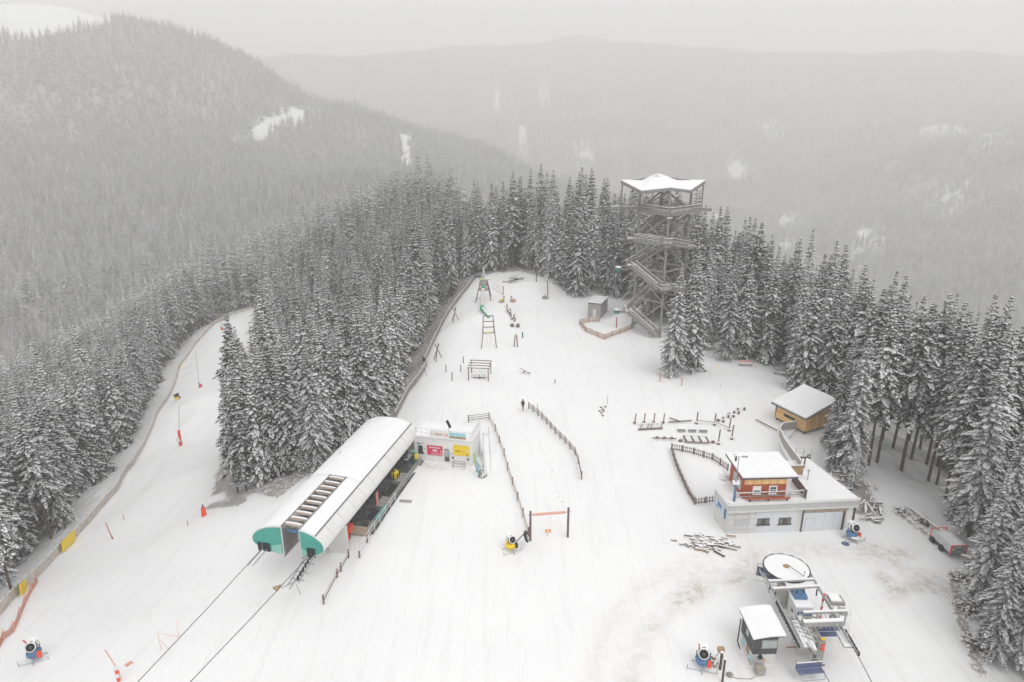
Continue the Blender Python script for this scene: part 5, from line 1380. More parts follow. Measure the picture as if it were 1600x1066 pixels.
for i in range(nb_):
    x0, x1 = W2.L * i / nb_, W2.L * (i + 1) / nb_; h_ = LH + (HHi - LH) * (i + .5) / nb_
    W2.plate(x0 + .015, zc, x1 - .015, zc + h_ - .12, ('larch', 'larch2', 'larch', 'larch')[(i * 5) % 4], 'board', cb, .03, .04 + .015 * (i % 2))
for i in range(9):
    z = zc + LH * i / 9
    W1.plate(.03, z + .01, W1.L - .03, z + LH / 9 - .01, ('larch2', 'larch', 'larch2')[i % 3], 'board', cb, .02, .03 + .01 * (i % 2))
x0, z1 = W1.at(1226, 646); x1, z0 = W1.at(1241.5, 659)
w = W1.plate(x0, z0 + .1, x1, z1, 'black', 'window', cb, .06, .08); W1.plate(x0 + .08, z0 + .18, (x0 + x1) / 2 - .04, z1 - .08, 'glass', 'pane', w, .11, .03); W1.plate((x0 + x1) / 2 + .04, z0 + .18, x1 - .08, z1 - .08, 'glass', 'pane', w, .11, .03)
W1.plate(-.06, zc, .08, zc + LH, 'bark', 'corner_post', cb, .05, .1)
g_ = [W1.P(-.6, zc + LH + .0, .7), W1.P(W1.L + .45, zc + LH + .0, .7), W2.P(W2.L + .6, zc + HHi + .17, .45), W1.P(-.6, 0, 0)]
up_ = (W2.d * (W2.L + 1.1))
c0_, c1_ = W1.P(-.55, zc + LH - .12, .6), W1.P(W1.L + .4, zc + LH - .12, .6)
e_ = W2.d * (W2.L + 1.15) + Vector((0, 0, (HHi - LH) / W2.L * (W2.L + 1.15)))
rr_ = [c0_ + Vector((0, 0, .18)), c1_ + Vector((0, 0, .18)), c1_ + e_ + Vector((0, 0, .18)), c0_ + e_ + Vector((0, 0, .18))]
rf = MB().poly(rr_, .2).build('roof', 'wood_grey', cb)
ctr = sum(rr_, Vector()) / 4
MB().poly([p + (ctr - p) * .012 + Vector((0, 0, .2)) for p in rr_], .18).build('roof_snow', 'snow', cb)
MB().tube([rr_[0] - Vector((0, 0, .15)) + W1.n * .05, rr_[1] - Vector((0, 0, .15)) + W1.n * .05], .06, 6).build('gutter', 'steeldark', cb)
mb = MB()
for p in (cL, cF, cR, cB, (cL + cF) / 2, (cF + cR) / 2): pp = p + ((cL + cR) / 2 - p) * .06; mb.beam(Vector((pp.x, pp.y, -1)), Vector((pp.x, pp.y, zc)), .2, .2)
mb.build('stilts', 'bark', cb)
MB().poly([Vector((p.x, p.y, zc - .02)) + ((cL + cR) / 2 - p) * .03 for p in (cL, cF, cR, cB)], .16).build('floor_frame', 'bark', cb)
MB().beam(W1.P(.2, zc + .95, .9), W1.P(W1.L * .62, zc + .9, .9), .06, .10).build('handrail', 'larch2', cb)
# ---------------------------------------------------------------- open pulley station, lower right
WC = PZ(1229, 886, 4.0)
ra_, rb_ = PZ(1262, 893, 3.8), PZ(1352, 1050, 3.8)
e1 = (rb_ - ra_); e1.z = 0; e1.normalize(); e2 = Vector((-e1.y, e1.x, 0))      # e1 down the line, e2 to the right in the picture
if e2.x < 0: e2 = -e2
LR = math.atan2(e1.y, e1.x)
def Q(s, t, z): return Vector((WC.x, WC.y, 0)) + e1 * s + e2 * t + Vector((0, 0, z))
lf = thing('pulley_station', Q(4, 0, 0), 'open chairlift return station with a big snow-topped pulley wheel', 'pulley station')
R0 = 2.15
mb = MB(); mb.lathe(Q(0, 0, 3.75), [(R0 - .35, 0), (R0, .02), (R0 - .08, .1), (R0, .2), (R0 - .3, .22)], 40)
wh = mb.build('wheel_rim', 'steeldark', lf)
MB().lathe(Q(0, 0, 3.80), [(R0 - .12, 0), (R0 - .12, .18), (R0 - .4, .24), (.4, .26)], 40).build('wheel_snow', 'snow', wh)
mb = MB()
for i in range(14):
    a = 6.283 * i / 14; mb.beam(Q(0, 0, 3.9) + Vector((math.cos(a), math.sin(a), 0)) * (R0 - .05), Q(0, 0, 3.9) + Vector((math.cos(a + .22), math.sin(a + .22), 0)) * (R0 - .05), .10, .22)
mb.build('rim_segments', 'steeldark', wh)
MB().lathe(Q(0, -.05, 4.0), [(.30, 0), (.28, .14), (.1, .16)], 14).build('hub', 'wood_tan', wh)
MB().tube([Q(.1, .1, 4.3), Q(1.9, .9, 4.4), Q(1.9, .9, 5.0)], .035, 5).build('sensor_arm', 'steeldark', wh)
# rails
mb = MB(); mb.beam(Q(.3, -2.2, 3.5), Q(9.6, -1.9, 3.3), .14, .2); mb.beam(Q(0, -2.5, 3.65), Q(5.5, -2.45, 3.4), .08, .1); mb.build('track', 'steel', lf)
mb = MB(); mb.beam(Q(.3, 2.2, 3.5), Q(9.0, 2.25, 3.5), .14, .2); mb.build('track', 'steel', lf)
def xbeam(u0, v0, u1, v1, z, w=.20, h=.16, name='cross_beam'):
    a, b_ = PZ(u0, v0, z), PZ(u1, v1, z)
    o = MB().beam(a, b_, w, h).build(name, 'hutgrey', lf); MB().beam(a + Vector((0, 0, h / 2 + .05)), b_ + Vector((0, 0, h / 2 + .05)), w * .95, .09).build('snow_strip', 'snow', o); return a, b_
xbeam(1201, 909, 1271, 906, 4.2); xbeam(1208, 921, 1279, 916.5, 4.2); a1, b1 = xbeam(1255, 958, 1323, 955.5, 4.3); a2, b2_ = xbeam(1255, 975, 1316, 972.5, 4.0, .35, .45)
for (p, r_) in ((a1, 0), (b1, 0), (a1.lerp(b1, .33), 0), (a1.lerp(b1, .66), 0)):
    MB().beam(p, p + Vector((0, 0, -1.5)), .10, .10).build('hanger_post', 'steel', lf)
for u, v in ((1203, 916), (1212, 924), (1246, 922), (1257, 921), (1277, 921)):
    p = PZ(u, v, 3.9); MB().beam(p, p + Vector((0, 0, -.7)), .10, .10).build('hanger_post', 'steeldark', lf)
# drive housing on its column
hp = PZ(1240, 960, 0.0)
cl = PZ(1241, 945, 1.2)
MB().box(Q(3.3, .2, 1.55), (2.6, 1.5, 3.1), rz=LR).build('housing', 'offwhite', lf)
MB().box(Q(3.3, .2, 3.14), (2.65, 1.55, .12), rz=LR).build('housing_snow', 'snow', lf)
o = MB().box(Q(2.9, .2, 3.35), (1.5, 1.1, .35), rz=LR).build('blue_cowl', 'blue', lf)
MB().box(Q(4.62, .3, 2.5), (.05, 1.3, .4), rz=LR).build('blue_stripe', 'blue', lf)
MB().box(Q(3.9, -.57, 2.2), (.3, .05, .3), rz=LR).build('grille', 'steeldark', lf)
MB().box(Q(4.1, -.57, 1.5), (.14, .05, .45), rz=LR).build('red_mark', 'redpad', lf)
MB().box(Q(1.9, -.9, 2.4), (1.4, .5, 2.2), rz=LR).build('gear_box', 'hutgrey', lf)
MB().box(Q(6.2, -.2, .9), (1.6, 1.3, 1.8), rz=LR).build('column_foot', 'offwhite', lf)
mb = MB(); mb.beam(Q(5.0, -.3, 2.3), Q(9.4, -.7, 2.6), .5, .4); mb.beam(Q(5.0, .5, 2.3), Q(8.0, .4, 2.6), .3, .3); mb.build('girder', 'hutgrey', lf)
MB().beam(Q(5.0, -.3, 2.56), Q(9.4, -.7, 2.86), .45, .08).build('snow_strip', 'snow', lf)
# braced lattice in the middle
mb = MB()
for k in range(5): mb.beam(Q(6.0 + k * .55, -1.7 + .1 * k, 3.2), Q(6.3 + k * .55, .4, 2.7), .06, .08)
for k in range(6): mb.beam(Q(6.1, .6 + k * .32, 3.9), Q(7.3, .7 + k * .32, 3.2), .05, .07)
mb.beam(Q(5.6, .4, 3.1), Q(7.3, 2.4, 3.2), .08, .1); mb.beam(Q(5.6, 2.4, 3.1), Q(7.3, .4, 3.2), .08, .1)
mb.build('lattice', 'steel', lf)
# maintenance platforms
for nm, (s0, s1, t0, t1, z) in {'a': (6.2, 9.4, -1.6, -.9, 3.0), 'b': (7.4, 9.3, 1.7, 2.6, 3.1)}.items():
    pf = MB().box(Q((s0 + s1) / 2, (t0 + t1) / 2, z), (s1 - s0, t1 - t0, .08), rz=LR).build('catwalk', 'steel', lf)
    mb = MB()
    for t in (t0, t1):
        mb.tube([Q(s0, t, z + .9), Q(s1, t, z + .9)], .025, 4)
        for s in np.linspace(s0, s1, 4): mb.tube([Q(s, t, z), Q(s, t, z + .9)], .02, 4)
    mb.build('railing', 'white', pf)
    MB().box(Q((s0 + s1) / 2, (t0 + t1) / 2, z + .07), (s1 - s0 - .1, t1 - t0 - .15, .05), rz=LR).build('snow_sheet', 'snow', pf)
def sheaves(n, s0, ds, t0, dt, z, nm='sheave'):
    for i in range(n):
        MB().lathe(Q(s0 + ds * i, t0 + dt * i, z), [(.20, -.07), (.24, 0), (.20, .07)], 10, rot=Matrix.Rotation(LR + 0, 3, 'Z') @ Matrix.Rotation(math.pi / 2, 3, 'X')).build(nm, 'black', lf)
sheaves(12, 4.2, .46, -2.15, .02, 3.15); sheaves(7, 7.6, .40, 2.55, .0, 3.2)
mb = MB(); mb.beam(Q(4.1, -2.02, 3.28), Q(9.6, -1.8, 3.28), .07, .16); mb.beam(Q(7.5, 2.42, 3.3), Q(10.2, 2.42, 3.3), .07, .16); mb.build('sheave_frame', 'steel', lf)
# front column
fc = PZ(1276, 1040, 0)
mb = MB(); mb.beam(Vector((fc.x, fc.y, -.4)), Vector((fc.x, fc.y, 2.7)), .5, .6); mb.build('front_column', 'hutgrey', lf)
MB().beam(Vector((fc.x - .2, fc.y + .2, 2.7)), Q(7.2, -.4, 2.6), .5, .4).build('girder', 'hutgrey', lf)
MB().box((fc.x + .1, fc.y - .1, 2.9), (.35, .25, .08)).build('yellow_plate', 'yellow', lf)
mb = MB(); r_ = random.Random(2)
for i in range(7):
    z = 2.5 - i * .3; mb.tube([(fc.x - .45, fc.y - .3, z), (fc.x - .8, fc.y - .5, z - .3), (fc.x - .5, fc.y - .5, z - .7)], .03, 4)
mb.build('cables', 'steeldark', lf)
for (u, v) in ((1286, 1007), (1285, 1014)): MB().box(PZ(u, v, 2.4), (.28, .22, .22)).build('red_case', 'redpad', lf)
# right machine head
rm = PZ(1306, 938, 3.9)
MB().box(rm, (1.1, 1.2, .32), rz=LR).build('drive_head', 'hutgrey', lf)
MB().box(rm + Vector((-.1, .1, .22)), (1.0, .9, .10), rz=LR).build('snow_cap', 'snow', lf)
MB().box(rm + Vector((.1, -1.2, -.2)), (.7, .6, .3), rz=LR).build('motor', 'steel', lf)
mb = MB(); mb.tube([rm + Vector((.7, .8, .6)), rm + Vector((.8, -.9, .5)), rm + Vector((.6, -1.6, -.3))], .04, 5); mb.tube([rm + Vector((-.7, .8, .6)), rm + Vector((.7, .8, .6))], .04, 5)
mb.tube([rm + Vector((.7, -1.6, 0)), Q(8.4, 2.3, 3.3)], .04, 5); mb.build('guard_rail', 'white', lf)
mb = MB(); mb.beam(rm + Vector((0, -.6, -.2)), Q(7.0, 2.2, 3.4), .12, .2); mb.beam(rm + Vector((-.5, -.6, -.2)), Q(6.4, 1.9, 3.4), .08, .12); mb.build('strut', 'steel', lf)
sp = PZ(1287, 955, 0)
q = thing('striped_pole', sp, 'red and white striped pole with round head beside the pulley station', 'pole')
tp_ = PZ(1287, 932, 3.2)
for i in range(6):
    z0, z1 = 3.2 * i / 6, 3.2 * (i + 1) / 6; MB().tube([(tp_.x, tp_.y, z0), (tp_.x, tp_.y, z1)], .10, 7).build('band', 'redpad' if i % 2 else 'white', q)
MB().lathe((tp_.x, tp_.y, 3.35), [(.16, -.1), (.22, 0), (.16, .1)], 10).build('head', 'redpad', q)
# ropes of this lift
for (pa, pb, lab) in ((PZ(1332, 1008, 3.3), PZ(1362, 1066, 3.3), 'right rope leaving the pulley station towards the bottom edge'), (PZ(1268, 1017, 3.2), PZ(1296, 1066, 3.2), 'left rope leaving the pulley station towards the bottom edge')):
    d = pb - pa; o = MB().tube([pa - d * .3, pa, pb, pa + d * 6 - Vector((0, 0, .5))], .035, 6).build('haul_rope', 'cable', None, origin=pa); tag(o, lab, 'rope', 'ropes of the small lift')
def chair(u, v, z, lab, w=2.2, hang=True, dark=False, rz=0.0, bar=True):
    p = PZ(u, v, z); q_ = thing('lift_chair', p, lab, 'lift chair', 'blue lift chairs at the pulley station')
    X = Vector((math.cos(rz), math.sin(rz), 0)); Y = Vector((-X.y, X.x, 0))
    def L(x, y, zz): return p + X * x + Y * y + Vector((0, 0, zz))
    MB().box(L(0, 0, 0), (w, .5, .10), rz=rz).build('seat', 'seatblue', q_)
    MB().beam(L(-w / 2, .32, .34), L(w / 2, .32, .34), .10, .55).build('backrest', 'seatblue', q_)
    MB().beam(L(-w / 2, .32, .65), L(w / 2, .32, .65), .10, .06).build('snow_strip', 'snow', q_)
    mb = MB()
    for s_ in (-1, 1): mb.tube([L(s_ * w / 2, -.3, .02), L(s_ * w / 2, .35, .0), L(s_ * w / 2, .4, .9)], .04, 5)
    mb.tube([L(-w / 2, .4, .9), L(w / 2, .4, .9)], .04, 5)
    if bar: mb.tube([L(-w / 2 + .1, -.35, .3), L(-w / 2 + .1, -.6, -.35), L(w / 2 - .1, -.6, -.35), L(w / 2 - .1, -.35, .3)], .03, 5)
    mb.build('frame', 'steel', q_)
    if hang: MB().tube([L(0, .4, .9), L(0, .2, 1.9), L(0, .1, 2.3)], .05, 6).build('hanger', 'steel', q_)
chair(1266, 1049, 1.0, 'empty blue lift chair hanging at the bottom edge beside the cabin', rz=.1)
chair(1295, 991, 1.5, 'blue lift chair under the right track of the pulley station', rz=.03, w=2.4, bar=False)
chair(1200, 901, 2.0, 'blue lift chair behind the pulley wheel on its left', rz=-.5, hang=False)
q = MB().beam(PG(1227.5, 1018.5) + Vector((0, 0, .5)), PG(1256, 1018) + Vector((0, 0, .5)), .07, .07).build('barrier_bar', 'redpaint', None, origin=PG(1241, 1018)); tag(q, 'thin dark red barrier bar beside the control cabin', 'barrier')
q = MB().beam(PG(1273, 1043) + Vector((0, 0, .3)), PG(1288, 1044) + Vector((0, 0, .3)), .10, .08).build('plank', 'bark', None, origin=PG(1280, 1043)); tag(q, 'short brown plank right of the lift column foot', 'plank')

# ---------------------------------------------------------------- control cabin
kA, kB = PZ(1175.8, 1022.7, 1.15), PZ(1213.0, 1022.0, 1.15)
KF = Wall(kA, kB); kdir = -KF.n
kd = 2.9
def K(x, y, z): return KF.a + KF.d * x + kdir * y + Vector((0, 0, z))
kc = thing('control_cabin', K(1.2, 1.5, 0), 'lift control cabin, dark grey above a white base, with curved snowy roof', 'control cabin')
MB().box(K(KF.L / 2, kd / 2, .58), (KF.L - .1, kd - .1, 1.16), rz=KF.r).build('base', 'offwhite', kc)
MB().box(K(KF.L / 2, kd / 2, 2.05), (KF.L, kd, 1.8), rz=KF.r).build('wall', 'anthracite', kc)
KL = Wall(K(0, kd, 0), K(0, 0, 0))
for i in range(1, 8): KL.plate(KL.L * i / 8 - .01, 1.18, KL.L * i / 8 + .01, 2.9, 'black', 'joint', kc, .005, .02)
w = KF.pix(1190.7, 999.5, 1213, 1012, 'hutgrey', 'window', kc, .05, .08)
x0, z1 = KF.at(1190.7, 999.5); x1, z0 = KF.at(1213, 1012)
for a, b_ in ((.06, .48), (.52, .94)): KF.plate(x0 + (x1 - x0) * a, z0 + .08, x0 + (x1 - x0) * b_, z1 - .08, 'paleglass', 'pane', w, .1, .03)
KL.plate(KL.L * .45, 2.0, KL.L * .62, 2.5, 'paleglass', 'window', kc, .05, .06)
KL.plate(.6, .35, 1.1, .95, 'skyblue', 'poster', kc, -.02, .06); KL.plate(1.5, .35, 2.1, 1.05, 'wood_tan', 'poster', kc, -.02, .06); KL.plate(2.5, .35, 2.9, .9, 'skyblue', 'poster', kc, -.02, .06)
mb = MB(); V = []; n_ = 10
for i in range(n_ + 1):
    x = -.25 + (KF.L + .7) * i / n_; z = 2.98 + .32 * math.sin(math.pi * (i / n_) * .62 + .0)
    V += [K(x, -.35, z), K(x, kd + .3, z + .18), K(x, -.35, z - .09), K(x, kd + .3, z + .09)]
F = []
for i in range(n_):
    a = i * 4; b_ = a + 4; F += [(a, b_, b_ + 1, a + 1), (a + 2, a + 3, b_ + 3, b_ + 2), (a, a + 2, b_ + 2, b_), (a + 1, b_ + 1, b_ + 3, a + 3)]
F += [(0, 1, 3, 2), (n_ * 4, n_ * 4 + 2, n_ * 4 + 3, n_ * 4 + 1)]
MB().add(V, F).build('roof', 'steeldark', kc)
MB().add([v + Vector((0, 0, .13 if i % 4 < 2 else .095)) for i, v in enumerate(V)], F).build('roof_snow', 'snow', kc)
for x in (.35, KF.L - .5): MB().box(K(x, .35, -.25), (.8, .7, .5), rz=KF.r).build('pedestal', 'beige', kc)
mb = MB(); mb.tube([K(-.25, kd * .9, 2.6), K(-.3, kd * .9, .2), K(-.3, kd * .6, -.1), K(-.1, .1, -.1)], .06, 6); mb.build('cable_pipe', 'bark', kc)
# outboard engine-like sledge drive standing before the cabin
p = PG(1186, 1052); q = thing('tool_cart', p, 'small cart with black engine and hose in front of the control cabin', 'cart')
MB().box(p + Vector((0, 0, .45)), (.75, .7, .7), rz=.1).build('box', 'hutgrey', q); MB().box(p + Vector((0, 0, .83)), (.7, .65, .05), rz=.1).build('lid', 'beige', q)
MB().box(p + Vector((.0, .2, 1.15)), (.5, .4, .55)).build('engine', 'steel', q); MB().lathe(p + Vector((0, .2, 1.4)), [(.15, 0), (.2, .12), (.12, .3)], 8).build('cap', 'black', q)
MB().box(p + Vector((.3, .1, 1.25)), (.14, .12, .2)).build('red_knob', 'orange', q)
MB().tube([p + Vector((.3, 0, .9)), p + Vector((-.1, -.5, .5)), p + Vector((-.9, -.7, .08)), p + Vector((-2.0, -.6, .04)), p + Vector((-2.8, -.3, .04))], .035, 5).build('hose', 'beige', q)
# ---------------------------------------------------------------- snow guns
def snow_gun(p, rz, lab, body='blue', drum='white', mouth='black', s=1.0, group='snow guns on the pistes', tilt=.45, extra=True, sled=False):
    q = thing('snow_gun', (0, 0, 0), lab, 'snow gun', group)
    mb = MB(); 
    for a in (.5, 2.6, 4.7): mb.tube([(0, 0, .55), (1.0 * math.cos(a), 1.0 * math.sin(a), .12), (1.15 * math.cos(a), 1.15 * math.sin(a), -.15)], .045, 5)
    mb.tube([(-1.3, -.6, .1), (-1.3, -.6, .55)], .04, 5); mb.tube([(1.25, -.65, .1), (1.25, -.65, .5)], .04, 5); mb.tube([(-1.3, -.6, .15), (1.25, -.65, .15)], .03, 5)
    mb.build('stand', 'steel', q)
    MB().lathe((0, 0, .45), [(.25, 0), (.62, .15), (.70, .5), (.45, .75)], 12).build('body', body, q)
    mb = MB(); mb.tube([(-.55, 0, .9), (-.6, 0, 1.7)], .06, 6); mb.tube([(.55, 0, .9), (.6, 0, 1.7)], .06, 6); mb.build('fork', body, q)
    Rm = Matrix.Rotation(math.pi / 2 - tilt, 3, 'X')
    c = Vector((0, .1, 1.6))
    d = MB().lathe(c, [(.32, -.6), (.46, -.55), (.42, -.1), (.43, .45), (.50, .62), (.46, .66)], 16, rot=Rm).build('drum', drum, q, smooth=True)
    MB().lathe(c, [(.38, .62), (.40, .675), (.12, .68)], 16, rot=Rm).build('mouth', mouth, d)
    MB().lathe(c, [(.44, .25), (.51, .28), (.51, .36), (.44, .40)], 16, rot=Rm).build('ring', 'steeldark', d)
    MB().lathe(c, [(.12, .68), (.13, .70), (.05, .74)], 10, rot=Rm).build('hub', 'steeldark', d)
    MB().box(c + Vector((0, .15, .52)), (.7, .9, .10)).build('snow_cap', 'snow', q)
    MB().box((.55, -.45, .85), (.35, .3, .6)).build('switch_box', 'redpad' if body != 'yellow' else 'black', q)
    if extra: MB().tube([(-.3, .2, 1.2), (-.45, -.1, 2.4), (-.5, -.3, 2.7)], .07, 6).build('mast', 'redpad', q)
    if sled: 
        MB().lathe((-1.3, -.7, .1), [(.3, -.1), (.45, 0), (.3, .1)], 12).build('skid', 'seatblue', q)
        MB().lathe((.1, -.3, .5), [(.5, 0), (.62, .15), (.5, .3)], 12).build('float', 'white', q)
    q.location = p - Vector((0, 0, .02)); q.rotation_euler = (0, 0, rz); q.scale = (s, s, s)
    return q
snow_gun(PG(56, 1030), .35, 'blue and white snow gun standing alone at the lower left', s=.95)
snow_gun(PG(1097, 1042), -.25, 'blue and white snow gun left of the control cabin', s=.95)
snow_gun(PG(1330, 843), .2, 'blue and white snow gun at the right corner of the garage', s=.95, extra=False, sled=True)
snow_gun(PG(798, 860), .5, 'yellow snow gun with black ring left of the gateway', body='yellow', drum='white', s=.85, extra=False)
snow_gun(PG(277, 626), 1.2, 'small dark yellow snow gun beside the piste fence', body='yellow', drum='black', s=.95, extra=False)
snow_gun(PG(355, 513), .8, 'tiny dark snow gun near the top of the left piste', body='blue', drum='steeldark', s=.95, extra=False)
p = PG(807, 855)
q = thing('hose_reel', p, 'pair of black-rimmed hose wheels beside the yellow snow gun', 'hose reel')
for dx, dz in ((-.35, .75), (1.05, 1.2)):
    MB().lathe(p + Vector((dx, 0, dz)), [(.45, -.12), (.55, -.06), (.55, .06), (.45, .12)], 16, rot=Matrix.Rotation(1.2, 3, 'Y')).build('wheel', 'black', q)
    MB().lathe(p + Vector((dx, 0, dz)), [(.34, -.14), (.34, .14)], 14, rot=Matrix.Rotation(1.2, 3, 'Y')).build('coil', 'hutgrey', q)
MB().tube([p + Vector((-.5, .2, 0)), p + Vector((.3, .1, 1.0)), p + Vector((1.0, 0, 1.9)), p + Vector((1.0, 0, 2.2))], .06, 6).build('frame', 'wood_dark', q)
MB().box(p + Vector((1.0, .1, 1.75)), (.45, .3, .3)).build('cap', 'steeldark', q)
# ---------------------------------------------------------------- snow lances on the left piste
for (ub, vb, ut, vt, lab, pads) in ((281, 697, 280, 628, 'tall bent snow lance in red padding, lowest of the three on the piste', 3), (312, 606, 306, 548, 'leaning snow lance with small red pad halfway up the piste', 1), (346, 516, 349, 479, 'snow lance with red pad at the top of the piste', 1)):
    p = PG(ub, vb); r = ray(ut, vt); d0 = math.hypot(p.x, p.y); k = d0 / math.hypot(r.x, r.y); t = Vector((0, 0, CAMZ)) + r * k
    q = thing('snow_lance', p, lab, 'snow lance', 'snow lances on the left piste')
    MB().tube([p, p + Vector((0, 0, 1.6))], .14, 7).build('base', 'steeldark', q)
    m_ = p.lerp(t, .9) + Vector((0, 0, .2))
    MB().tube([p + Vector((0, 0, 1.2)), m_, t + Vector((1.6, 0, .1)) if pads == 3 else t], .06, 6, r1=.045).build('lance', 'steel', q)
    for i in range(pads if pads > 1 else 1):
        MB().tube([p + Vector((.5 if pads == 1 else .25, 0, .05 + i * 1.25)), p + Vector((.5 if pads == 1 else .35, 0, 1.15 + i * 1.25))], .30, 8).build('padding', 'redpad', q)
    if pads > 1: MB().tube([p + Vector((0, -.1, 1.2)), p + Vector((0, -.1, 2.0))], .45, 8).build('white_band', 'white', q)
p = PG(319, 806); q = thing('padded_hydrant', p, 'red padded hydrant post below the wood corner', 'hydrant')
MB().tube([p, p + Vector((0, 0, 1.25))], .36, 8, r1=.26).build('padding', 'redpad', q); MB().tube([p + Vector((0, 0, 1.2)), p + Vector((0, 0, 1.7))], .09, 6).build('valve', 'steeldark', q)
# ---------------------------------------------------------------- posts and poles
def pole(u, v, h, lab, m='wood_dark', r=.07, lean=(0, 0), name='post', cat='post', cap=True, group=None):
    p = PG(u, v); q_ = thing(name, p, lab, cat, group)
    t = p + Vector((lean[0], lean[1], h)); MB().tube([p - Vector((0, 0, .2)), t], r, 7).build('shaft', m, q_)
    if cap: MB().tube([t, t + Vector((0, 0, .06))], r * 1.15, 7).build('snow_cap', 'snow', q_)
    return q_
pole(176, 842, 2.6, 'reddish wooden post on the lower left piste', m='redpaint', r=.06, lean=(-.5, 0)); pole(177, 843, .5, 'short stub beside the reddish post on the left piste', m='redpaint', r=.04)
pole(194, 813, 1.0, 'thin short stake right of the reddish post', m='redpaint', r=.04); pole(294, 822, .9, 'thin short stake left of the red padded hydrant', m='wood_dark', r=.04)
for (u, v, h, lab) in ((724, 567.5, 1.35, 'wooden stake top right of the four left of the pergola'), (720, 581, 1.35, 'wooden stake second from top of the four left of the pergola'),
                       (697, 582, 1.55, 'leftmost of the four wooden stakes left of the pergola'), (706.5, 595, 1.7, 'lowest of the four wooden stakes, nearest the pergola')):
    pole(u, v, h, lab, group='four stakes left of the pergola', r=.09)
pole(667, 588, 1.6, 'leaning stick against the playground fence corner', r=.06, lean=(-.4, .2)); pole(840, 640, 1.1, 'thin post just right of the rail fence top end', m='redpaint', r=.04)
pole(1031, 597, 1.6, 'dark red post below the tower, left one of two', m='redpaint', group='two red posts below the tower'); pole(1065, 603, 1.6, 'dark red post right of the first one below the frosted spruces', m='redpaint', group='two red posts below the tower')
pole(1125.5, 607, 1.3, 'thin grey stick in the open snow above the climbing park', m='steel', r=.035); pole(963, 512, 2.4, 'dark red post on the snow mound by the tower', m='redpaint', r=.13)
pole(949, 632, 1.6, 'thin stick above the small dark snow holes', r=.03); pole(867, 599, .8, 'small grey-blue marker post in the open snow', m='steeldark', r=.08)
pole(816.5, 528, 1.3, 'green-grey marker board right of the crooked log giraffe', m='darkgreen', r=.14); pole(1125, 1046, 1.8, 'dark wooden post left of the control cabin', m='bark', r=.12)
pole(1128.5, 1066, 2.4, 'dark post with side branches at the bottom edge', m='bark', r=.10); pole(1123, 575, 1.2, 'small yellow-headed marker at the wood edge', m='yellow', r=.05)
# fallen slalom poles, lower left
for (a, b_, lab) in (((248, 995), (252, 1016), 'pair'), ((280, 975), (280, 996), 'pair')):
    p = PG(*b_); q = thing('slalom_pole', p, 'thin pinkish crossed stakes on the lower left piste, %s pair' % ('left' if a[0] < 260 else 'right'), 'slalom pole')
    MB().tube([p, p + Vector((0, 0, 1.9))], .022, 5).build('pole', 'bannerpink', q)
    MB().tube([p + Vector((0, 0, 1.2 if a[0] < 260 else .1)), p + Vector((.7 if a[0] < 260 else -1.6, .1, .05 if a[0] < 260 else .35))], .02, 5).build('stay', 'bannerpink', q)
p = PG(186, 1064); q = thing('banded_pole', p, 'red and white banded pole with a leaning stick at the bottom left edge', 'pole')
for i in range(5): MB().tube([p + Vector((0, 0, -.4 + i * .42)), p + Vector((0, 0, -.4 + (i + 1) * .42))], .16, 8).build('band', 'redpad' if i % 2 else 'white', q)
MB().tube([p + Vector((.1, 0, -.6)), p + Vector((.2, 0, 1.0)), p + Vector((-.6, 0, 3.4))], .05, 6).build('stick', 'bannerpink', q)
MB().box(p + Vector((1.0, .3, 1.6)), (.8, .06, .3), rz=.6, rot=Matrix.Rotation(-.6, 3, 'Y')).build('flag', 'bannerpink', q)
# orange net at far left
NP = [PG(u, v) for u, v in ((0, 1012), (6, 1000), (22, 988), (32, 965), (40, 945), (50, 925), (59, 910))]
q = thing('safety_net', NP[2], 'sagging orange safety net on sticks near the lower left corner', 'safety net')
mb = MB()
for i, (a, b_) in enumerate(zip(NP[:-1], NP[1:])):
    n_ = 5
    for k in range(n_):
        p0, p1 = a.lerp(b_, k / n_), a.lerp(b_, (k + 1) / n_); h0, h1 = (.95 - .3 * math.sin(math.pi * k / n_)), (.95 - .3 * math.sin(math.pi * (k + 1) / n_))
        for f in (.1, .4, .7, 1.0): mb.beam(p0 + Vector((0, 0, h0 * f)), p1 + Vector((0, 0, h1 * f)), .03, .09 if f == 1 else .05)
        for g in (0, .33, .66): pp = p0.lerp(p1, g); mb.beam(pp + Vector((0, 0, .05)), pp + Vector((0, 0, h0)), .03, .05)
mb.build('net', 'net', q)
mb = MB()
for p in NP: mb.tube([p - Vector((0, 0, .2)), p + Vector((.05, .1, 1.35))], .04, 5)
mb.build('sticks', 'bannerpink', q)

# ---------------------------------------------------------------- playground
D = 'wood_dark'
def gr(u, v): return PG(u, v)
c = gr(756, 468); q = thing('rocket_slide_tower', c, 'pointed wooden slide tower with cross-shaped top and tube slide', 'play tower')
z0 = c.z
for a, b_ in ((-1, -1), (1, -1), (-1, 1), (1, 1)):
    MB().tube([c + Vector((a * 2.0, b_ * 1.9, -.3)), c + Vector((a * .75, b_ * .7, 5.2))], .12, 7).build('leg', D, q)
MB().box(c + Vector((0, 0, 2.6)), (2.3, 2.3, .15)).build('platform', 'wood_grey', q)
for dx in (-1, 1): MB().box(c + Vector((dx * .85, -1.2, 3.1)), (.6, .08, .8)).build('board', 'orange_wood', q)
MB().box(c + Vector((0, -1.22, 3.25)), (1.0, .1, 1.1)).build('slide_mouth', 'green', q)
MB().lathe(c + Vector((0, 0, 3.6)), [(.95, 0), (.6, 1.6), (.32, 3.0), (.05, 4.8)], 8).build('spire', 'hutgrey', q)
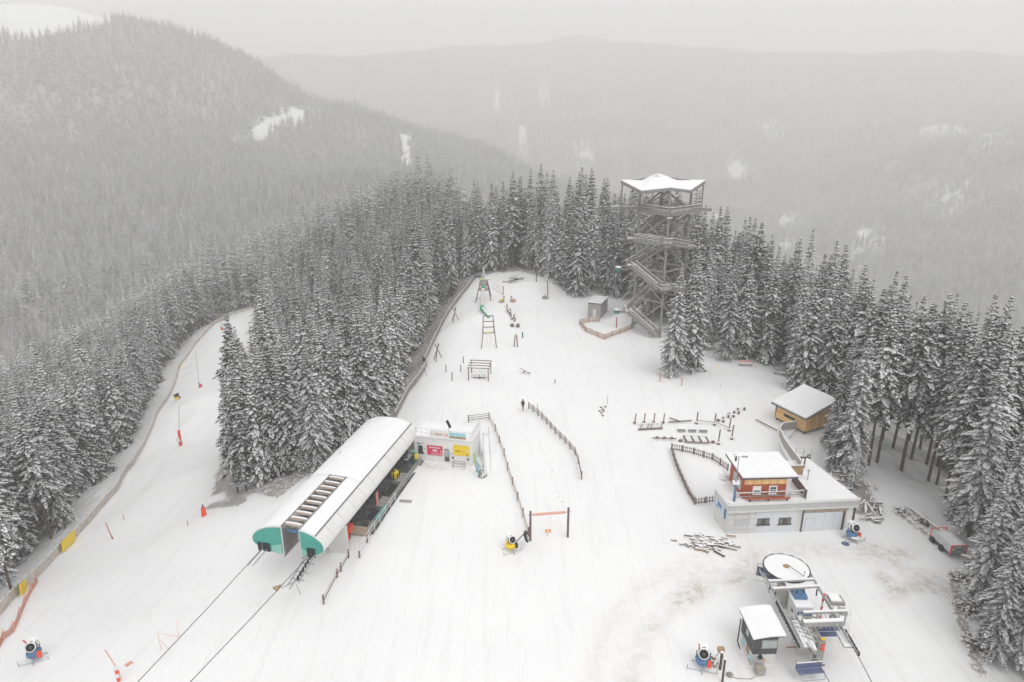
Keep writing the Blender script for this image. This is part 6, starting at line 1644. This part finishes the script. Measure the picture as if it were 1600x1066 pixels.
MB().lathe(c + Vector((0, .05, 3.75)), [(.93, 0), (.62, 1.5), (.36, 2.8), (.08, 4.8)], 8).build('spire_snow', 'snow', q)
MB().box(c + Vector((0, -.7, 5.4)), (4.0, .12, .30)).build('cross_wing', 'palewood', q); MB().box(c + Vector((0, -.65, 5.6)), (4.0, .25, .10)).build('snow_strip', 'snow', q)
MB().lathe(c + Vector((-.35, -.85, 5.6)), [(.32, -.05), (.32, .05)], 14, rot=Matrix.Rotation(math.pi / 2, 3, 'X')).build('lime_disc', 'lime', q)
for x in (.7, 1.2): MB().beam(c + Vector((x, -.6, 5.1)), c + Vector((x + .3, -.6, 5.9)), .12, .12).build('strut', 'offwhite', q)
pts_ = []; a = c + Vector((-.1, -1.3, 3.0)); b_ = gr(753, 487)
for i in range(9):
    f = i / 8; p = a.lerp(b_ + Vector((0, 0, .75)), f); p.z += .35 * math.sin(f * math.pi) * -1; pts_.append(p)
for i in range(8):
    MB().tube([pts_[i], pts_[i].lerp(pts_[i + 1], .88)], .48, 10).build('slide_section', 'offwhite' if i < 7 else 'green', q)
MB().tube([pts_[-1], gr(757, 491) + Vector((0, 0, .5)), gr(764, 497) + Vector((0, 0, .25))], .34, 8, r1=.28).build('slide_end', 'green', q)
MB().tube([pts_[-1] + Vector((.1, 0, .22)), gr(757, 491) + Vector((.1, 0, .75)), gr(764, 497) + Vector((0, 0, .5))], .25, 8, r1=.22).build('slide_snow', 'snow', q)
MB().lathe(pts_[-1] + Vector((.1, -.1, 0)), [(.62, -.2), (.62, .2)], 12, rot=Matrix.Rotation(1.2, 3, 'X')).build('slide_collar', 'green', q)
# net bridge behind
a, b_ = gr(768, 450), gr(786, 461); q = thing('climbing_net', a, 'thin rope net between the slide tower and a brown post', 'climbing net')
MB().tube([b_, b_ + Vector((.1, 0, 2.3))], .12, 6).build('post', D, q)
mb = MB()
for z in (.3, 1.2, 2.0): mb.tube([a + Vector((0, 0, z)), a.lerp(b_, .5) + Vector((0, 0, z - .15)), b_ + Vector((0, 0, z))], .035, 4)
for f in (.2, .4, .6, .8): p = a.lerp(b_, f); mb.tube([p + Vector((0, 0, .2)), p + Vector((0, 0, 1.9))], .02, 4)
mb.build('ropes', 'netgrey', q)
def tripod(u, v, h, lab, crown=True):
    p = gr(u, v); q_ = thing('climbing_tripod', p, lab, 'climbing frame', 'crossed-pole climbing frames by the fence')
    for a in (.3, 2.5, 4.4):
        MB().tube([p + Vector((1.0 * math.cos(a), 1.0 * math.sin(a), -.1)), p + Vector((-.45 * math.cos(a), -.45 * math.sin(a), h))], .09, 6).build('pole', D, q_)
    MB().tube([p + Vector((-.5, 0, h - .2)), p + Vector((.5, 0, h - .3))], .08, 6).build('crossbar', 'offwhite', q_)
    return q_
tripod(711, 503, 3.5, 'crossed poles with snowy crossbar, upper one by the playground fence'); tripod(684, 562, 3.3, 'crossed poles forming an X, lower one by the playground fence')
# swing frame
a0, a1, b0, b1 = gr(752, 545), gr(776, 544), gr(754, 520), gr(772, 519)
q = thing('swing_frame', (a0 + b1) / 2, 'slanting purple-brown swing frame with four crossbars and lime disc', 'swing')
A0, A1 = a0.lerp(a1, .12) + Vector((0, .4, 3.1)), a0.lerp(a1, .88) + Vector((0, .4, 3.1)); B0, B1 = b0 + Vector((.2, .6, 3.5)), b1 + Vector((-.2, .6, 3.5))
for p, t in ((a0, A0), (a1, A1), (b0, B0), (b1, B1)): MB().tube([p - Vector((0, 0, .2)), t], .10, 6).build('leg', D, q)
for f in (0, .33, .66, 1): MB().tube([A0.lerp(B0, f) - Vector((.1, 0, 0)), A1.lerp(B1, f) + Vector((.1, 0, 0))], .10, 6).build('crossbar', D, q)
for s_, t in ((A0, B0), (A1, B1)): MB().tube([s_, t], .07, 6).build('side_rail', D, q)
mid = A0.lerp(A1, .5); MB().lathe(mid + Vector((0, -.15, .1)), [(.28, -.04), (.28, .04)], 12, rot=Matrix.Rotation(math.pi / 2, 3, 'X')).build('lime_disc', 'lime', q)
for dx in (-.25, .25): MB().tube([mid + Vector((dx * 2, 0, 0)), mid + Vector((dx, .1, -2.3))], .02, 4).build('rope', 'netgrey', q)
MB().box(mid + Vector((0, .1, -2.35)), (.5, .3, .12)).build('seat', 'snow', q)
# pergola with table
f0, f1 = gr(732, 594.5), gr(763, 596); k0, k1 = gr(737, 582), gr(767, 583.5)
q = thing('pergola', (f0 + k1) / 2, 'snow-lined wooden pergola over a picnic table', 'pergola'); PH = 2.35
for p in (f0, f1, k0, k1): MB().tube([p - Vector((0, 0, .2)), p + Vector((0, 0, PH))], .10, 6).build('post', D, q)
for i in range(4):
    f = i / 3; x0_, x1_ = f0.lerp(k0, f) + Vector((-.25, 0, PH + .05)), f1.lerp(k1, f) + Vector((.25, 0, PH + .05))
    o = MB().beam(x0_, x1_, .14, .16).build('beam', D, q); MB().beam(x0_ + Vector((0, 0, .12)), x1_ + Vector((0, 0, .12)), .16, .09).build('snow_strip', 'snow', o)
for p, t in ((f0, k0), (f1, k1)): MB().beam(p + Vector((0, 0, PH - .05)), t + Vector((0, 0, PH - .05)), .12, .14).build('side_beam', D, q)
c = (f0 + f1 + k0 + k1) / 4; q = thing('picnic_table', c, 'snowy picnic table under the pergola', 'table')
MB().box(c + Vector((0, 0, .75)), (2.4, .9, .08)).build('tabletop', 'snow', q)
for dy in (-.85, .85): MB().box(c + Vector((0, dy, .45)), (2.4, .35, .1)).build('bench_seat', 'snow', q)
for dx in (-.9, 0, .9): MB().box(c + Vector((dx, 0, .38)), (.12, 1.9, .7)).build('leg', 'hutgrey', q)
for dx in (-1.0, -.05, .95): MB().lathe(c + Vector((dx, -.4, .5)), [(.42, -.3), (.45, .1), (.3, .3)], 10).build('snow_clump', 'snow', q)
MB().box(c + Vector((0, -.9, .35)), (.5, .1, .35)).build('box', 'bark', q)
# log giraffe / crooked logs
c = gr(794, 472); q = thing('boot_planters', c, 'pair of orange-brown barrel shapes at the head of the log trail', 'barrel')
for dx in (-1.6, 1.2):
    MB().lathe(c + Vector((dx, 0, .0)), [(.55, 0), (.72, .3), (.6, .7), (.3, .85)], 10).build('barrel', 'orange_wood', q)
    MB().lathe(c + Vector((dx + (.55 if dx < 0 else -.4), 0, .9)), [(.22, 0), (.25, .5), (.1, .7)], 8).build('handle', 'hutgrey', q)
    MB().box(c + Vector((dx, .1, .88)), (.7, .6, .14)).build('snow_cap', 'snow', q)
MB().lathe(c + Vector((-1.9, -.75, .7)), [(.3, -.05), (.3, .05)], 12, rot=Matrix.Rotation(math.pi / 2, 3, 'X')).build('lime_disc', 'lime', q)
r_ = random.Random(9)
for ci_, (u0, v0, u1, v1) in enumerate(((792, 478, 796, 486), (797, 484, 803, 495), (793, 485, 797, 492), (803, 494, 800, 501), (799, 487, 801, 500))):
    a, b_ = gr(u0, v0), gr(u1, v1); 
    o = MB().tube([a + Vector((0, 0, .45)), (a + b_) / 2 + Vector((r_.uniform(-.3, .3), 0, .6)), b_ + Vector((0, 0, .4))], .22, 7).build('balance_log', D, None, origin=a)
    tag(o, 'crooked snow-topped log below the two barrels, ' + ('nearest the barrels', 'third down on the right', 'second down on the left', 'lowest in the chain', 'long one running through the lower half')[ci_], 'log', 'chain of crooked balance logs')
    sn = MB().tube([a + Vector((0, 0, .62)), (a + b_) / 2 + Vector((0, 0, .8)), b_ + Vector((0, 0, .58))], .17, 6).build('snow_cap', 'snow', o)
c = gr(805, 511); q = thing('log_animal', c, 'small brown log animal with two rounded feet', 'play figure')
for dx in (-.7, .6): MB().lathe(c + Vector((dx, 0, 0)), [(.38, 0), (.42, .45), (.2, .8)], 8).build('foot', D, q)
MB().tube([c + Vector((-.5, .6, .6)), c + Vector((.1, 1.4, 1.3)), c + Vector((-.4, 2.2, 1.6))], .15, 7).build('neck', D, q); MB().box(c + Vector((0, .2, .9)), (1.1, .5, .15)).build('snow_cap', 'snow', q)
c = gr(806, 542); q = thing('a_frame_posts', c, 'two leaning posts joined at the top with a lime cap', 'climbing frame')
for dx in (-.35, .35): MB().tube([c + Vector((dx, 0, -.2)), c + Vector((dx * .4, 0, 2.5))], .12, 7).build('post', D, q)
MB().box(c + Vector((0, 0, 2.6)), (.4, .3, .2)).build('lime_cap', 'lime', q)
c = gr(820, 584); q = thing('seesaw', c, 'small snow-covered seesaw in the open playground snow', 'seesaw')
MB().beam(c + Vector((-.9, .9, .85)), c + Vector((.9, -.6, .35)), .3, .10).build('board', D, q); MB().beam(c + Vector((-.9, .9, .95)), c + Vector((.8, -.5, .47)), .28, .08).build('snow_cap', 'snow', q)
MB().tube([c + Vector((-.3, .1, 0)), c + Vector((.0, .2, .6))], .1, 6).build('pivot', D, q); MB().tube([c + Vector((.9, -.3, .0)), c + Vector((.9, -.6, .5))], .05, 5).build('handle', D, q)

# ---------------------------------------------------------------- climbing and balance park, centre right
for i, (u, v) in enumerate(((991.5, 662), (1006, 661), (1021, 661), (1036, 661.5))):
    p = gr(u, v + 1); q = thing('rope_post', p, 'brown post of the rope row, number %s counted from the left' % ('one', 'two', 'three', 'four')[i], 'post', 'row of four rope posts')
    MB().tube([p - Vector((0, 0, .2)), p + Vector((.12, 0, 1.75))], .09, 7).build('shaft', D, q)
    MB().tube([p + Vector((-.25, 0, .3)), p + Vector((.25, 0, .25))], .1, 6).build('foot_block', D, q)
q = thing('log_ladder', gr(1015, 672), 'low snow-covered ladder of logs below the four rope posts', 'balance frame')
a, b_ = gr(997, 673), gr(1035, 671); MB().tube([a + Vector((0, 0, .2)), b_ + Vector((0, 0, .2))], .13, 6).build('front_log', D, q)
for f in np.linspace(.1, .95, 7): p = a.lerp(b_, f); MB().beam(p + Vector((0, .1, .3)), p + Vector((.5, 1.6, .25)), .14, .12).build('rung', 'hutgrey' if int(f * 10) % 2 else 'snow', q)
MB().beam(a + Vector((.3, 1.7, .3)), b_ + Vector((-.2, 1.6, .3)), .16, .14).build('snow_strip', 'snow', q)
for (u0, v0, u1, v1, lab) in ((1044, 663, 1080, 660, 'upper crossed balance log right of the four posts'), (1046, 656.5, 1062, 661, 'short crossed log leaning over the balance log')):
    a, b_ = gr(u0, v0), gr(u1, v1); o = MB().tube([a + Vector((0, 0, .35)), b_ + Vector((0, 0, .3))], .10, 6).build('balance_log', D, None, origin=a); tag(o, lab, 'log')
PK = [(1088, 662, 1.9), (1116, 664, 1.9), (1139, 673, 2.0), (1143, 686, 2.2), (1122, 694, 2.3)]
LBL = ('leftmost tall post', 'second tall post from the left', 'tall post at the right bend', 'rightmost tall post', 'lowest tall post')
for (u, v, h), nm in zip(PK, LBL):
    p = gr(u, v); q = thing('park_post', p, nm + ' of the rope park ring', 'post', 'five tall posts of the rope park')
    MB().tube([p - Vector((0, 0, .2)), p + Vector((.1, 0, h))], .10, 7).build('shaft', D, q); MB().lathe(p + Vector((0, -.1, .0)), [(.25, 0), (.25, .3)], 8).build('foot_block', D, q)
    MB().lathe(p + Vector((0, -.1, .3)), [(.25, 0), (.15, .1)], 8).build('snow_cap', 'snow', q)
for k in range(2):
    (u0, v0, _), (u1, v1, _) = PK[k], PK[k + 1]; a, b_ = gr(u0, v0), gr(u1, v1)
    o = MB().beam(a + Vector((0, 0, .55)), b_ + Vector((0, 0, .5)), .12, .12).build('balance_beam', 'hutgrey', None, origin=a); tag(o, ('upper left', 'upper right')[k] + ' balance beam between tall posts of the rope park', 'beam')
    MB().beam(a + Vector((0, 0, .64)), b_ + Vector((0, 0, .59)), .13, .07).build('snow_strip', 'snow', o)
for i, (u, v) in enumerate(((1064.5, 675), (1081.5, 675.5), (1098.5, 676))):
    p = gr(u, v); q = thing('step_bench', p, ('left', 'middle', 'right')[i] + ' one of three low step benches in the rope park', 'bench', 'three low step benches')
    MB().box(p + Vector((0, 0, .42)), (1.15, .35, .10), rz=-.05).build('seat', D, q); MB().box(p + Vector((0, -.05, .2)), (1.1, .25, .3), rz=-.05).build('leg', 'hutgrey', q)
    MB().box(p + Vector((0, .05, .49)), (1.1, .3, .05), rz=-.05).build('snow_cap', 'snow', q)
a, b_ = gr(1019, 687), gr(1057, 688.5); q = thing('balance_chain', a, 'low knobbly balance beam left of the slatted bridge', 'balance beam')
MB().tube([a + Vector((0, 0, .3)), b_ + Vector((0, 0, .3))], .08, 6).build('beam', D, q)
for f in (.2, .5, .8): MB().lathe(a.lerp(b_, f) + Vector((0, 0, .3)), [(.25, 0), (.2, .2)], 8).build('block', D, q)
a, b_ = gr(1070, 693), gr(1109, 695); q = thing('slatted_bridge', a, 'snowy slatted walking bridge above the picket fence', 'play bridge')
MB().beam(a + Vector((0, 0, .3)), b_ + Vector((0, 0, .3)), .10, .12).build('front_beam', D, q)
MB().beam(a + Vector((.1, 1.7, .4)), b_ + Vector((-.1, 1.7, .4)), .10, .10).build('back_beam', 'hutgrey', q)
for i in range(10): p = a.lerp(b_, (i + .5) / 10); MB().beam(p + Vector((0, 0, .38)), p + Vector((.02, 1.7, .42)), .26, .06).build('slat', 'snow' if i % 3 else D, q)
for u, v in ((1063, 690), (1114, 692), (1122, 658)):
    p = gr(u, v); o = MB().lathe(p, [(.3, 0), (.28, .25), (.15, .3)], 8).build('log_stub', D, None, origin=p); tag(o, {1063: 'small stub left of the slatted bridge', 1114: 'small stub right of the slatted bridge', 1122: 'small stub beside the second tall post'}[u], 'stump')
stp = [(1130, 654), (1130, 659), (1138, 652), (1146, 651), (1147, 645), (1154, 646), (1153, 640), (1138.5, 648), (1163, 640)]
for i, (u, v) in enumerate(stp):
    p = gr(u, v + 1); q = thing('stepping_stump', p, 'snow-capped stepping stump in the curved row, ' + ('lower of the leftmost two', 'lowest, just left of the right bend post', 'fourth from the left end', 'lower of the middle pair', 'upper of the middle pair', 'second from the cabin end, lower', 'second from the cabin end, upper', 'just above the bend post', 'nearest the timber cabin')[i], 'stump', 'stepping stumps in a curved row')
    MB().lathe(p - Vector((0, 0, .1)), [(.18, 0), (.18, .55 + .05 * (i % 3))], 8).build('stump', D, q); MB().lathe(p + Vector((0, 0, .45 + .05 * (i % 3))), [(.2, 0), (.12, .1)], 8).build('snow_cap', 'snow', q)
for i, (u, v) in enumerate(((939, 637), (942, 640), (937, 642.5), (943, 643), (939.5, 646), (942, 650), (946, 636))):
    p = gr(u, v); o = MB().lathe(p - Vector((0, 0, .05)), [(.22, 0), (.24, .12), (.1, .2)], 7).build('stepping_stump', D, None, origin=p); tag(o, 'tiny dark stump in the open snow cluster, ' + ('left one of the top pair', 'second row, right one', 'leftmost of the cluster', 'third row, right one', 'lower middle one', 'lowest one', 'topmost one beside the thin stick')[i], 'stump', 'cluster of tiny stumps in open snow')
q = thing('snow_heap', gr(1174, 716), 'small snow heap with reddish stick behind the red house', 'snow heap')
p = gr(1174, 716); MB().lathe(p, [(.9, 0), (.6, .4), (.15, .6)], 9).build('heap', 'snow', q); MB().tube([p + Vector((-.9, 0, .3)), p + Vector((-1.0, 0, .9))], .1, 5).build('stick', 'redpaint', q)
# benches by the wood
def bench(u, v, rz, lab, m, w=2.0, snow=True):
    p = gr(u, v); q_ = thing('park_bench', p, lab, 'bench'); X = Vector((math.cos(rz), math.sin(rz), 0)); Y = Vector((-X.y, X.x, 0))
    MB().box(p + Vector((0, 0, .45)), (w, .45, .07), rz=rz).build('seat', D, q_); MB().box(p + Y * .3 + Vector((0, 0, .85)), (w, .07, .3), rz=rz).build('backrest', m, q_)
    for s_ in (-.8, .8): MB().box(p + X * s_ * w / 2 + Vector((0, 0, .25)), (.08, .4, .5), rz=rz).build('leg', D, q_)
    if snow: MB().box(p + Vector((0, 0, .53)), (w * .95, .4, .08), rz=rz).build('snow_cap', 'snow', q_)
bench(1165, 572, -.1, 'red-backed bench at the wood edge right of the tower', 'bannerpink', 2.4); bench(1219, 586, -.35, 'snow-covered bench at the wood edge above the timber cabin', 'hutgrey', 2.2)
p = gr(1247, 600); o = MB().lathe(p, [(.25, 0), (.3, .3), (.2, .5)], 8).build('litter_bin', 'redpaint', None, origin=p); tag(o, 'small dark red bin at the foot of the spruce above the cabin', 'bin')
p = gr(1183, 540)
# platform on a tree
p = PG(1192, 548); q = thing('tree_platform', p, 'snowy board platform on a stripped trunk inside the wood', 'platform')
MB().tube([p, p + Vector((0, 0, 5.4))], .22, 8).build('trunk', 'wood_tan', q); MB().box(p + Vector((0, 0, 4.3)), (2.0, 1.4, .12)).build('board', 'wood_grey', q); MB().box(p + Vector((0, 0, 4.42)), (1.9, 1.3, .12)).build('snow_cap', 'snow', q)

# ---------------------------------------------------------------- trailer, ladder pole, heaps
t0_, t1_ = PG(1482, 873), PG(1452, 843); d = (t0_ - t1_); d.z = 0; Lt = d.length; d.normalize(); tr = math.atan2(d.y, d.x); nr = Vector((-d.y, d.x, 0)); 
if nr.x < 0: nr = -nr
tc = (t0_ + t1_) / 2 + nr * .9
q = thing('trailer', tc, 'grey box trailer with red frame and crossed tail panel by the right-hand wood', 'trailer')
MB().box(tc + Vector((0, 0, .6)), (Lt, 1.7, .12), rz=tr).build('bed', 'steeldark', q)
for s_ in (-1, 1): MB().box(tc + nr * .85 * s_ + Vector((0, 0, 1.05)), (Lt, .06, .85), rz=tr).build('side_panel', 'panelgrey', q)
MB().box(tc + Vector((0, 0, .95)), (Lt - .1, 1.6, .5), rz=tr).build('snow_load', 'snow', q)
for e in (-1, 1):
    for s_ in (-1, 1): MB().beam(tc + d * e * Lt / 2 + nr * .85 * s_ + Vector((0, 0, .5)), tc + d * e * Lt / 2 + nr * .85 * s_ + Vector((0, 0, 1.55)), .12, .12).build('corner_post', 'redpad', q)
    if e == 1:
        o = MB().box(tc + d * (Lt / 2 + .02) + Vector((0, 0, 1.05)), (.05, 1.6, .85), rz=tr).build('tail_panel', 'panelgrey', q)
        for a in (-1, 1): MB().beam(tc + d * (Lt / 2 + .07) + nr * .75 * a + Vector((0, 0, .7)), tc + d * (Lt / 2 + .07) - nr * .75 * a + Vector((0, 0, 1.42)), .04, .06).build('cross_brace', 'steeldark', o)
    MB().beam(tc + d * e * Lt / 2 - nr * .85 + Vector((0, 0, 1.53)), tc + d * e * Lt / 2 + nr * .85 + Vector((0, 0, 1.53)), .08, .08).build('top_rail', 'redpad', q)
for e in (-.35, .1):
    for s_ in (-1, 1): MB().lathe(tc + d * Lt * e + nr * .95 * s_ + Vector((0, 0, .38)), [(.3, -.1), (.38, -.08), (.38, .08), (.3, .1)], 14, rot=Matrix.Rotation(tr, 3, 'Z') @ Matrix.Rotation(math.pi / 2, 3, 'X')).build('wheel', 'black', q)
MB().beam(tc - d * Lt / 2 + Vector((0, 0, .5)), tc - d * (Lt / 2 + 1.2) + Vector((0, 0, .3)), .1, .1).build('drawbar', 'steeldark', q)
a, b_ = PG(1422, 800), PG(1484, 852); q = thing('fallen_mast', a, 'long grey pole lying on trestles behind the trailer', 'pole')
MB().tube([a + Vector((0, 0, .4)), b_ + Vector((0, 0, .9))], .12, 7).build('shaft', 'hutgrey', q); MB().tube([a + Vector((0, 0, .56)), b_ + Vector((0, 0, 1.04))], .09, 6).build('snow_strip', 'snow', q)
for f in (.45, .78, .97): p = a.lerp(b_, f); MB().beam(p, p + Vector((0, 0, .8)), .25, .2).build('trestle', 'steeldark', q)
a2_, b2__ = PG(1434, 815), PG(1449, 828); o = MB().tube([a2_ + Vector((0, 0, .3)), b2__ + Vector((0, 0, .35))], .08, 6).build('pipe', 'bark', None, origin=a2_); tag(o, 'thin dark pipe lying beside the long grey pole', 'pipe')
p = PG(1512, 882); o = MB().poly([p + Vector(v_) for v_ in ((-.5, -.3, .9), (.4, -.5, .8), (.6, .3, .95), (-.2, .5, 1.1))], 1.1).build('boulder', 'rock', None, origin=p); tag(o, 'brown boulder at the edge of the right-hand wood', 'boulder')
def planks(name, u, v, lab, n, spread, L, seed, m=('bark', 'wood_tan', 'rock'), asp=1.0, ang=None, hgt=.35):
    r_ = random.Random(seed); base = PG(u, v); q_ = thing(name, base, lab, 'heap')
    for i in range(n):
        x, y = r_.gauss(0, spread), r_.gauss(0, spread * asp); an = (ang + r_.gauss(0, .35)) if ang is not None else r_.uniform(0, 3.14)
        l_ = L * r_.uniform(.4, 1.1); c_ = on(base + Vector((x, y, 0)), r_.uniform(.06, hgt)); dd = Vector((math.cos(an), math.sin(an), r_.uniform(-.08, .08))) * l_ / 2; w = r_.uniform(.10, .26)
        o_ = MB().beam(c_ - dd, c_ + dd, w, w * .7).build('plank', r_.choice(m), q_); MB().beam(c_ - dd * .97 + Vector((.04, .04, w * .42)), c_ + dd * .97 + Vector((.04, .04, w * .42)), w * r_.uniform(.7, 1.05), .07).build('snow_strip', 'snow', o_)
planks('timber_heap', 1102, 850, 'snowy heap of brown timber and stones left of the garage', 60, 1.5, 1.25, 3, asp=.5, ang=-.35)
planks('board_stack', 1358, 795, 'stacked snow-covered boards behind the right end of the garage', 9, .9, 2.2, 5, m=('hutgrey', 'bark'), ang=.9, hgt=.6)
planks('board_stack', 1362, 812, 'low grey snow-topped pallet right of the garage corner', 6, .45, 1.9, 6, m=('hutgrey', 'bark'), ang=.15)
planks('branch_heap', 1335, 768, 'rocky bank with branches beside the garage roof', 26, 1.7, 1.8, 8, m=('bark', 'rock', 'twig'), asp=1.7, hgt=.7)
planks('log_pile', 802, 440, 'dark log pile under snow behind the playground', 14, 1.6, 3.2, 12, m=('bark',), asp=.6, ang=.35, hgt=.9)
planks('branch_heap', 1112, 1032, 'thin yellowish branches lying beside the snow gun', 4, .5, .9, 15, m=('wood_tan',))
# survey tripod
p = PG(1125, 1030); p = PG(1124, 1036); q = thing('marker_tripod', p, 'small tripod with orange box between snow gun and control cabin', 'tripod')
for a in (.4, 2.5, 4.6): MB().tube([p + Vector((.6 * math.cos(a), .6 * math.sin(a), 0)), p + Vector((0, 0, 1.3))], .03, 5).build('leg', 'bark', q)
MB().box(p + Vector((0, 0, 1.45)), (.55, .35, .35)).build('box', 'wood_tan', q); MB().box(p + Vector((.1, -.2, 1.4)), (.2, .1, .22)).build('red_lamp', 'redpad', q)
p = PG(1140, 1056); o = MB().lathe(p, [(.25, 0), (.3, .15), (.1, .3)], 8).build('stone', 'rock', None, origin=p); tag(o, 'small brown stone between the posts and the control cabin', 'stone')
# footprints down the piste between the fences
r_ = random.Random(77); mb = MB()
for i in range(34):
    f = i / 33; u = 848 + 32 * f + r_.uniform(-4, 4); v = 698 + 92 * f + r_.uniform(-3, 3); p = PG(u, v)
    a = r_.uniform(0, 6.28); mb.lathe(p + Vector((0, 0, -.04)), [(r_.uniform(.06, .15), 0), (.07, .05), (.03, .055)], 5)
o = mb.build('trodden_clods', 'hutgrey', None); o['kind'] = 'stuff'
# bushes on the banks
for i, (u, v, h, w, lab) in enumerate(((852, 466, 1.5, 1.7, 'low twiggy bush at the foot of the bare larches'), (1320, 722, 2.6, 2.4, 'dense snowy bush between the timber cabin and the garage'), (1305, 690, 2.4, 2.0, 'snowy bush right under the timber cabin'),
                                      (1500, 905, 1.6, 1.8, 'pale grass-coloured bush at the edge of the lower right wood'), (1512, 955, 2.0, 2.0, 'brown bush on the lower right bank, upper one'), (1528, 1010, 2.0, 2.2, 'brown bush on the lower right bank, lower one'),
                                      (353, 745, 1.2, 1.8, 'thin snowy brush below the wood corner left of the station'), (640, 560, 1.6, 2.2, 'brown brush on the bank left of the playground fence corner'), (618, 610, 1.5, 2.0, 'brown brush on the bank above the station roof'),
                                      (1045, 590, .8, 1.0, 'small dark bush at the foot of the first frosted spruce'), (1410, 800, 1.0, 1.6, 'snowy scrub left of the long grey pole'), (1440, 815, 1.0, 1.6, 'snowy scrub behind the long grey pole'))):
    shrub(u, v, h * .75, w * .75, lab, 100 + i, n=190, snow=.40)
# ---------------------------------------------------------------- the walker
def walker(p, rz, s):
    V = [(0, 0, .95), (0, 0, 1.15), (0, .02, 1.40), (0, .02, 1.52), (0, .04, 1.62), (0, .03, 1.74),       # 0 pelvis..5 head top
         (-.10, 0, .88), (-.11, .10, .50), (-.11, .05, .10), (-.11, .20, .05), (.10, 0, .88), (.11, -.08, .50), (.11, -.25, .12), (.11, -.12, .05),
         (-.20, .02, 1.40), (-.27, .05, 1.13), (-.25, .22, .95), (.20, .02, 1.40), (.27, -.02, 1.13), (.25, .10, .93)]
    E_ = [(0, 1), (1, 2), (2, 3), (3, 4), (4, 5), (0, 6), (6, 7), (7, 8), (8, 9), (0, 10), (10, 11), (11, 12), (12, 13), (2, 14), (14, 15), (15, 16), (2, 17), (17, 18), (18, 19)]
    Rr = [.16, .16, .19, .07, .11, .08, .11, .08, .055, .05, .11, .08, .055, .05, .085, .06, .045, .085, .06, .045]
    me = bpy.data.meshes.new('body'); me.from_pydata(V, E_, []); 
    q_ = thing('person', p, 'person in dark jacket and reddish trousers walking beside the rail fence', 'person')
    o = bpy.data.objects.new('body', me); COL.objects.link(o); o.parent = q_
    m1 = o.modifiers.new('skin', 'SKIN'); me.update(); sv = me.skin_vertices[0].data
    for i, r in enumerate(Rr): sv[i].radius = (r, r)
    sv[0].use_root = True
    m2 = o.modifiers.new('sub', 'SUBSURF'); m2.levels = 1; m2.render_levels = 1
    mm = bpy.data.materials.new('clothed_body'); mm.use_nodes = True; nt = mm.node_tree; tc_ = nt.nodes.new('ShaderNodeTexCoord'); sx = nt.nodes.new('ShaderNodeSeparateXYZ'); cr = nt.nodes.new('ShaderNodeValToRGB'); mr = nt.nodes.new('ShaderNodeMath')
    mr.operation = 'MULTIPLY'; mr.inputs[1].default_value = .5; nt.links.new(tc_.outputs['Object'], sx.inputs[0]); nt.links.new(sx.outputs['Z'], mr.inputs[0]); nt.links.new(mr.outputs[0], cr.inputs[0])
    cr.color_ramp.interpolation = 'CONSTANT'; cr.color_ramp.elements[0].color = (.03, .025, .025, 1); cr.color_ramp.elements[1].position = .07; cr.color_ramp.elements[1].color = (.32, .15, .15, 1)
    for pos, c_ in ((.44, (.02, .03, .045, 1)), (.755, (.55, .36, .28, 1))): e = cr.color_ramp.elements.new(pos); e.color = c_
    nt.links.new(cr.outputs[0], nt.nodes['Principled BSDF'].inputs['Base Color']); me.materials.append(mm)
    ORG[q_.name] = Vector((0, 0, 0))
    MB().lathe((0, .03, 1.66), [(.125, 0), (.12, .06), (.07, .13), (.02, .15)], 10).build('cap', 'black', q_)
    MB().box((0, -.16, 1.25), (.30, .16, .42)).build('backpack', 'jacket', q_)
    for sx_ in (-.26, .26): MB().tube([(sx_, .2, .95), (sx_ * 1.1, .45, .0)], .012, 4).build('pole', 'steel', q_)
    q_.rotation_euler = (0, 0, rz); q_.scale = (s, s, s)
walker(PG(817, 642), 2.6, 1.12)
